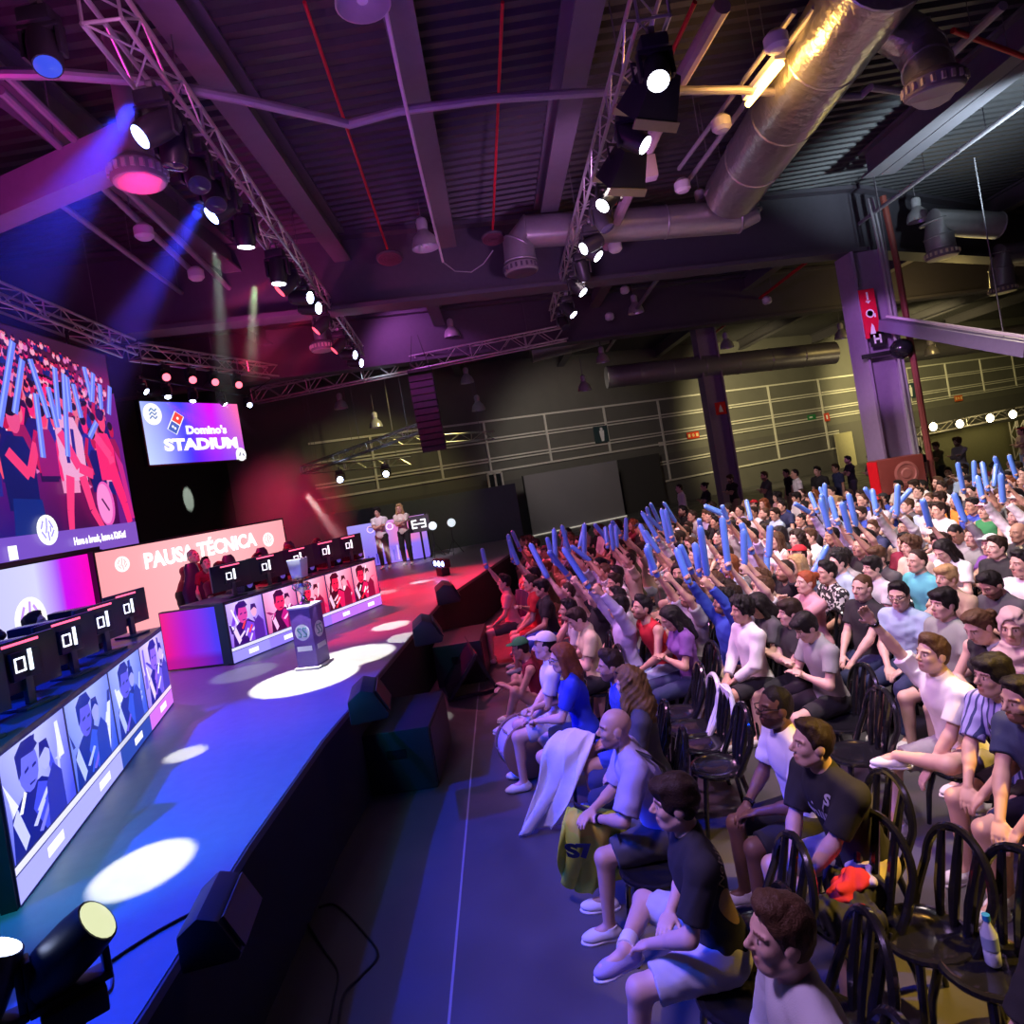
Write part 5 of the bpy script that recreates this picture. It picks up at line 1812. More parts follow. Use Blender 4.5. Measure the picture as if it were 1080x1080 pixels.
        if beard:
            b = (x > -.01) & (z < -.048 + .35 * (.03 - x).clip(0, 1)) & (z > -.14) & (np.linalg.norm(q, axis=1) < .15)
            tint[b, :3] = V3(.30, .25, .23) if beard == 1 else V3(.55, .5, .5)
        tint[(x > .078) & (y < .024) & (z > -.083) & (z < -.055), :3] = V3(.86, .66, .64)
        tint[(x > .060) & (y > .013) & (y < .056) & (z > .017) & (z < .031), :3] = V3(.26, .2, .18)
        e = (x > .076) & (y > .019) & (y < .045) & (z > -.006) & (z < .012)
        tint[e, :3] = V3(1.25, 1.5, 1.7)
        tint[e & (y > .026) & (y < .038), :3] = V3(.10, .08, .08)
        ca = me.color_attributes.new('Tint', 'FLOAT_COLOR', 'POINT')
        ca.data.foreach_set('color', tint.ravel())
        return me
    def top(s, name, h, seed, tank=False):
        p, T = s.p, s.T
        f = Field(s.lo, s.hi, h)
        lo = .012 * p['loose']
        s.torso(f, .011 + lo * .35)
        g = p['fat'] * .6 + .4
        if not tank:
            for sh, el, w in ((s.shl, s.el, s.wl), (s.shr, s.er, s.wr)):
                sl = p['sleeve']
                f.rc(sh, el, .045 * g, .044, .026, .010 + lo, clip=(-.3, min(sl, 1.06)))
                if sl > 1:
                    f.rc(el, w, .043, .030, .025, .010 + lo * .5, clip=(-.1, sl - 1))
        f.ripple(.0013, seed)
        f.cut(s.neck + T @ V3(.02, 0, .045 if not tank else .02), T @ V3(.35, 0, 1), (s.neck - .14, s.neck + .14))
        if tank:
            for q, sg in ((s.shl, 1), (s.shr, -1)):
                f.ell(q + T @ V3(0, sg * .045, -.02), (.12, .075, .11), T, .01, sub=True)
        hp = s.hipc + s.T2 @ V3(0, 0, -p['hem'] - .03)
        f.cut(hp, s.T2 @ V3(0, 0, -1), ((s.hipc - .32), (s.hipc + .32)))
        return f.mesh(name)[0]
    def bottom(s, name, h, seed, frac):
        p = s.p
        f = Field(s.lo, s.hi, h)
        g = p['fat'] * .6 + .4
        f.ell(s.hipc + s.T2 @ V3(-.01, 0, .02), (.128 * p['fat'], .172 * p['fat'], .115), s.T2, .05, .008)
        for hp, kn, an in ((s.hl, s.kl, s.al), (s.hr, s.kr, s.ar)):
            t = min(frac, 1.) if frac <= 1 else 1.2
            f.rc(hp, kn, .090 * g, .064, .04, .012 * p['loose'], clip=(-.4, t))
            if frac > 1:
                f.rc(kn, an, .060, .046, .03, .012 * p['loose'], clip=(-.15, frac - 1))
        f.ripple(.0016, seed + 5)
        f.cut(s.hipc + s.T2 @ V3(0, 0, .10), s.T2 @ V3(0, 0, 1), (s.hipc - .3, s.hipc + .3))
        return f.mesh(name)[0]
    def shoe(s, an, fd, h=.006):
        d = unit(fd)
        fl = V3(d[0], d[1], 0)
        dz = d[2]
        a = np.asarray(an, float)
        z0 = a[2] - .085
        f = Field(a - .24, a + .26, h)
        up = unit(V3(0, 0, 1) - d * dz)
        sd = np.cross(up, d)
        M = np.stack([d, sd, up], 1)
        o = a - up * .05
        f.ell(o + d * .11, (.075, .043, .032), M, .03)
        f.ell(o - d * .015, (.058, .036, .040), M, .03)
        f.rc(o + d * .0 + up * .01, o + d * .10, .042, .036, .03)
        f.rc(o + up * .02, o + up * .055 - d * .008, .040, .042, .015)
        f.cut(o - up * .031, -up)
        f.cut(o + up * .052, up)
        me1 = f.mesh('shoe')[0]
        g = Field(a - .24, a + .26, h)
        g.ell(o + d * .105 - up * .02, (.088, .049, .05), M, .02)
        g.ell(o - d * .012 - up * .02, (.070, .041, .05), M, .03)
        g.cut(o - up * .035, -up)
        g.cut(o - up * .018, up)
        return me1, g.mesh('sole')[0]

# ---- hair, in head coordinates
def hair_mesh(style, h=.007, seed=1):
    lo, hi = V3(-.26, -.20, -.42), V3(.20, .20, .24)
    if style in ('short', 'buzz', 'mop', 'quiff', 'receding', 'curly'):
        lo = V3(-.17, -.15, -.14)
    f = Field(lo, hi, h)
    gro = dict(buzz=.0035, receding=.006, short=.010, quiff=.012, mop=.016, curly=.024, long=.014, straight=.014, wavy=.022, pony=.008, bun=.008).get(style, .01)
    f.ell((-.014, 0, .044), (.096 + gro, .074 + gro, .084 + gro), None, .01)
    f.ell((-.024, 0, .0), (.084 + gro * .6, .0765 + gro * .3, .088), None, .02)
    n = V3(.87, 0, -.49)
    hl = {'receding': (.040, 0, .074), 'mop': (.088, 0, .050), 'curly': (.084, 0, .066), 'buzz': (.062, 0, .072)}.get(style, (.066, 0, .072))
    f.cut(hl, n)
    f.cut((0, 0, -.062), V3(.35, 0, -1))
    if style in ('short', 'buzz', 'mop', 'quiff', 'receding', 'pony', 'bun'):
        for y in (-1, 1): f.ell((-.010, y * .088, -.022), (.030, .022, .040), None, .008, sub=True)
    if style in ('short', 'quiff', 'pony'):
        f.ell((.030, 0, .110), (.060, .062, .028 if style != 'quiff' else .042), None, .02)
    if style == 'mop':
        f.ell((.058, 0, .085), (.052, .074, .042), None, .02)
        f.ell((-.02, 0, .09), (.09, .085, .055), None, .02)
    if style == 'curly':
        f.ell((.02, 0, .10), (.085, .088, .055), None, .02)
        f.ell((-.05, 0, .06), (.085, .098, .085), None, .02)
    if style in ('long', 'wavy', 'straight'):
        wv = 1.25 if style == 'wavy' else 1.
        f.rc((-.055, 0, .02), (-.085, 0, -.16), .088, .078 * wv, .03)
        f.rc((-.085, 0, -.14), (-.10, 0, -.30), .076 * wv, .045 * wv, .03)
        for y in (-1, 1):
            f.rc((.0, y * .075, .03), (-.005, y * .088, -.13), .026, .030 * wv, .03)
            f.rc((-.005, y * .088, -.13), (.0, y * .10, -.25), .030 * wv, .016, .02)
        f.ell((.052, 0, -.04), (.062, .068, .095), None, .012, sub=True)
    if style == 'pony':
        f.rc((-.10, 0, .045), (-.145, 0, .02), .022, .034, .02)
        f.rc((-.145, 0, .02), (-.155, 0, -.14), .036, .018, .02)
    if style == 'bun':
        f.ell((-.115, 0, .065), (.048, .05, .045), None, .02)
    f.ripple(.0045 if style in ('curly', 'wavy') else .0016, seed, 2.2 if style in ('curly', 'wavy') else 2.6)
    return f.mesh('hair')[0]
def cap_mesh(h=.006):
    f = Field(V3(-.15, -.13, .0), V3(.24, .13, .18), h)
    f.ell((-.014, 0, .040), (.112, .090, .100), None, .01)
    f.cut((0, 0, .058), V3(.10, 0, -1))
    me = f.mesh('cap')[0]
    g = Field(V3(.02, -.12, .02), V3(.24, .12, .12), h)
    g.ell((.075, 0, .066), (.115, .080, .03), None, .01)
    g.cut((0, 0, .062), (.12, 0, -1))
    g.cut((0, 0, .076), (-.12, 0, 1))
    g.cut((.07, 0, 0), (-1, 0, 0))
    return me, g.mesh('brim')[0]
def scarf_mesh(h=.007):
    f = Field(V3(-.22, -.26, -.36), V3(.24, .26, .18), h)
    f.ell((-.014, 0, .036), (.114, .092, .106), None, .01)
    f.rc((-.03, 0, -.02), (-.01, 0, -.15), .092, .085, .04)
    f.ell((.0, 0, -.20), (.12, .17, .07), None, .05)
    f.rc((.04, -.05, -.16), (.10, .03, -.30), .05, .04, .04)
    f.ripple(.003, 4, 1.3)
    f.ell((.085, 0, -.02), (.068, .056, .095), None, .012, sub=True)
    return f.mesh('head_scarf')[0]
# ================================================================== clothes, skin, hair
def skin_mat(name, c):
    m = bpy.data.materials.new(name)
    m.use_nodes = True
    nt = m.node_tree
    b = nt.nodes['Principled BSDF']
    a = nt.nodes.new('ShaderNodeAttribute')
    a.attribute_name = 'Tint'
    mx = nt.nodes.new('ShaderNodeMix')
    mx.data_type, mx.blend_type = 'RGBA', 'MULTIPLY'
    mx.inputs[0].default_value = 1
    mx.inputs[6].default_value = (*c, 1)
    nt.links.new(a.outputs['Color'], mx.inputs[7])
    nt.links.new(mx.outputs[2], b.inputs['Base Color'])
    b.inputs['Roughness'].default_value = .5
    b.inputs['Subsurface Weight'].default_value = 0
    return m
SKIN = [skin_mat('skin %d' % i, c) for i, c in enumerate(((.62, .38, .28), (.55, .32, .22), (.68, .44, .34), (.46, .26, .17), (.17, .085, .055)))]
HAIRC = dict(black=(.012, .010, .010), dark=(.030, .018, .012), brown=(.085, .045, .022), auburn=(.20, .065, .022), blonde=(.42, .28, .12), red=(.33, .08, .03), grey=(.28, .27, .26), golden=(.20, .12, .035))
def hairm(n): return mat('hair ' + n, HAIRC[n], .5, spec=.25, var=.35, scale=60, bump=.35, bscale=160)
TOPC = {'white': (.78, .77, .76), 'black': (.018, .018, .020), 'grey': (.30, .30, .31), 'light grey': (.52, .52, .53), 'navy': (.025, .035, .10), 'blue': (.03, .07, .42), 'royal blue': (.02, .05, .55), 'teal': (.10, .42, .46),
        'turquoise': (.03, .34, .52), 'red': (.55, .02, .03), 'maroon': (.20, .01, .035), 'orange': (.72, .25, .03), 'green': (.03, .22, .07), 'olive': (.13, .14, .06), 'beige': (.55, .47, .36), 'tan': (.44, .34, .22),
        'pink': (.70, .36, .40), 'lavender': (.46, .42, .66), 'pale yellow': (.70, .62, .38), 'dark grey': (.075, .075, .08), 'sky blue': (.38, .52, .66), 'purple': (.18, .07, .30), 'brown': (.16, .09, .05), 'grey green': (.27, .30, .26), 'cream': (.70, .65, .54)}
def cloth(n): return mat('cloth ' + n, TOPC[n], .85, var=.08, scale=6, bump=.12, bscale=220)
def pattern(name, cols, scale, thr, kind='noise', rough=.8):
    if name in MATS: return MATS[name]
    m = mat(name, cols[0], rough)
    nt = m.node_tree
    b = nt.nodes['Principled BSDF']
    tc = nt.nodes.new('ShaderNodeTexCoord')
    if kind == 'wave':
        n = nt.nodes.new('ShaderNodeTexWave')
        n.bands_direction = 'Y'
    elif kind == 'cells':
        n = nt.nodes.new('ShaderNodeTexVoronoi')
    else:
        n = nt.nodes.new('ShaderNodeTexNoise')
        n.inputs['Detail'].default_value = 1.5
    n.inputs['Scale'].default_value = scale
    r = nt.nodes.new('ShaderNodeValToRGB')
    r.color_ramp.interpolation = 'CONSTANT'
    r.color_ramp.elements[0].color = (*cols[0], 1)
    r.color_ramp.elements[1].color = (*cols[1], 1)
    r.color_ramp.elements[1].position = thr[0]
    for c, t_ in zip(cols[2:], thr[1:]):
        e_ = r.color_ramp.elements.new(t_)
        e_.color = (*c, 1)
    nt.links.new(tc.outputs['Object'], n.inputs['Vector'])
    nt.links.new(n.outputs[0], r.inputs[0])
    nt.links.new(r.outputs[0], b.inputs['Base Color'])
    return m
FLORAL = pattern('cloth floral', [(.02, .02, .022), (.70, .69, .64)], 26, [.53])
JERSEY = pattern('cloth racing jersey', [(.02, .02, .022), (.60, .02, .03), (.65, .55, .06), (.02, .02, .022)], 7.5, [.60, .68, .72])
BLUEJ = pattern('cloth blue jersey', [(.02, .04, .30), (.05, .10, .55), (.6, .62, .7)], 11, [.55, .72])
CAMO = pattern('cloth camo print', [(.03, .03, .032), (.42, .38, .20)], 9, [.56])
STRIPE = pattern('cloth navy stripe', [(.03, .04, .16), (.33, .31, .66)], 7, [.24], 'wave')

# ================================================================== hair and body stock
HAIR = {}
for st_ in ('short', 'buzz', 'mop', 'quiff', 'receding', 'curly', 'long', 'wavy', 'straight', 'pony', 'bun'):
    HAIR[st_] = hair_mesh(st_, .0085 if st_ not in ('long', 'wavy', 'straight') else .010, len(HAIR))
    HAIR[st_].materials.append(hairm('dark'))
CAP, BRIM = cap_mesh()
SCARF = scarf_mesh()
for x in (CAP, BRIM, SCARF): x.materials.append(cloth('white'))

lap = dict(lh=(.28, .07, .63), rh=(.28, -.07, .63))
POSE = {
    'lap': dict(lap, lean=4, head=(0, -4, 0)),
    'lap2': dict(lh=(.33, .15, .63), rh=(.27, -.05, .64), lean=-4, head=(12, 0, 4), lf=(.36, .16, .085), rf=(.52, -.14, .085)),
    'knees': dict(lh=(.40, .14, .64), rh=(.40, -.14, .64), lean=22, head=(0, -12, 0), lp=(-.3, .9, -.2), rp=(-.3, -.9, -.2)),
    'folded': dict(lh=(.17, -.14, .84), rh=(.19, .13, .86), lean=-2, head=(-8, -3, 0), lp=(.1, .8, -.7), rp=(.1, -.8, -.7)),
    'chin': dict(lh=(.26, -.04, .70), rh=(.20, -.05, 1.06), lean=20, head=(5, -6, 0), lp=(.1, .7, -.7), rp=(.4, -.5, -.8)),
    'phone': dict(lh=(.27, .04, .84), rh=(.27, -.03, .85), lean=8, head=(0, 26, 0), lp=(-.1, .7, -.7), rp=(-.1, -.7, -.7)),
    'clap': dict(lh=(.33, .03, 1.10), rh=(.33, -.03, 1.12), lean=4, head=(0, -6, 0), lp=(.1, .7, -.6), rp=(.1, -.7, -.6)),
    'cross': dict(lap, lean=-6, rf=(.47, -.02, .40), rk=(.7, .1, .8), head=(6, -2, 0), foot_dir=((1, .1, 0), (.9, .25, -.25))),
    'turn': dict(lh=(.30, .10, .62), rh=(.22, -.12, .62), lean=6, head=(34, 2, 0), twist=12),
    'upr': dict(rh=(.26, -.17, 1.52), rp=(-.3, -.8, -.2), lh=(.30, .12, .63), fist='r', lean=4, head=(0, -8, 0)),
    'upl': dict(lh=(.26, .17, 1.52), lp=(-.3, .8, -.2), rh=(.30, -.12, .63), fist='l', lean=4, head=(4, -8, 0)),
    'upb': dict(lh=(.26, .20, 1.50), lp=(-.3, .8, -.2), rh=(.26, -.20, 1.50), rp=(-.3, -.8, -.2), fist='lr', lean=3, head=(0, -10, 0)),
    'mid': dict(rh=(.40, -.10, 1.02), rp=(-.1, -.8, -.5), lh=(.30, .10, .68), fist='r', lean=4, head=(0, -3, 0)),
}
STAND = dict(seat=.93, lean=2, lf=(.02, .11, .085), rf=(-.02, -.11, .085), lk=(1, .1, 0), rk=(1, -.1, 0), lh=(.05, .26, .80), rh=(.08, -.26, .80), lp=(-1, .3, 0), rp=(-1, -.3, 0), hem=.06)
POSE['stand'] = dict(STAND)
POSE['stand_fold'] = dict(STAND, lh=(.19, -.14, 1.24), rh=(.21, .13, 1.26), lp=(.1, .8, -.7), rp=(.1, -.8, -.7))
STOCK = {}
def stock(pose, fem):
    k = (pose, fem)
    if k in STOCK: return STOCK[k]
    kw = dict(POSE[pose])
    kw['fem'] = fem
    if fem: kw.update(sh=.90, fat=.93)
    if 'stand' in pose: kw['hem'] = .07
    f = Fig(**kw)
    sd = len(STOCK)
    d = dict(fig=f)
    d['body'] = f.body('person', .0135, .0072, 0, False)
    d['beard'] = f.body('person', .0135, .0072, 1, False) if not fem else d['body']
    d['tee'] = f.top('tee', .012, sd)
    f.p['sleeve'] = 1.9
    d['sweater'] = f.top('sweater', .012, sd + 40)
    f.p['sleeve'] = .62
    d['tank'] = f.top('tank', .012, sd + 80, tank=True)
    d['shorts'] = f.bottom('shorts', .013, sd, .78)
    d['trousers'] = f.bottom('trousers', .013, sd + 9, 1.93)
    d['shoe'] = [f.shoe(a, fd, .009)[0] for a, fd in ((f.al, f.p['foot_dir'][0]), (f.ar, f.p['foot_dir'][1]))]
    for key in ('body', 'beard'):
        if not d[key].materials: d[key].materials.append(SKIN[0])
    for key in ('tee', 'sweater', 'tank', 'shorts', 'trousers'): d[key].materials.append(cloth('grey'))
    for x in d['shoe']: x.materials.append(cloth('white'))
    STOCK[k] = d
    return d
TOPNAME = dict(tee='t_shirt', sweater='sweater', tank='tank_top')
ALLP = []     # every seated or standing person: (x, y, object)
def add_head(o, fig, hair, hc, cap=None):
    if hair == 'scarf':
        setmat(link('head_scarf', SCARF, o, None, fig.HM), cap)
        return
    if cap is not None:
        c = link('cap', CAP, o, None, fig.HM)
        setmat(c, cap)
        setmat(link('brim', BRIM, c), cap)
        if hair in ('short', 'quiff', 'mop', None): hair = 'buzz'
    if hair and hair != 'bald':
        setmat(link('hair', HAIR[hair], o, None, fig.HM), hairm(hc))
def person(loc, yaw, pose, fem=0, hair='short', hc='dark', topk='tee', topc='white', botk='shorts', botc='grey', skin=0, beard=0, cap=None, sc=1., shoes='white', label=None, group=None):
    d = stock(pose, fem)
    o = link('person', d['beard' if beard else 'body'])
    setmat(o, SKIN[skin])
    o.location = loc
    o.rotation_euler = (0, 0, R(yaw))
    o.scale = (sc, sc, sc)
    tm = topc if not isinstance(topc, str) else cloth(topc)
    setmat(link(TOPNAME[topk], d[topk], o), tm)
    setmat(link(botk, d[botk], o), cloth(botc))
    for m_ in d['shoe']: setmat(link('shoe', m_, o), cloth(shoes))
    add_head(o, d['fig'], hair, hc, cloth(cap) if cap else None)
    tag(o, label, 'person', group)
    ALLP.append((loc[0], loc[1], o))
    return o
def head_off(fig, yaw, sc=1.):
    v = Matrix.Rotation(R(yaw), 3, 'Z') @ Vector(fig.hc) * sc
    return v
def at_head(px, py, fig, yaw, sc=1., base=0.):
    """where a figure must stand for its head to be seen at the pixel, its feet at height base"""
    v = head_off(fig, yaw, sc)
    q = PZ(px, py, v.z + base)
    return Vector((q.x - v.x, q.y - v.y, base))

# ---- bespoke people near the camera
def custom(px, py, yaw, kw, label, hair='short', hc='dark', top=('tee', 'white'), bot=('shorts', .75, 'grey'), skin=0, beard=0, shoes='white', cap=None, sole=None, h=.0085, hh=.0055, tank=False, loc=None, sc=1.):
    f = Fig(**kw)
    if loc is None: loc = at_head(px, py, f, yaw, sc)
    M = Matrix.Translation(loc) @ Matrix.Rotation(R(yaw), 4, 'Z') @ Matrix.Scale(sc, 4)
    o = link('person', f.body('person', h, hh, beard, True), None, SKIN[skin], M)
    tm = top[1] if not isinstance(top[1], str) else cloth(top[1])
    t = link(TOPNAME.get(top[0], top[0]), f.top('top', h, int(px), tank), o, tm)
    link(bot[0], f.bottom('bottom', h, int(py), bot[1]), o, cloth(bot[2]))
    for an, fd in ((f.al, f.p['foot_dir'][0]), (f.ar, f.p['foot_dir'][1])):
        a, b = f.shoe(an, fd)
        s_ = link('shoe', a, o, cloth(shoes))
        link('sole', b, s_, cloth(sole or 'white'))
    add_head(o, f, hair, hc, cap)
    tag(o, label, 'person')
    ALLP.append((loc[0], loc[1], o))
    return o, f, t, M
from mathutils.bvhtree import BVHTree
def decal(t, me, m, name, Mloc, d):
    """lay a flat mark onto a garment: each corner is carried along d until it meets the cloth"""
    tr = BVHTree.FromPolygons([v.co.copy() for v in t.data.vertices], [tuple(p.vertices) for p in t.data.polygons])
    d = Vector(d).normalized()
    for v in me.vertices:
        p = Mloc @ v.co
        h = tr.ray_cast(p - d * .4, d)
        v.co = (h[0] - d * .004) if h[0] else p
    return link(name, me, t, m)
def disc_mesh(r0, r1, n=20):
    m = MB()
    R_ = [r0 + (r1 - r0) * i / 5 for i in range(6)]
    m.add([(r * math.cos(2 * math.pi * k / n), r * math.sin(2 * math.pi * k / n), 0) for r in R_ for k in range(n)], [(j * n + k, j * n + (k + 1) % n, j * n + n + (k + 1) % n, j * n + n + k) for j in range(5) for k in range(n)])
    return m.mesh('disc', smooth=False)
def strap(f, o, pts, m, name='strap', r=.012):
    link(name, MB().tube([Vector(p) for p in pts], r, 6).mesh(name), o, m)
def watch(f, o, side, m):
    w, e = (f.wl, f.el) if side == 'l' else (f.wr, f.er)
    d = unit(e - w)
    link('wrist_watch', MB().lathe([(.029, 0), (.033, .003), (.033, .020), (.029, .023)], w + d * .01, d, 16).mesh('watch'), o, m)

gold = custom(711, 847, 178, dict(lean=10, head=(-4, -2, 0), lh=(.33, .08, .66), rh=(.20, -.06, .70), rf=(.45, -.02, .58), rk=(-.15, -1, -.1), lf=(.50, .12, .085), foot_dir=((1, .05, 0), (.95, .25, -.12)), sleeve=.75, loose=1.5, lp=(-.3, .8, -.3)),
              'young man in black jersey with gold side panel and pale shorts, front row, leg crossed', 'mop', 'dark', ('jersey', 'black'), ('shorts', .82, 'light grey'), 2, shoes='lavender')
o, f, t, M = gold
nb_ = Vector((-.62, .75, .15)).normalized()
rb_ = Vector((0, 0, 1)).cross(nb_)
decal(t, disc_mesh(.0, .085), mat('cloth gold panel', (.45, .30, .12), .7), 'gold_panel', frameM(f.chest + f.T @ V3(-.08, .12, -.13), rb_, nb_.cross(rb_)) @ Matrix.Rotation(R(30), 4, 'Z') @ Matrix.Diagonal((.62, 1.3, 1, 1)), -nb_)
decal(t, text_mesh('Nobike', .07), mat('cloth print cream', (.75, .68, .5), .7), 'back_lettering', frameM(f.shl + f.T @ V3(-.10, -.10, -.05), rb_, nb_.cross(rb_)) @ Matrix.Rotation(R(48), 4, 'Z'), -nb_)
link('socks', MB().tube([f.al - V3(0, 0, .02), f.al + unit(f.kl - f.al) * .10], [.047, .046], 14).mesh('socks'), o, cloth('white'))
link('socks', MB().tube([f.ar, f.ar + unit(f.kr - f.ar) * .09], [.046, .046], 14).mesh('socks'), o, cloth('white'))

bald = custom(648, 768, 178, dict(lean=24, fat=1.08, head=(2, -4, 0), lh=(.42, .06, .70), rh=(.44, -.02, .72), lf=(.46, .15, .085), rf=(.44, -.12, .085), lp=(-.2, .9, -.4), sleeve=.85, loose=2.2, hem=.06),
              'bald man in loose lavender T-shirt with black bag strap, bent over his phone', None, 'dark', ('tee', 'lavender'), ('shorts', .85, 'dark grey'), 0, beard=2)
o, f, t, M = bald
sp = [f.neck + f.T @ V3(.09, -.02, -.06), f.neck + f.T @ V3(-.02, .06, .045), f.neck + f.T @ V3(-.12, .12, -.06), f.chest + f.T @ V3(-.16, .04, -.02), f.chest + f.T @ V3(-.14, -.12, -.16)]
strap(f, o, sp, M_black)
watch(f, o, 'l', M_black_gloss)

drumgirl = custom(592, 694, 176, dict(lean=10, fem=1, fat=.94, sh=.9, head=(2, 4, 0), lh=(.40, .05, .74), rh=(.44, -.12, .80), fist='lr', sleeve=.7, lf=(.27, .22, .085), rf=(.27, -.24, .085)),
                  'woman with long auburn hair in blue jersey with yellow collar, at the drum', 'straight', 'auburn', ('jersey', 'royal blue'), ('shorts', .8, 'navy'), 2)
o, f, t, M = drumgirl
link('collar', MB().tube([f.neck + f.T @ V3(.075 * math.cos(a) + .01, .075 * math.sin(a), .02 - .03 * math.cos(a)) for a in [2 * math.pi * k / 14 for k in range(15)]], .014, 6).mesh('collar'), o, mat('yellow collar', (.75, .6, .05), .7))
decal(t, disc_mesh(0, .035), mat('yellow crest', (.75, .62, .08), .7), 'crest', Matrix.Translation(f.chest + f.T @ V3(.1, .06, .02)) @ Matrix.Rotation(R(90), 4, 'Y'), (-1, 0, 0))
link('glasses', MB().tube([f.hc + f.HR @ V3(.02, .078, .01), f.hc + f.HR @ V3(.10, .062, .008), f.hc + f.HR @ V3(.108, .03, -.012), f.hc + f.HR @ V3(.118, 0, .004), f.hc + f.HR @ V3(.108, -.03, -.012), f.hc + f.HR @ V3(.10, -.062, .008), f.hc + f.HR @ V3(.02, -.078, .01)], .0035, 6).mesh('glasses'), o, M_black_gloss)

curlyw = custom(664, 722, 172, dict(lean=6, fem=1, fat=.94, sh=.9, head=(-35, 0, 0), **lap), 'woman with long wavy golden-brown hair seen from behind the bald man', 'wavy', 'golden', ('tee', 'dark grey'), ('trousers', 1.93, 'navy'), 2)
blueman = custom(644, 702, 176, dict(lean=12, head=(0, 0, 0), **lap), 'bearded dark-haired man in blue jersey sitting behind the auburn-haired drummer', 'quiff', 'dark', ('jersey', 'blue'), ('shorts', .8, 'blue'), 1, 1)
seatedcap = custom(549, 684, 178, dict(seat=.20, lean=16, head=(-10, 10, 0), lf=(.46, .16, .085), rf=(.42, -.14, .085), lk=(.3, .3, 1), rk=(.3, -.3, 1), lh=(.42, .06, .50), rh=(.44, -.04, .46), hem=.0), 'person in green cap sitting low on the floor at the front, forearms over knees', 'short', 'dark', ('tank_top', 'maroon'), ('shorts', .7, 'light grey'), 1, tank=True, cap=cloth('green'))
whitetee = custom(817, 746, 181, dict(lean=12, head=(4, -8, 0), lh=(.34, .08, .68), rh=(.36, -.06, .66), sleeve=.72, loose=1.3, fat=1.03), 'dark-skinned man in glasses and white T-shirt beside the four empty chairs', 'buzz', 'black', ('tee', 'white'), ('shorts', .9, 'black'), 4, 1)
o, f, t, M = whitetee
link('glasses', MB().tube([f.hc + f.HR @ V3(.02, .078, .01), f.hc + f.HR @ V3(.10, .062, .008), f.hc + f.HR @ V3(.108, .03, -.012), f.hc + f.HR @ V3(.118, 0, .004), f.hc + f.HR @ V3(.108, -.03, -.012), f.hc + f.HR @ V3(.10, -.062, .008), f.hc + f.HR @ V3(.02, -.078, .01)], .0035, 6).mesh('glasses'), o, M_black_gloss)
watch(f, o, 'r', M_black_gloss)
logoman = custom(856, 784, 196, dict(lean=22, head=(-18, -8, 0), lh=(.44, .02, .52), rh=(.45, -.04, .54), fat=1.08, sleeve=.78, loose=1.4, lf=(.40, .22, .085), rf=(.46, -.22, .085), lk=(1, .5, .8), rk=(1, -.5, .8), lp=(-.2, .9, -.1), rp=(-.2, -.9, -.1)),
                 'man in black T-shirt with white script, hands between his knees', 'short', 'dark', ('tee', 'black'), ('shorts', .85, 'beige'), 2, 0)
o, f, t, M = logoman
pr = mat('cloth print white', (.8, .8, .82), .7)
for tx, sz, off in (('S', .075, (.1, .085, .10)), ('unlllgd', .085, (.1, .035, .0))):
    decal(t, text_mesh(tx, sz, .001, .003), pr, 'shirt_print', Matrix.Translation(f.chest + f.T @ V3(*off)) @ Matrix(f.T.tolist()).to_4x4() @ Matrix.Rotation(R(90), 4, 'Z') @ Matrix.Rotation(R(90), 4, 'X') @ Matrix.Rotation(R(-14), 4, 'Z'), Vector(f.T @ V3(-1, 0, 0)))
watch(f, o, 'l', M_alu)
strap(f, o, [f.neck + f.T @ V3(.03, .08, .02), f.chest + f.T @ V3(.125, .06, .06), f.chest + f.T @ V3(.128, .02, -.04), f.chest + f.T @ V3(.125, -.02, .06), f.neck + f.T @ V3(.03, -.08, .02)], mat('lanyard', (.5, .5, .55), .6), 'lanyard', .004)
lowman = custom(822, 986, 178, dict(lean=10, head=(2, -6, 0), sleeve=1.9, loose=1.5, **lap), 'young man in grey and white top, cut off by the lower frame edge', 'quiff', 'brown', ('sweater', 'light grey'), ('shorts', .8, 'grey'), 2)
pointer = custom(983, 690, 184, dict(lean=12, head=(4, -10, 0), rh=(.36, -.22, 1.50), rp=(-.2, -.7, -.3), lh=(.40, .14, .50), lf=(.42, -.08, .58), lk=(.5, 1, .35), rf=(.46, -.14, .085), foot_dir=((.75, -.65, -.1), (1, -.1, 0)), sleeve=.7, loose=1.5),
                 'man in white T-shirt and grey shorts stretching one arm out, ankle on knee', 'quiff', 'brown', ('tee', 'white'), ('shorts', .8, 'grey'), 2)
watch(pointer[1], pointer[0], 'r', M_black_gloss)
polo = custom(1047, 713, 192, dict(lean=16, head=(-8, -4, 0), lh=(.44, .03, .56), rh=(.45, -.03, .58), sleeve=.85, loose=1.3, lp=(-.2, .9, -.2), rp=(-.2, -.9, -.2)), 'young man in navy and lavender striped polo, hands together over his knees', 'mop', 'black', ('polo_shirt', STRIPE), ('shorts', .6, 'black'), 0)
o, f, t, M = polo
strap(f, o, [f.neck + f.T @ V3(.0, -.08, .05), f.chest + f.T @ V3(.12, -.03, .05), f.chest + f.T @ V3(.13, .08, -.10), f.chest + f.T @ V3(.09, .15, -.2)], M_black, r=.008)
beardm = custom(1077, 738, 192, dict(lean=18, head=(-6, 2, 0), fat=1.08, lh=(.42, .06, .58), rh=(.44, -.02, .60), lp=(-.2, .9, -.2)), 'bearded man in dark blue T-shirt, partly cut by the frame edge, arms on thighs', 'short', 'black', ('tee', 'navy'), ('shorts', .8, 'navy'), 0, 1)
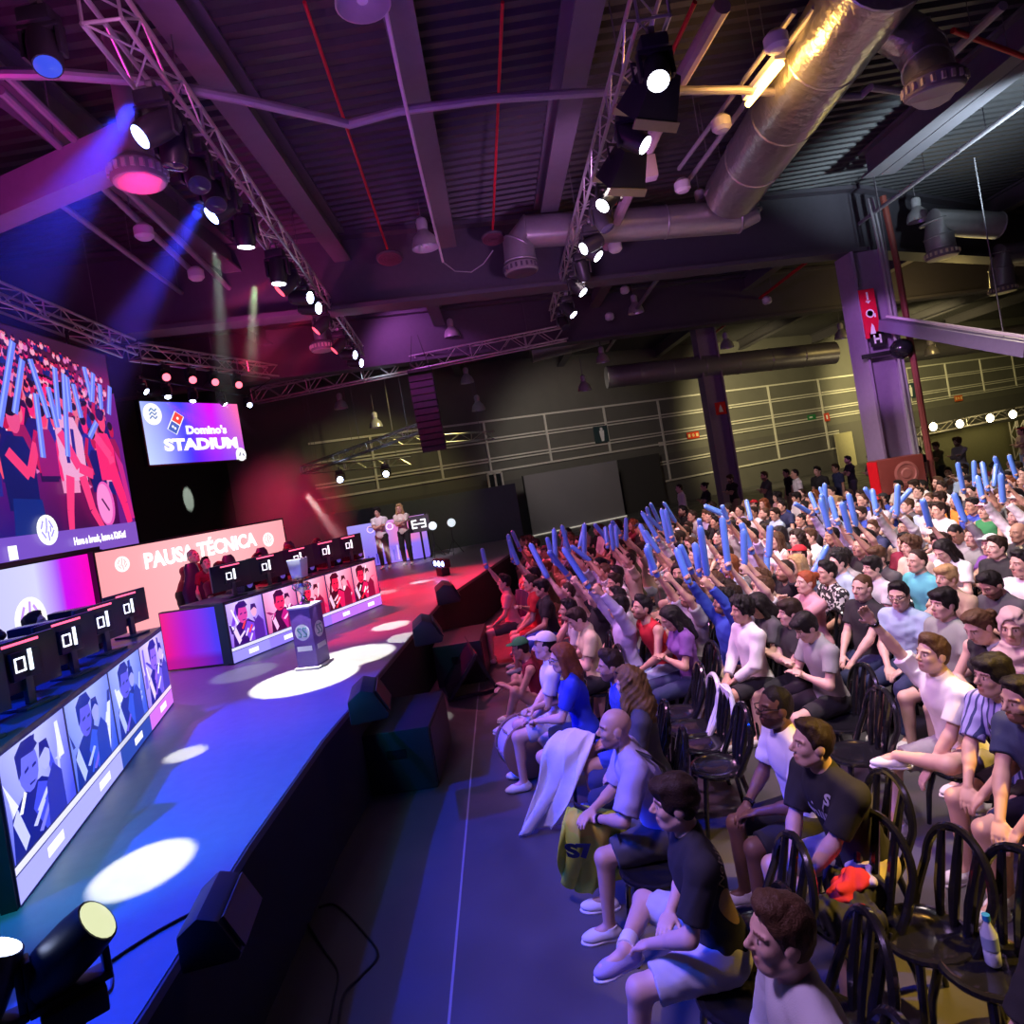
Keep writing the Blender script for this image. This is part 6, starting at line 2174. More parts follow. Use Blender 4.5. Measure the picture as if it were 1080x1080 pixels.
scarfw = custom(1069, 661, 205, dict(lean=6, fem=1, fat=.98, sh=.92, head=(14, 4, 0), sleeve=1.9, loose=1.6, **lap), 'smiling woman in dusty pink headscarf and pale blouse at the frame edge', 'scarf', 'dark', ('blouse', 'light grey'), ('trousers', 1.93, 'pink'), 0, cap=mat('cloth dusty pink', (.52, .36, .34), .85))
tankw = custom(1032, 661, 196, dict(lean=12, fem=1, fat=.96, sh=.9, head=(-4, 22, 0), lh=(.28, .05, .72), rh=(.29, -.04, .73), lp=(-.1, .8, -.5), rp=(-.1, -.8, -.5)), 'woman in black tank top with tied-back brown hair, looking down at her hands', 'pony', 'brown', ('tank_top', 'black'), ('trousers', 1.93, 'black'), 2, tank=True)
glassm = custom(948, 628, 206, dict(lean=6, fat=1.05, head=(14, 4, 0), **lap), 'man in glasses and pale blue shirt turned towards the camera', 'short', 'black', ('shirt', 'sky blue'), ('trousers', 1.93, 'navy'), 2)
o, f, t, M = glassm
link('glasses', MB().tube([f.hc + f.HR @ V3(.02, .078, .01), f.hc + f.HR @ V3(.10, .062, .008), f.hc + f.HR @ V3(.108, .03, -.012), f.hc + f.HR @ V3(.118, 0, .004), f.hc + f.HR @ V3(.108, -.03, -.012), f.hc + f.HR @ V3(.10, -.062, .008), f.hc + f.HR @ V3(.02, -.078, .01)], .004, 6).mesh('glasses'), o, M_black_gloss)
# a spectator cut off by the frame at the bottom corner
custom(1130, 985, 184, dict(lean=14, lh=(.40, .12, .62), rh=(.40, -.1, .62), sleeve=.8), 'spectator in black at the lower frame corner, only arm and knees in view', 'short', 'dark', ('tee', 'black'), ('shorts', .85, 'black'), 2)

# ---- people of the middle rows, each as seen: pixel of the head, pose, looks
LIST = [
 (995, 637, 'lap', 188, 0, 'mop', 'black', 'tee', 'grey green', 'shorts', 'black', 2, 0, None, 'boy with thick black fringe in grey-green T-shirt, chin raised'),
 (926, 621, 'lap2', 192, 0, 'buzz', 'brown', 'tee', 'black', 'trousers', 'navy', 2, 0, None, 'man with cropped hair in black T-shirt beside the man in glasses'),
 (872, 604, 'lap', 182, 0, 'quiff', 'black', 'tee', FLORAL, 'shorts', 'black', 0, 0, None, 'man in black and cream floral shirt, hands in his lap'),
 (850, 662, 'phone', 186, 0, 'mop', 'black', 'tee', 'grey', 'shorts', 'black', 2, 0, None, 'boy with black fringe in grey shirt, looking down, beside the jersey boy'),
 (838, 648, 'folded', 186, 0, 'mop', 'dark', 'tee', 'black', 'shorts', 'black', 2, 0, None, 'boy in black jersey squeezed behind the boy in grey shirt'),
 (819, 644, 'lap', 190, 0, 'curly', 'black', 'sweater', 'white', 'shorts', 'black', 1, 0, None, 'curly-haired youth in white long-sleeved top'),
 (789, 645, 'phone', 180, 1, 'straight', 'black', 'tee', 'dark grey', 'trousers', 'black', 2, 0, None, 'woman with long straight black hair in charcoal top, head bowed'),
 (754, 614, 'knees', 182, 0, 'short', 'brown', 'tee', JERSEY, 'shorts', 'dark grey', 2, 1, None, 'man in black racing jersey with red and yellow patches'),
 (765, 590, 'folded', 184, 0, 'short', 'black', 'tee', BLUEJ, 'trousers', 'black', 1, 1, None, 'bearded man in blue patterned football jersey'),
 (707, 652, 'phone', 184, 1, 'long', 'black', 'tee', 'purple', 'trousers', 'navy', 1, 0, None, 'woman with long black hair in dark purple top, face hidden'),
 (677, 641, 'knees', 196, 0, 'quiff', 'black', 'tank', 'red', 'trousers', 'sky blue', 1, 1, None, 'bearded man in red vest looking down to the side'),
 (650, 630, 'knees', 180, 0, 'short', 'black', 'tee', 'light grey', 'shorts', 'blue', 1, 0, None, 'man in pale grey T-shirt leaning forward in profile'),
 (650, 606, 'clap', 184, 0, 'short', 'black', 'tee', 'white', 'shorts', 'navy', 1, 1, None, 'bearded man in white T-shirt with hands raised, cheering'),
 (609, 653, 'phone', 182, 0, 'short', 'dark', 'tee', 'pale yellow', 'shorts', 'black', 2, 0, None, 'young man in pale yellow T-shirt near the front row'),
 (599, 643, 'chin', 178, 0, 'short', 'black', 'tee', 'light grey', 'shorts', 'grey', 1, 0, None, 'man holding a dark phone up to his face near the front row'),
 (571, 620, 'mid', 182, 0, 'mop', 'black', 'tee', 'black', 'trousers', 'blue', 1, 0, None, 'man in black T-shirt and jeans by the dark draped flag'),
 (580, 683, 'lap', 178, 0, 'short', 'black', 'tee', 'white', 'shorts', 'light grey', 2, 0, 'white', 'person in white cap and white T-shirt beside the drummer'),
 (967, 592, 'lap', 188, 0, 'receding', 'dark', 'tee', 'teal', 'trousers', 'navy', 0, 0, None, 'man with high forehead in teal polo shirt'),
 (998, 610, 'chin', 190, 0, 'mop', 'blonde', 'tee', 'tan', 'shorts', 'tan', 0, 0, None, 'blond boy in tan T-shirt, hand near his chin'),
 (1032, 615, 'phone', 188, 0, 'quiff', 'black', 'tee', 'dark grey', 'shorts', 'black', 1, 1, None, 'man with short black beard in charcoal polo, hand on chin'),
 (1045, 575, 'chin', 188, 0, 'short', 'dark', 'tee', 'purple', 'shorts', 'grey', 0, 0, 'white', 'man in white cap covering his face with his hands'),
 (954, 572, 'lap2', 192, 0, 'short', 'black', 'tee', 'maroon', 'trousers', 'black', 0, 1, None, 'bearded man in maroon T-shirt, smiling'),
 (1074, 562, 'folded', 194, 0, None, 'dark', 'tee', CAMO, 'trousers', 'black', 3, 0, None, 'bald man in dark T-shirt with camouflage print'),
 (995, 581, 'phone', 192, 1, 'long', 'black', 'tee', 'white', 'trousers', 'black', 2, 0, None, 'woman with long black hair in white T-shirt beside the curly head'),
 (1027, 577, 'folded', 192, 0, 'short', 'dark', 'tee', 'black', 'shorts', 'black', 2, 0, None, 'grinning youth in black beside the man in white cap'),
 (1008, 563, 'phone', 196, 0, 'buzz', 'black', 'tee', 'grey', 'trousers', 'black', 3, 0, None, 'man with black hair in grey T-shirt, head bowed'),
 (974, 577, 'lap', 186, 0, 'curly', 'brown', 'tee', 'beige', 'shorts', 'tan', 0, 0, None, 'person with big brown curls seen behind the teal polo'),
 (926, 588, 'chin', 188, 0, 'mop', 'brown', 'tee', 'dark grey', 'shorts', 'black', 2, 0, None, 'boy with brown fringe beside the maroon shirt'),
 (934, 598, 'lap', 188, 0, 'mop', 'black', 'tee', 'light grey', 'shorts', 'black', 2, 0, None, 'dark-haired boy just above the man in glasses'),
 (921, 557, 'lap2', 190, 0, 'short', 'brown', 'tee', 'navy', 'shorts', 'navy', 0, 1, None, 'bearded man in navy T-shirt left of the maroon shirt'),
 (1008, 530, 'lap', 194, 0, 'buzz', 'black', 'tee', 'orange', 'trousers', 'black', 3, 1, None, 'man in orange T-shirt'),
 (1039, 538, 'lap', 194, 0, 'short', 'brown', 'tank', 'green', 'shorts', 'black', 0, 0, 'pink', 'man in green vest and pink cap'),
 (1026, 534, 'folded', 194, 0, 'short', 'black', 'tee', BLUEJ, 'trousers', 'black', 3, 0, None, 'man in navy and blue jersey between orange shirt and green vest'),
 (1072, 524, 'folded', 196, 0, 'short', 'black', 'tee', 'turquoise', 'trousers', 'black', 0, 1, None, 'bearded man in turquoise T-shirt by the frame edge'),
 (992, 538, 'folded', 194, 1, 'pony', 'dark', 'tee', 'white', 'trousers', 'cream', 0, 0, None, 'woman in white T-shirt with arms folded, left of the orange shirt'),
 (983, 539, 'lap', 192, 1, 'long', 'dark', 'tee', 'light grey', 'trousers', 'black', 2, 0, None, 'long-haired woman beside the woman with folded arms'),
 (855, 612, 'clap', 186, 1, 'bun', 'red', 'tee', 'pink', 'shorts', 'white', 2, 0, None, 'red-haired woman in pink top beside the floral shirt'),
 (854, 566, 'folded', 190, 0, 'short', 'brown', 'tee', 'white', 'trousers', 'tan', 2, 0, None, 'man in white T-shirt with arms folded, glasses, mid rows'),
 (867, 565, 'folded', 192, 0, 'short', 'black', 'tee', 'black', 'trousers', 'black', 3, 0, None, 'man in black T-shirt with folded arms beside the white one'),
 (846, 567, 'lap', 190, 1, 'wavy', 'dark', 'tank', 'beige', 'trousers', 'black', 2, 0, None, 'dark-haired woman in beige top among the folded arms'),
 (837, 569, 'lap', 188, 1, 'long', 'brown', 'tank', 'white', 'trousers', 'black', 2, 0, None, 'brown-haired woman in white vest at the left of the folded arms'),
 (887, 590, 'chin', 186, 0, 'curly', 'black', 'tee', 'grey', 'shorts', 'tan', 0, 0, None, 'curly-haired man in grey T-shirt above the floral shirt'),
 (1060, 600, 'folded', 190, 0, 'short', 'black', 'tee', 'white', 'shorts', 'black', 0, 0, None, 'man in white T-shirt by the frame edge above the headscarf'),
 (1078, 612, 'chin', 188, 0, 'short', 'black', 'tee', 'black', 'shorts', 'black', 0, 1, None, 'man in black shirt resting his chin at the frame edge'),
 (560, 615, 'lap', 180, 0, 'short', 'dark', 'tee', 'red', 'shorts', 'red', 0, 0, None, 'person in red-lit clothes at the far end of the front row'),  # red light put into the cloth colours
 (822, 566, 'lap', 188, 1, 'long', 'black', 'tee', 'black', 'trousers', 'black', 1, 0, None, 'woman with black hair raising her hands near two sticks'),
]
for (px, py, pose, yaw, fem, hair, hc, tk, tc_, bk, bc, sk_, bd, cap, lab) in LIST:
    fg = stock(pose, fem)['fig']
    sc = random.Random(px * 7 + py).uniform(.97, 1.03)
    loc = at_head(px, py, fg, yaw, sc)
    for _ in range(3):
        for a, b, _o in ALLP:
            dd = math.hypot(a - loc.x, b - loc.y)
            if dd < .46: loc += Vector((loc.x - a, loc.y - b, 0)).normalized() * (.46 - dd) * .5
    person(loc, yaw, pose, fem, hair, hc, tk, tc_, bk, bc, sk_, bd, cap, sc, random.Random(px).choice(['white', 'black', 'white', 'grey']), lab)

# ---- blue inflatable sticks and those who hold them
ST = [(541,589,536,564),(548,578,540,560),(540,591,537,579),(581,589,573,568),(583,589,577,567),(596,578,596,563),(602,580,595,554),(613,589,611,555),(615,589,615,556),(620,617,596,580),(621,608,601,583),(622,606,606,575),(603,584,609,559),
      (634,576,632,560),(642,573,627,554),(644,569,635,555),(653,571,652,552),(658,571,658,551),(668,574,665,551),(685,576,675,553),(693,567,677,540),(688,556,682,535),(696,552,686,531),(700,558,687,544),(705,572,698,541),(713,569,706,540),(711,548,700,530),
      (681,608,671,583),(687,608,677,585),(694,613,683,583),(692,603,687,580),(650,593,637,583),(658,597,650,585),(730,569,727,556),(740,602,733,555),(743,602,737,553),(734,608,731,589),(750,599,749,568),(764,541,743,533),(768,540,751,532),
      (787,549,781,533),(791,548,787,531),(781,587,771,560),(785,585,786,563),(809,619,809,578),(811,622,832,581),(855,541,838,531),(861,537,855,522),(864,535,857,520),(877,541,872,521),(886,556,877,525),(892,549,885,524),(899,559,891,531),(907,558,900,529),
      (914,537,912,509),(924,539,920,516),(922,539,908,518),(934,543,935,515),(944,539,962,518),(980,552,973,527),(1008,547,1000,527),(1024,515,1018,487),(1027,513,1022,487),(1036,525,1031,503),(1039,510,1038,487),(1043,508,1045,489),(1059,506,1049,482),(1069,503,1062,482),(1049,529,1047,503)]
def stick_mesh():
    m = MB()
    prof = [(.0, .0), (.028, .003), (.036, .03), (.038, .07), (.038, .53), (.036, .575), (.029, .598), (0, .60)]
    m.lathe(prof, n=14)
    return m.mesh('stick')
STICK = stick_mesh()
stm = mat('blue inflatable film', (.13, .31, .92), .28, var=.06, coat=.4)
STICK.materials.append(stm)
VALVE = MB().lathe([(.012, .595), (.014, .612), (.006, .622), (0, .622)], n=10).mesh('valve')
VALVE.materials.append(mat('pale blue valve', (.45, .6, .9), .4))
holders = []      # (x, y, pose, taken hands)
sticks = []
def hand_of(loc, yaw, pose, hand, sc):
    fg = stock(pose, 0)['fig']
    el, w = (fg.el, fg.wl) if hand == 'l' else (fg.er, fg.wr)
    p = w + unit(w - el) * .075
    return Vector(loc) + Matrix.Rotation(R(yaw), 3, 'Z') @ Vector(p) * sc
used = set()
rs = random.Random(5)
PAL = ['white', 'black', 'grey', 'navy', 'white', 'black', 'light grey', 'dark grey', 'beige', 'pink', 'blue', 'white', 'black', 'lavender', 'maroon', 'sky blue', 'olive', 'cream', 'grey green']
LOOK = {}
def rand_look(rs, fem=None):
    fem = (rs.random() < .27) if fem is None else fem
    if fem:
        hair = rs.choice(['long', 'wavy', 'straight', 'pony', 'bun'])
        hc = rs.choice(['black', 'dark', 'dark', 'brown', 'auburn', 'blonde'])
    else:
        hair = rs.choice(['short', 'short', 'quiff', 'quiff', 'mop', 'buzz', 'curly', 'receding', 'mop', 'short'])
        hc = rs.choice(['black', 'black', 'dark', 'dark', 'brown'])
    tc_ = rs.choice(PAL)
    tk = 'tee' if rs.random() < .82 else ('tank' if fem else 'sweater')
    return dict(fem=int(fem), hair=hair, hc=hc, topk=tk, topc=tc_, botk=rs.choice(['shorts', 'shorts', 'trousers']), botc=rs.choice(['black', 'navy', 'grey', 'tan', 'dark grey', 'sky blue']), skin=rs.choice([0, 0, 1, 1, 2, 2, 3]),
                beard=int((not fem) and rs.random() < .3), cap=(rs.choice(['black', 'white', 'red', 'navy']) if rs.random() < .07 else None), sc=rs.uniform(.96, 1.04), shoes=rs.choice(['white', 'black', 'grey']))
free = []        # a hand still free: (pos, id)
spares = []
for i, (bx, by, tx, ty) in enumerate(ST):
    zh = 1.50
    if i in (44, 45): zh = 1.10
    if i in (9, 10, 11, 27, 28, 29, 30, 31, 32, 36): zh = 1.42
    q = PZ(bx, by, zh)
    # a neighbour holding one stick already?
    hit = None
    for s_ in spares:
        if s_[0] is not None and (s_[0].xy - q.xy).length < .62:
            hit = s_
            break
    if hit:
        g = hit[0]
        q = q.lerp(g, 1.)
        hit[0] = None
    else:
        pair = any(abs(ST[j][0] - bx) < 14 and abs(ST[j][1] - by) < 12 for j in range(i + 1, len(ST)))
        pose = 'mid' if zh < 1.2 else ('upb' if pair else rs.choice(['upr', 'upl']))
        yaw = 184 + rs.uniform(-6, 10)
        sc = 1. if zh < 1.2 else rs.uniform(.97, 1.02)
        hand = {'upr': 'r', 'upl': 'l', 'upb': 'r', 'mid': 'r'}[pose]
        w0 = hand_of((0, 0, 0), yaw, pose, hand, sc)
        q2 = PZ(bx, by, w0.z)
        loc = Vector((q2.x - w0.x, q2.y - w0.y, 0))
        # keep clear of those already seated: slide along the sight line of the stick
        for tr in range(40):
            c = [(a, b) for a, b, _o in ALLP if math.hypot(a - loc.x, b - loc.y) < .40]
            if not c: break
            loc = loc + (loc - Vector((c[0][0], c[0][1], 0))).normalized() * .12 + Vector((0, .04, 0))
        q = loc + w0
        L_ = rand_look(rs, False if pose in ('upb', 'mid', 'upr', 'upl') else None)
        if i == 44: L_.update(hair='straight', hc='blonde', topk='tank', topc='beige', skin=2, beard=0, cap=None)
        L_['sc'] = sc
        o = person(loc, yaw, pose, **L_)
        LOOK[o.name] = (pose, L_)
        if pose == 'upb': spares.append([hand_of(loc, yaw, pose, 'l', sc), o])
    y0 = q.y
    tip = PY(tx + (proj(q)[0] - bx), ty + (proj(q)[1] - by), y0 + rs.uniform(-.12, .12))
    d = (tip - q).normalized()
    s_ = link('inflatable_stick', STICK)
    link('valve', VALVE, s_)
    s_.matrix_basis = Matrix.Translation(q - d * .07) @ aim(d) @ Matrix.Diagonal((1, 1, max(.62, min(1.2, ((tip - q).length + .07) / .60)), 1))
    sticks.append((q, d, s_))

# ---- the rest of the seated rows
X0, DXR = .62, .80
def row_of(x): return int(round((x - X0 + .1) / DXR))
EMPTY = [(690, 700, 800, 830), (868, 690, 930, 830), (880, 830, 1085, 1085), (740, 1000, 800, 1085), (640, 850, 700, 960), (520, 700, 570, 830), (735, 870, 790, 1085), (790, 1050, 1085, 1085)]
rg = random.Random(11)
GP = ['lap', 'lap', 'lap2', 'knees', 'folded', 'chin', 'phone', 'clap', 'cross', 'turn', 'lap', 'knees']
grid = []
for r_ in range(16):
    x = X0 + DXR * r_
    y = 2.7
    while y < 17.4 - .12 * max(0, r_ - 8):
        jx, jy = x + rg.uniform(-.07, .07), y + rg.uniform(-.06, .06)
        y += .57
        hpx, hpy = proj((jx - .05, jy, 1.22))
        if not (-10 < hpx < 1135 and hpy < 1100): continue
        if any(a < hpx < c and b < hpy < d for a, b, c, d in EMPTY): continue
        if hpx < 545 and jy > 12.3: continue
        if abs(jx - cx_) < 1.0 and abs(jy - COLY) < 1.1: continue
        grid.append((jx, jy, r_))
for jx, jy, r_ in grid:
    if any(abs(a - jx) < .50 and abs(b - jy) < .42 for a, b, _o in ALLP): continue
    if jy < 6.2 and r_ <= 3: continue           # the near block is listed person by person
    if rg.random() < .05: continue
    pose = rg.choice(GP)
    L_ = rand_look(rg)
    o = person((jx, jy, 0), 186 + rg.uniform(-10, 12), pose, **L_)
    LOOK[o.name] = (pose, L_)
n_seat = len(ALLP)

# ---- people standing far behind the rows
stand_px = [(714, 497, 'white'), (742, 504, 'black'), (770, 505, 'black'), (806, 502, 'dark grey'), (829, 499, 'black'), (838, 500, 'white'), (862, 497, 'black'), (881, 494, 'navy'), (985, 484, 'black'), (998, 488, 'grey'), (1012, 482, 'olive'), (1074, 470, 'tan'), (905, 497, 'black'), (920, 495, 'dark grey')]
for i, (px, py, c_) in enumerate(stand_px):
    L_ = rand_look(rg)
    L_.update(topc=c_, botk='trousers')
    pose = rg.choice(['stand', 'stand_fold'])
    fg = stock(pose, L_['fem'])['fig']
    yaw = 190 + rg.uniform(-25, 25)
    loc = at_head(px, py, fg, yaw, L_['sc'])
    if loc.y > 23 or loc.y < 17.6:
        loc = Vector((PY(px, py, 20.5 + rg.uniform(-.8, .8)).x, 20.5 + rg.uniform(-.8, .8), 0))
    o = person(loc, yaw, pose, **L_)
    o['standing'] = i

# ---- stage people
def stage_person(loc, yaw, pose, lab, **k):
    o = person(loc, yaw, pose, label=lab, **k)
    ALLP.pop()
    return o
for i, ((p, rz), lab) in enumerate(zip(seat_spots, ['player behind the first monitor of the blue desk from the pink end', 'player behind the second monitor of the blue desk', 'player behind the third monitor of the blue desk', 'player behind the fourth monitor of the blue desk', 'player behind the monitor nearest the camera on the blue desk',
                                                  'player behind the first monitor of the red desk from the pink panel', 'player behind the second monitor of the red desk', 'player behind the third monitor of the red desk', 'player behind the last monitor of the red desk'])):
    dv = Vector((math.cos(rz), math.sin(rz), 0))
    q = p + dv * .16
    stage_person((q.x, q.y, STAGE), math.degrees(rz), 'phone' if i % 2 else 'knees', lab, hair=['short', 'mop', 'quiff'][i % 3], hc='black', topc='navy' if i < 5 else 'maroon', botk='trousers', botc='black', skin=i % 3)
# two people standing at the end of the far desk
POSE['lean_desk'] = dict(STAND, lean=38, head=(0, -18, 0), lh=(.46, .24, .88), rh=(.46, -.24, .88), lp=(-.6, .8, 0), rp=(-.6, -.8, 0))
for px, py, tc_, hc, lab in ((207, 600, 'maroon', 'grey', 'grey-haired man in dark red jersey leaning on the far desk end'), (222, 618, 'maroon', 'black', 'second person in dark red jersey bending at the far desk end')):
    fg = stock('lean_desk', 0)['fig']
    yaw = math.degrees(rz2) + (8 if px < 210 else -18)
    loc = at_head(px, py, fg, yaw, 1., STAGE)
    y_ = 10.9 if px < 210 else 10.7
    v = head_off(fg, yaw)
    q = PY(px, py, y_ )
    stage_person((q.x - v.x, q.y - v.y, STAGE), yaw, 'lean_desk', lab, hair='buzz' if px < 210 else 'short', hc=hc, topc=tc_, botk='trousers', botc='black', sc=.95 if px < 210 else .86)
for px, tc_, hc, hr, fem, lab in ((404, 'white', 'black', 'curly', 0, 'presenter with dark hair in white top before the lilac screen'), (428, 'cream', 'blonde', 'wavy', 1, 'presenter with very pale hair before the lilac screen, beside the grey board')):
    q = PY(px, 575, 18.0)
    stage_person((q.x, 18.0, STAGE), -100, 'stand_fold', lab, hair=hr, hc=hc, topc=tc_, botk='trousers', botc='black', fem=fem, sc=.94)
# ================================================================== chairs and belongings
CH_M = mat('glossy black chair plastic', (.010, .010, .013), .16, var=.1, coat=.3)
CH_LIT = mat('lit chair plastic', (.66, .68, .74), .22)  # strong light on black chair frames, put into their colour
def chair_parts():
    d = {}
    m = MB()
    m.lathe([(0, .425), (.15, .422), (.205, .430), (.215, .445), (.210, .458), (.19, .462), (.17, .452), (.10, .446), (0, .444)], n=28)
    d['seat'] = m.mesh('seat')
    arch = []
    for k in range(17):
        a = math.pi * k / 16
        y = .205 * math.cos(a)
        z = .66 + .23 * math.sin(a)
        x = -.17 - .10 * (z - .44) / .45
        arch.append((x, y, z))
    pts = [(-.10, .19, .44), (-.15, .205, .53)] + arch + [(-.15, -.205, .53), (-.10, -.19, .44)]
    m = MB()
    m.tube(pts, .022, 8)
    d['back_frame'] = m.mesh('back_frame')
    m = MB()
    for y, zt_ in ((-.11, .845), (0, .885), (.11, .845)):
        m.tube([(-.16, y * .75, .45), (-.19, y * .85, .60), (-.17 - .10 * (zt_ - .44) / .45, y, zt_)], [.020, .026, .018], 8)
    d['back_slats'] = m.mesh('back_slats')
    legs = []
    for sx, sy in ((1, 1), (1, -1), (-1, 1), (-1, -1)):
        legs.append(MB().tube([(.13 * sx, .13 * sy, .435), (.175 * sx, .175 * sy, .22), (.20 * sx, .19 * sy, 0)], [.022, .019, .015], 8).mesh('leg'))
    d['legs'] = legs
    return d
CP = chair_parts()
for k in ('seat', 'back_frame', 'back_slats'): CP[k].materials.append(CH_M)
for l in CP['legs']: l.materials.append(CH_M)
# one-mesh copy for chairs almost hidden under people
bm = bmesh.new()
for k in ('seat', 'back_frame', 'back_slats'): bm.from_mesh(CP[k])
for l in CP['legs']: bm.from_mesh(l)
CH_ONE = bpy.data.meshes.new('chair')
bm.to_mesh(CH_ONE)
bm.free()
CH_ONE.polygons.foreach_set('use_smooth', [True] * len(CH_ONE.polygons))
CH_ONE.materials.append(CH_M)
def chair(x, y, yaw, label, group, full=True, back=None):
    if not full:
        o = link('chair', CH_ONE)
        o.location = (x, y, 0)
        o.rotation_euler = (0, 0, R(yaw))
        return tag(o, label, 'chair', group)
    t = thing('chair', (x, y, 0), R(yaw), label, 'chair', group)
    for k in ('seat', 'back_frame', 'back_slats'):
        c = link(k, CP[k], t)
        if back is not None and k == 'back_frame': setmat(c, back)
    for l in CP['legs']: link('leg', l, t)
    return t
EMPT = [(716, 752, 176, 'empty black chair with arched slatted back, farthest of the row beside the long-haired woman', None),
        (730, 768, 178, 'empty chair with pale lit back, behind the chair holding a paper', CH_LIT),
        (742, 784, 180, 'empty chair with pale lit back and a white paper, next to the glossy one', CH_LIT),
        (757, 808, 178, 'empty glossy black chair nearest the man in glasses and white T-shirt', None),
        (888, 762, 182, 'empty black chair in front of the pointing man, farther of two', None),
        (904, 794, 182, 'empty black chair in front of the pointing man, nearer of two', None),
        (898, 968, 200, 'black chair with dark bag and red cloth on its seat', None),
        (974, 984, 186, 'large empty black chair with bluish back, right of the bag chair', None),
        (1044, 1018, 190, 'empty black chair holding a water bottle, at the frame edge', None),
        (784, 1050, 176, 'empty black chair beside the man cut off by the lower frame edge', None),
        (868, 1085, 176, 'black chair back showing behind the man cut off by the lower frame edge', None),
        (690, 915, 176, 'empty black chair between the yellow flag and the gold-panelled jersey', None),
        (800, 985, 182, 'black chair with blue shine under the clasped hands, before the cut-off man', None),
        (905, 905, 184, 'black chair behind the man with script on his T-shirt', None)]
chair_at = []
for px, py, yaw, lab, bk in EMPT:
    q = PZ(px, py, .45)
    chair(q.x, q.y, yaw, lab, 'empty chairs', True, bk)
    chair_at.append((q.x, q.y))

# ---- water bottle, paper, bag, cloths, drum
q = PZ(1048, 1016, .46)
t = thing('water_bottle', (q.x, q.y, .458), 0, 'clear water bottle with blue cap standing on an empty chair', 'bottle')
MB().lathe([(.028, 0), (.033, .008), (.033, .06), (.030, .07), (.033, .08), (.033, .14), (.014, .185), (.013, .20), (0, .20)], n=20).build('body', mat('bottle plastic', (.55, .62, .78), .08, var=.02), t)
MB().lathe([(.016, .198), (.016, .222), (0, .224)], n=16).build('cap', mat('blue cap', (.02, .25, .65), .4), t)
MB().lathe([(.0335, .075), (.0337, .13)], n=20).build('wrapper', mat('bottle wrapper', (.3, .4, .6), .4), t)
q = PZ(768, 742, .75)
b_ = PZ(742, 784, .45)
tag(MB().box((b_.x + .265, b_.y - .03, .76), (.012, .21, .29), Matrix.Rotation(R(-12), 3, 'Y')).build('paper_sheet', mat('paper', (.8, .8, .82), .8), bevel=.002), 'white paper sheet hung on the back of a chair with pale lit back', 'paper')
q = PZ(898, 968, .45)
def blob(name, prims, h, m, label=None, cat=None, parent=None, ripple=.006, seed=1, group=None):
    lo = np.min([np.minimum(p[0], p[1]) - max(p[2], p[3]) - .08 for p in prims], 0)
    hi = np.max([np.maximum(p[0], p[1]) + max(p[2], p[3]) + .08 for p in prims], 0)
    f = Field(lo, hi, h)
    for a, b, ra, rb in prims: f.rc(a, b, ra, rb, .03)
    f.ripple(ripple, seed, 1.2)
    o = link(name, f.mesh(name)[0], parent, m)
    if label: tag(o, label, cat, group)
    return o
bag = thing('shoulder_bag', (q.x, q.y, .46), 0, 'soft dark bag stuffed with red and white cloth on a chair', 'bag')
blob('bag_body', [(V3(-.12, -.08, .08), V3(.14, .06, .08), .085, .085), (V3(.02, -.14, .07), V3(.02, .14, .08), .075, .075)], .009, cloth('black'), parent=bag, seed=3)
blob('red_cloth', [(V3(-.08, -.06, .15), V3(.06, .0, .17), .045, .05), (V3(-.02, .05, .15), V3(.05, .07, .16), .035, .03)], .007, cloth('red'), parent=bag, seed=4)
blob('pale_cloth', [(V3(.10, -.02, .17), V3(.15, .04, .19), .03, .025)], .007, cloth('lavender'), parent=bag, seed=5)
MB().tube([(-.12, -.1, .1), (-.16, -.16, .0), (-.10, -.2, -.12), (.02, -.21, -.16), (.1, -.18, .02)], .010, 6).build('strap', M_black, bag)

def drape(name, rows, m, label, cat, folds=3, amp=.018, seed=0, th=.006):
    """cloth hung through rows of 3-D points; each row is a polyline across the cloth"""
    n, k = 9, 5
    rr_ = random.Random(seed)
    vs, fs = [], []
    R_ = len(rows)
    res = []
    def cat_(P, t):
        i = min(int(t), len(P) - 2)
        u = t - i
        p0, p1, p2, p3 = P[max(i - 1, 0)], P[i], P[i + 1], P[min(i + 2, len(P) - 1)]
        return .5 * ((2 * p1) + (p2 - p0) * u + (2 * p0 - 5 * p1 + 4 * p2 - p3) * u * u + (3 * p1 - p0 - 3 * p2 + p3) * u ** 3)
    NU, NV = 26, 30
    for j in range(NV + 1):
        tv = j / NV * (R_ - 1)
        row = [cat_([Vector(r[i]) for r in rows], tv) for i in range(len(rows[0]))]
        for i in range(NU + 1):
            tu = i / NU * (len(row) - 1)
            p = cat_(row, tu)
            a = amp * (.35 + .65 * j / NV)
            ph = 2 * math.pi * folds * i / NU
            p = p + Vector((math.sin(ph + 1.2 * math.sin(j * .25)) * a, math.cos(ph * .7 + j * .2) * a, .4 * a * math.sin(ph * 1.3 + j * .33)))
            p.z = max(p.z, .012)
            vs.append(p)
    for j in range(NV):
        for i in range(NU):
            b = j * (NU + 1) + i
            fs.append((b, b + 1, b + NU + 2, b + NU + 1))
    me = bpy.data.meshes.new(name)
    me.from_pydata([tuple(v) for v in vs], [], fs)
    me.polygons.foreach_set('use_smooth', [True] * len(fs))
    o = link(name, me, None, m)
    md = o.modifiers.new('thick', 'SOLIDIFY')
    md.thickness = th
    md.offset = 0
    return tag(o, label, cat)
bl, bf, _t, bM = bald
K = lambda v: (bM @ Vector(v))
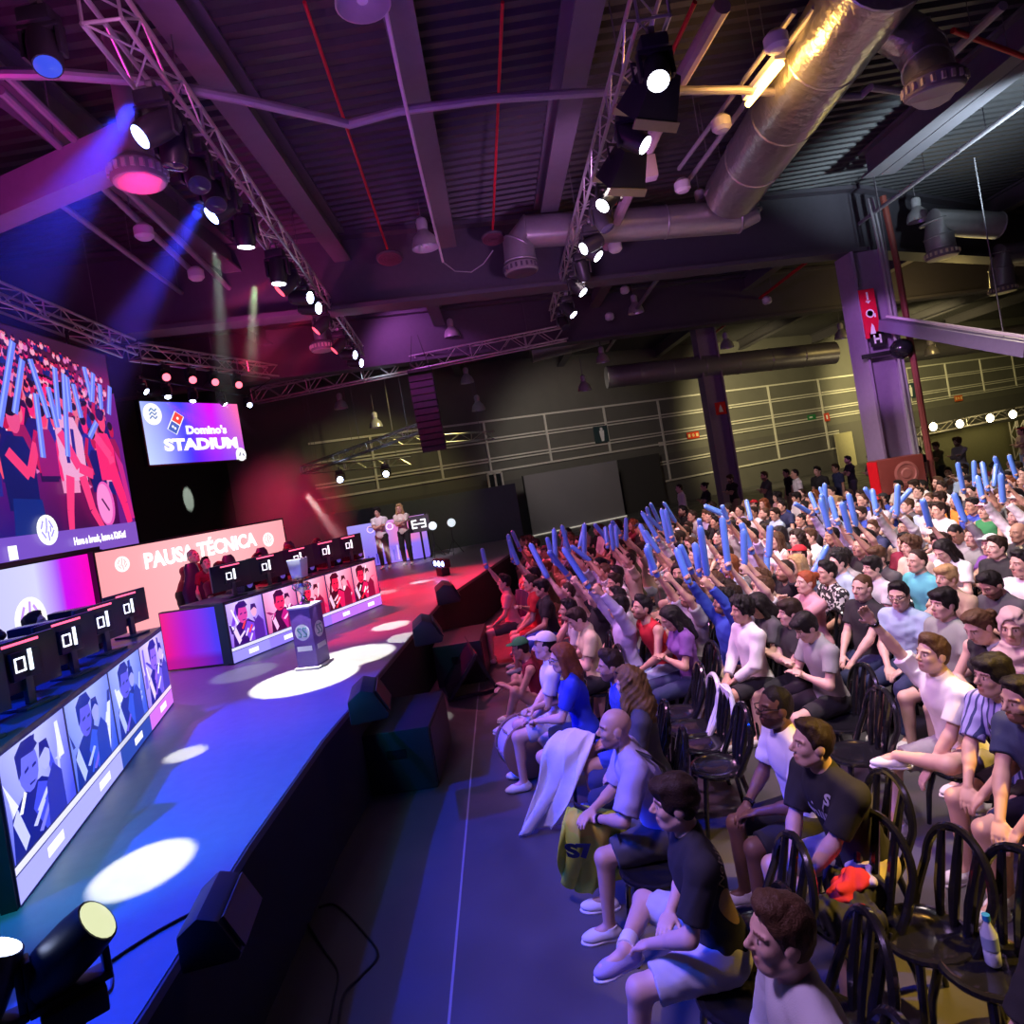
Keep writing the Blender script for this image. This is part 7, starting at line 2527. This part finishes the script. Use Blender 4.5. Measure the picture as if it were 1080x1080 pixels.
# yellow-green flag over the bald man's knees
pa = PZ(604, 862, .66)
drape('flag', [[PZ(598, 852, .66), PZ(622, 850, .68), PZ(655, 858, .64)], [PZ(592, 868, .66), PZ(618, 868, .68), PZ(660, 872, .62)], [PZ(590, 905, .42), PZ(620, 905, .42), PZ(662, 895, .44)], [PZ(590, 928, .16), PZ(618, 942, .12), PZ(656, 925, .18)]],
      pattern('cloth yellow green flag', [(.50, .62, .03), (.58, .68, .05), (.66, .58, .05)], 3, [.5, .62]), 'yellow-green flag with dark letters draped over the bald man\'s knees', 'flag', folds=4, amp=.02, seed=1)
fl = bpy.data.objects['flag']
tm_ = text_mesh('S7', .17, .001, .010)
fo = link('flag_letters', tm_, fl, mat('flag navy letters', (.02, .03, .10), .7))
A_, B_, C_ = PZ(590, 880, .62), PZ(625, 886, .62), PZ(604, 918, .30)
fo.matrix_basis = frameM(PZ(616, 893, .50) + Vector((-.04, -.045, .0)), (PZ(622, 888, .56) - PZ(592, 888, .56)), (A_ - C_))
# white banner cloth over the knees of the row's far neighbour, trailing to the floor
drape('cloth_banner', [[PZ(588, 772, .72), PZ(606, 768, .74), PZ(628, 774, .70)], [PZ(572, 790, .66), PZ(596, 790, .68), PZ(618, 800, .60)], [PZ(568, 830, .36), PZ(588, 830, .38), PZ(604, 842, .34)], [PZ(545, 884, .02), PZ(566, 874, .03), PZ(590, 872, .03)]],
      mat('cloth banner white', (.72, .72, .76), .8, bump=.1), 'large white cloth trailing from a lap to the floor, beside the yellow flag', 'cloth', folds=3, amp=.025, seed=2)
drape('flag', [[PZ(544, 622, .95), PZ(551, 622, .98), PZ(557, 625, .95)], [PZ(542, 640, .70), PZ(550, 640, .72), PZ(558, 645, .70)], [PZ(541, 656, .42), PZ(549, 657, .42), PZ(557, 660, .42)], [PZ(540, 672, .10), PZ(547, 674, .08), PZ(556, 674, .10)]],
      cloth('navy'), 'dark navy flag hanging at the far end of the front row', 'flag', folds=3, amp=.02, seed=3)
# bass drum
dc = PZ(554, 786, .27)
t = thing('bass_drum', (dc.x, dc.y, .0), 0, 'pale shelled bass drum with one skin torn open, on the floor before the auburn-haired woman', 'drum')
ax = Vector((.28, -.95, .0)).normalized()
c0 = Vector((0, 0, .275)) - ax * .16
MB().lathe([(.245, 0), (.25, .02), (.25, .30), (.245, .32), (.235, .32), (.235, 0)], c0, ax, 40).build('shell', mat('drum shell', (.60, .58, .68), .3), t)
hp = MB()
for z in (0, .30):
    hp.lathe([(.252, z - .012), (.268, z - .006), (.268, z + .03), (.252, z + .036)], c0, ax, 40)
hp.build('hoop', mat('drum hoop wood', (.26, .17, .12), .4), t)
MB().lathe([(.24, .012), (0, .012)], c0, ax, 36).build('back_skin', mat('drum skin', (.6, .56, .5), .6), t)
sx, su, _ = axes(ax)
sk_ = MB()
pts = [c0 + ax * .31 + sx * (.24 * math.cos(a)) + su * (.24 * math.sin(a)) for a in [R(150 + 190 * k / 14) for k in range(15)]]
sk_.add(pts, [tuple(range(15))])
sk_.build('torn_skin', mat('drum torn skin', (.42, .33, .25), .7), t)
lg = MB()
for k in range(8):
    a = 2 * math.pi * k / 8
    o_ = sx * (.262 * math.cos(a)) + su * (.262 * math.sin(a))
    lg.tube([c0 + o_ + ax * .03, c0 + o_ + ax * .29], .006, 6)
    lg.tube([c0 + o_ + ax * .13, c0 + o_ + ax * .19], .013, 8)
lg.build('tension_rod', M_alu, t)
dg, dfg, _t, dM = drumgirl
for side, nm in (('l', 'drumstick with pale felt head in the nearer hand of the auburn-haired woman'), ('r', 'drumstick with pale felt head in the farther hand of the auburn-haired woman')):
    w_, e_ = (dfg.wl, dfg.el) if side == 'l' else (dfg.wr, dfg.er)
    p = dM @ Vector(w_ + unit(w_ - e_) * .075)
    tgt = Vector((dc.x, dc.y, .275)) + Vector((.05 if side == 'l' else .0, .05, .27))
    d_ = (tgt - p).normalized()
    t = thing('drumstick', p, 0, nm, 'drumstick', 'drumsticks')
    MB().tube([d_ * -.08, d_ * .26], .008, 8).build('shaft', mat('drumstick wood', (.5, .33, .16), .5), t)
    MB().lathe([(0, -.03), (.026, -.018), (.03, 0), (.026, .018), (0, .03)], d_ * .28, d_, 14).build('felt_head', cloth('cream'), t)
# phones
def phone(p, d, lab, up=(0, 0, 1)):
    t = thing('phone', p, 0, lab, 'phone', 'phones in hands')
    Mx = frameM((0, 0, 0), Vector(d), up)
    MB().box((0, 0, 0), (.072, .148, .009)).build('case', M_black_gloss, t, Mx, bevel=.003)
    MB().box((0, 0, .0052), (.066, .140, .001)).build('screen', mat('phone glass', (.02, .05, .05), .1, emit=(.12, .35, .33), strength=.5), t, Mx, smooth=False)
w_ = bM @ Vector((bf.wl + bf.wr) / 2 + unit(bf.wl - bf.el) * .11 + V3(0, 0, .03))
phone(w_, (0, -1, 0), 'phone held low in the hands of the bald man', (-.8, 0, .55))

# ---- chairs under everyone near enough to see them
EXTRA = []
nn_ = 0
# ================================================================== labels of the crowd, row by row
HAIRW = dict(short='short {} hair', buzz='cropped {} hair', mop='{} fringe', quiff='swept {} hair', receding='thin {} hair', curly='curly {} hair', long='long {} hair', wavy='wavy {} hair', straight='straight {} hair', pony='{} ponytail', bun='{} bun')
POSEW = dict(lap='', lap2='', knees='leaning forward', folded='arms folded', chin='hand at chin', phone='head bowed', clap='hands raised', cross='legs crossed', turn='looking aside', upr='one stick raised', upl='one stick raised', upb='both arms up', mid='stick in hand', stand='standing', stand_fold='standing')
TOPW = dict(tee='T-shirt', sweater='sweater', tank='vest')
ORD = ords + [f'{a}-{b}' for a in ('twenty', 'thirty', 'forty') for b in ords[:9]]
rows = {}
for x, y, o in ALLP:
    if 'standing' not in o: rows.setdefault(max(0, row_of(x)), []).append((y, x, o))
info = {}
for r_, L in sorted(rows.items()):
    L.sort(key=lambda a: a[0])
    for i, (y, x, o) in enumerate(L):
        info[o.name] = (r_, i)
        if not o.get('label'):
            pose, k = LOOK[o.name]
            hw = HAIRW[k['hair']].format(k['hc']) if not k['cap'] else k['cap'] + ' cap'
            pw = POSEW[pose]
            if pose in ('upr', 'upl', 'upb', 'mid'): pw = 'stick up'
            ln = f"{k['topc']} {TOPW[k['topk']]}, {hw}, {pw + ', ' if pw else ''}{ORD[r_]} row from stage, {ORD[i]} from camera"
            o['label'] = ln
        if not o.get('group'): o['group'] = f'spectators in the {ORD[r_]} row from the stage'
st_l = sorted([(x, o) for x, y, o in ALLP if 'standing' in o], key=lambda a: proj((a[0], a[1].location.y, 1.6))[0])
for i, (x, o) in enumerate(st_l):
    nm = [k for k in TOPC if o.children and o.children[0].material_slots[0].material == MATS.get('cloth ' + k)]
    o['label'] = f"person in {nm[0] if nm else 'dark'} top standing behind the last row, {ORD[i]} from the stage side"
    o['group'] = 'people standing behind the rows'
    del o['standing']
# sticks
sl = {}
for q, d, s_ in sticks:
    t = 'upright' if abs(d.x) < .22 else ('leaning to the stage' if d.x < 0 else 'leaning from the stage')
    sl.setdefault(max(0, row_of(q.x + .3)), []).append((q.y, t, s_))
for r_, L in sl.items():
    L.sort(key=lambda a: a[0])
    for i, (y, t, s_) in enumerate(L):
        tag(s_, f'blue inflatable stick {t}, {ORD[i]} from the camera over the {ORD[r_]} row', 'stick', 'blue sticks held up by the crowd')
# chairs under the people
for x, y, o in ALLP:
    if o.name not in info: continue
    if y > 9.5 or o is seatedcap[0]: continue
    if any(math.hypot(x - a, y - b) < .33 for a, b in chair_at): continue
    r_, i = info[o.name]
    chair_at.append((x, y))
    chair(x, y, math.degrees(o.rotation_euler.z), f'black chair under the {ORD[i]} spectator from the camera in the {ORD[r_]} row', 'occupied chairs', y < 5.2)
print('people', len(ALLP), 'sticks', len(sticks))
# ================================================================== lights
def beam(loc, target, e, col, spot, blend=.15, size=.05):
    return light('SPOT', 'lamp_or_fill', loc, e, col, target, size, spot, blend)
def pool(px, py, tx, ty, e, spot, col=(1, .97, .84), z=6.5, blend=.08):
    beam(PZ(px, py, z), PZ(tx, ty, STAGE), e, col, spot, blend, .03)
pool(230, 235, 322, 716, 6500, 13)
pool(268, 278, 372, 692, 5200, 11)
pool(212, 190, 152, 915, 6000, 5.2)
pool(205, 165, 196, 795, 3500, 3.6)
pool(318, 300, 412, 660, 4200, 6)
pool(333, 318, 428, 672, 3200, 5)
# blue wash on the near deck from behind the blue desk, red and magenta farther off
beam((-5.9, 5.6, 6.4), (-2.5, 5.0, 1), 4600, (.002, .03, 1), 46, .3, .06)
beam((-4.4, 2.4, 6.4), (-2.4, 3.6, 1), 1100, (.005, .09, 1), 55, .5, .1)
beam((-6.2, 12.0, 6.2), (-2.9, 11.4, 1), 4200, (1, .0, .02), 40, .4, .1)
beam((-4.5, 15.0, 6.2), (-2.2, 13.8, 1), 4200, (1, .0, .03), 44, .5, .1)
beam((-5.5, 12.6, 6.3), (-6.2, 15, 2.2), 900, (1, .0, .12), 60, .6, .1)
beam((-6.2, 9.0, 5.9), (-3.2, 8.4, 1), 700, (.45, .04, 1), 50, .6, .1)
beam((-1.0, 9.0, 6.4), (-4.8, 12.2, 1.8), 1100, (1, .0, .25), 36, .5, .1)
beam((-1.5, 5.0, 6.4), (-5.0, 7.0, 1.8), 700, (.04, .10, 1), 40, .5, .1)
beam((-1.0, 16.0, 6.4), (.0, 12.4, 0), 2600, (1, .0, .03), 26, .4, .1)
# teal glow along the deck from the corner lamp
beam((-2.5, 2.6, 2.6), (-3.0, 5.2, 1), 170, (.01, .45, .70), 75, .7, .1)
# white gobo patch on the drape behind the stage
tg_ = PX(200, 525, -10.45)
beam((-6.2, tg_.y - .5, 6.2), tg_, 9000, (.8, 1, .75), 9, .3, .05)
# audience
AUD = lambda loc, tg, e, col, sz=.6, sp=84: light('SPOT', 'wash_light', loc, e * 4, col, tg, sz * .5, sp, .7)
AUD((-1.7, 2.2, 6.6), (2.4, 4.6, .8), 340, (.66, .40, 1), 1.0, 66)
AUD((-2.0, 8.0, 6.6), (3.4, 8.0, 1), 460, (1, .42, .86), 1.2, 72)
AUD((2.3, 8.8, 6.8), (6.6, 9.8, 1), 760, (1, .84, .80), .7)
AUD((2.4, 13.0, 6.8), (6.6, 13.2, 1), 600, (1, .78, .80), .8)
AUD((2.3, 5.0, 6.8), (4.9, 6.4, 1), 430, (1, .80, .78), .6)
AUD((11.5, 13.0, 6.5), (9.0, 12.0, 1), 130, (1, .86, .62), .8)
AUD((-1.2, 13.5, 6.6), (1.6, 12.6, 1), 330, (1, .16, .36), .8)
# fill lights added to brighten the roof and trusses
light('AREA', 'wash_light', (-1.2, 4.5, 3.4), 85, (.42, .10, 1), (0, 11.0, 8.4), 2.5)
light('AREA', 'wash_light', (-4.6, 5.5, 5.2), 42, (1, .03, .5), (-4.0, 9.0, 8.4), 1.0)
beam(PZ(128, 40, 6.2), PZ(110, 20, 7), 60, (1, .3, .75), 120, .5, .2)
beam((-3.9, 12.0, 5.6), (-3.4, 14.0, 7.2), 220, (1, .1, .5), 100, .7, .2)
beam((-2.0, 18.4, 8.1), (-1.8, 20.5, 6.9), 170, (.85, .2, 1), 100, .6, .2)
beam((1.4, 9.0, 5.4), (2.4, 12.0, 7.2), 220, (.9, .4, 1), 110, .7, .2)
# cool spot added to brighten the roof beyond the elbow duct, no fixture there
beam((9.6, 10.2, 5.6), (10.1, 12.6, 8.4), 1500, (.72, .92, 1), 80, .8, .15)
# warm light on the far wall and the far corner
AUD((13.0, 29.5, 6.4), (16.0, 38.5, 3.4), 850, (1, .84, .42), 1.5)
AUD((24.0, 33.0, 6.5), (27.0, 44.0, 3.6), 1500, (1, .84, .36), 1.5)
AUD((3.6, 25.5, 6.4), (4.0, 33.0, 3.2), 150, (1, .88, .75), 1.5)
AUD((-3.0, 19.8, 6.6), (-3.0, 27.0, 3.0), 40, (.7, .9, 1), 1.)
light('POINT', 'lamp_or_fill', (16.0, 22.0, 6.4), 110, (1, .72, .22), size=.4)
for px, py in ((985, 450), (1013, 447), (1045, 441), (1069, 437)):
    light('POINT', 'lamp_or_fill', PY(px, py, 23.2), 30, (1, .8, .4), size=.12)
light('POINT', 'lamp_or_fill', PZ(806, 92, 7.15), 34, (1, .50, .10), size=.15)
beam(PZ(185, 262, 5.7), PZ(147, 191, 6.6), 330, (1, .01, .12), 24, .4)
# overhead amber spot placed for the floor patch between the near chairs, violet on the near column
beam((5.2, 2.4, 6.4), (2.0, 3.55, 0), 3200, (1, .60, .08), 26, .6, .1)
beam((6.5, 12.0, 5.5), (9.3, 16, 4.4), 800, (.75, .35, 1), 34, .5, .2)

light('SPOT', 'lamp_or_fill', (-3.0, 14.5, 5.6), 700, (1, .8, .95), (-2.8, 18.0, 2.2), .1, 26, .6)  # spot added to brighten the presenters, no fixture modelled
beam((-1.5, 23.2, 7.4), (-2.8, 25.0, 5.3), 500, (1, .86, .32), 80, .6)  # warm spot added to brighten the short far trusses
# ---- haze caught by the lamp beams
def haze_mat(dens, L, r0, r1):
    m = bpy.data.materials.new('haze')
    m.use_nodes = True
    nt = m.node_tree
    nt.nodes.clear()
    N = lambda t, **k: nt.nodes.new(t)
    o, v, tc, sp = N('ShaderNodeOutputMaterial'), N('ShaderNodeVolumeScatter'), N('ShaderNodeTexCoord'), N('ShaderNodeSeparateXYZ')
    nt.links.new(tc.outputs['Object'], sp.inputs[0])
    def M_(op, a, b=None):
        n = N('ShaderNodeMath')
        n.operation = op
        for i, x in enumerate((a, b)):
            if x is None: continue
            if isinstance(x, (int, float)): n.inputs[i].default_value = x
            else: nt.links.new(x, n.inputs[i])
        return n.outputs[0]
    x, y, z = sp.outputs
    if L:
        rr_ = M_('ADD', M_('MULTIPLY', z, (r1 - r0) / L), r0)
        rad = M_('DIVIDE', M_('SQRT', M_('ADD', M_('MULTIPLY', x, x), M_('MULTIPLY', y, y))), rr_)
        ends = M_('MULTIPLY', M_('SUBTRACT', 1.0, M_('DIVIDE', z, L)), dens)
        fall = M_('MULTIPLY', M_('MAXIMUM', M_('SUBTRACT', 1.0, M_('MULTIPLY', rad, rad)), 0.), ends)
    else:
        rad = M_('ADD', M_('ADD', M_('MULTIPLY', x, x), M_('MULTIPLY', y, y)), M_('MULTIPLY', z, z))
        nz = N('ShaderNodeTexNoise')
        nz.inputs['Scale'].default_value = 1.6
        nt.links.new(tc.outputs['Object'], nz.inputs['Vector'])
        fall = M_('MULTIPLY', M_('MULTIPLY', M_('POWER', M_('MAXIMUM', M_('SUBTRACT', 1.0, rad), 0.), 2.0), dens * 1.7), M_('MULTIPLY', nz.outputs[0], 1.8))
    nt.links.new(fall, v.inputs['Density'])
    v.inputs['Anisotropy'].default_value = .25
    nt.links.new(v.outputs[0], o.inputs['Volume'])
    return m
def haze_beam(a, d, L, spot, dens, e, col, lab, r0=.06):
    a, d = Vector(a), Vector(d).normalized()
    r1 = r0 + L * math.tan(R(spot / 2)) * 1.25
    ob = MB().lathe([(r0, 0), (r1, L)], n=20).build('smoke_beam', haze_mat(dens, L, r0, r1), None, Matrix.Translation(a) @ aim(d))
    tag(ob, lab, 'haze', 'beams in the haze', 'stuff')
    if e: beam(a - d * .1, a + d, e, col, spot, .35, .05)
a = PZ(139, 112, 6.5)
haze_beam(a, PY(40, 262, a.y - .8) - a, 3.0, 17, .45, 1500, (.01, .03, 1), 'wide blue beam slanting down from the first blue lamp')
a = PZ(216, 210, 6.5)
haze_beam(a, PY(128, 360, a.y - .4) - a, 3.6, 14, .45, 2000, (.01, .03, 1), 'blue beam slanting down from the second blue lamp')
a = PZ(228, 266, 6.4)
haze_beam(a, PY(236, 385, a.y) - a, 2.4, 9, .30, 900, (.75, .95, .8), 'faint white smoky beam dropping beside the brightest lamp')
a = PZ(268, 303, 6.4)
haze_beam(a, PY(266, 360, a.y) - a, 1.5, 11, .45, 900, (.95, 1, .75), 'short bright beam below the brightest lamp')
for (q, d), (L, e, dn), lab in zip(WB, ((2.5, 500, .6), (.8, 200, .5), (.8, 200, .5), (1.0, 200, .5), (0, 0, 0)), ('thin white beam crossing the STADIUM screen', 'short white beam over the STADIUM screen, second from the crowd screen', 'short white beam over the middle of the STADIUM screen', 'short white beam over the far edge of the STADIUM screen', '')):
    if L:
        n_ = d.normalized()
        n_ = (PY(258, 476, q.y - .35) - q).normalized() if L > 2 else n_
        haze_beam(q + n_ * .15, n_, L, 7, dn, e, (.85, .9, 1), lab, .04)
a, b_ = PY(322, 520, 14.0), PY(400, 622, 13.6)
haze_beam(a, b_ - a, (b_ - a).length, 12, .5, 800, (1, .92, .95), 'white smoky shaft falling towards the far end of the red desk', .12)
a, b_ = PY(392, 566, 14.6), PY(452, 622, 14.2)
haze_beam(a, b_ - a, (b_ - a).length, 14, .5, 500, (1, .92, .95), 'second white smoky shaft before the lilac screen', .12)
for (px, py), lab in zip(((296, 292), (333, 331), (357, 357)), ('first red beam below the stage truss', 'middle red beam below the stage truss', 'last red beam below the stage truss')):
    a = PZ(px, py, 6.45)
    haze_beam(a, PY(px - 46, py + 26, a.y) - a, 1.6, 16, .35, 220, (1, .01, .04), lab)
c = PY(308, 548, 15.6)
ob = MB().lathe([(0, -1)] + [(math.sin(math.pi * k / 12), -math.cos(math.pi * k / 12)) for k in range(1, 12)] + [(0, 1)], n=20).build('smoke_cloud', haze_mat(.55, 0, 0, 0), None, Matrix.Translation(c) @ Matrix.Diagonal((1.7, 1.3, 1.9, 1)))
tag(ob, 'red glowing haze cloud over the far end of the red desk', 'haze', None, 'stuff')
beam((-5.6, 14.2, 6.2), c, 900, (1, .0, .06), 44, .6, .1)
c = PY(275, 372, 17.)
ob = MB().lathe([(0, -1)] + [(math.sin(math.pi * k / 12), -math.cos(math.pi * k / 12)) for k in range(1, 12)] + [(0, 1)], n=20).build('smoke_cloud', haze_mat(.30, 0, 0, 0), None, Matrix.Translation(c) @ Matrix.Diagonal((1.2, 1., 1.5, 1)))
tag(ob, 'faint red haze cloud under the tip of the stage truss', 'haze', None, 'stuff')
beam((-5.0, 14.8, 6.4), c, 300, (1, .02, .10), 40, .6, .1)

S.view_settings.view_transform = 'Standard'
S.view_settings.look = 'None'
S.view_settings.exposure = 0.
S.view_settings.gamma = 1.
S.view_settings.use_curve_mapping = False
S.cycles.use_denoising = True
S.cycles.max_bounces = 6
S.cycles.volume_bounces = 0
S.cycles.volume_step_rate = 1.5
S.cycles.sample_clamp_indirect = 4.
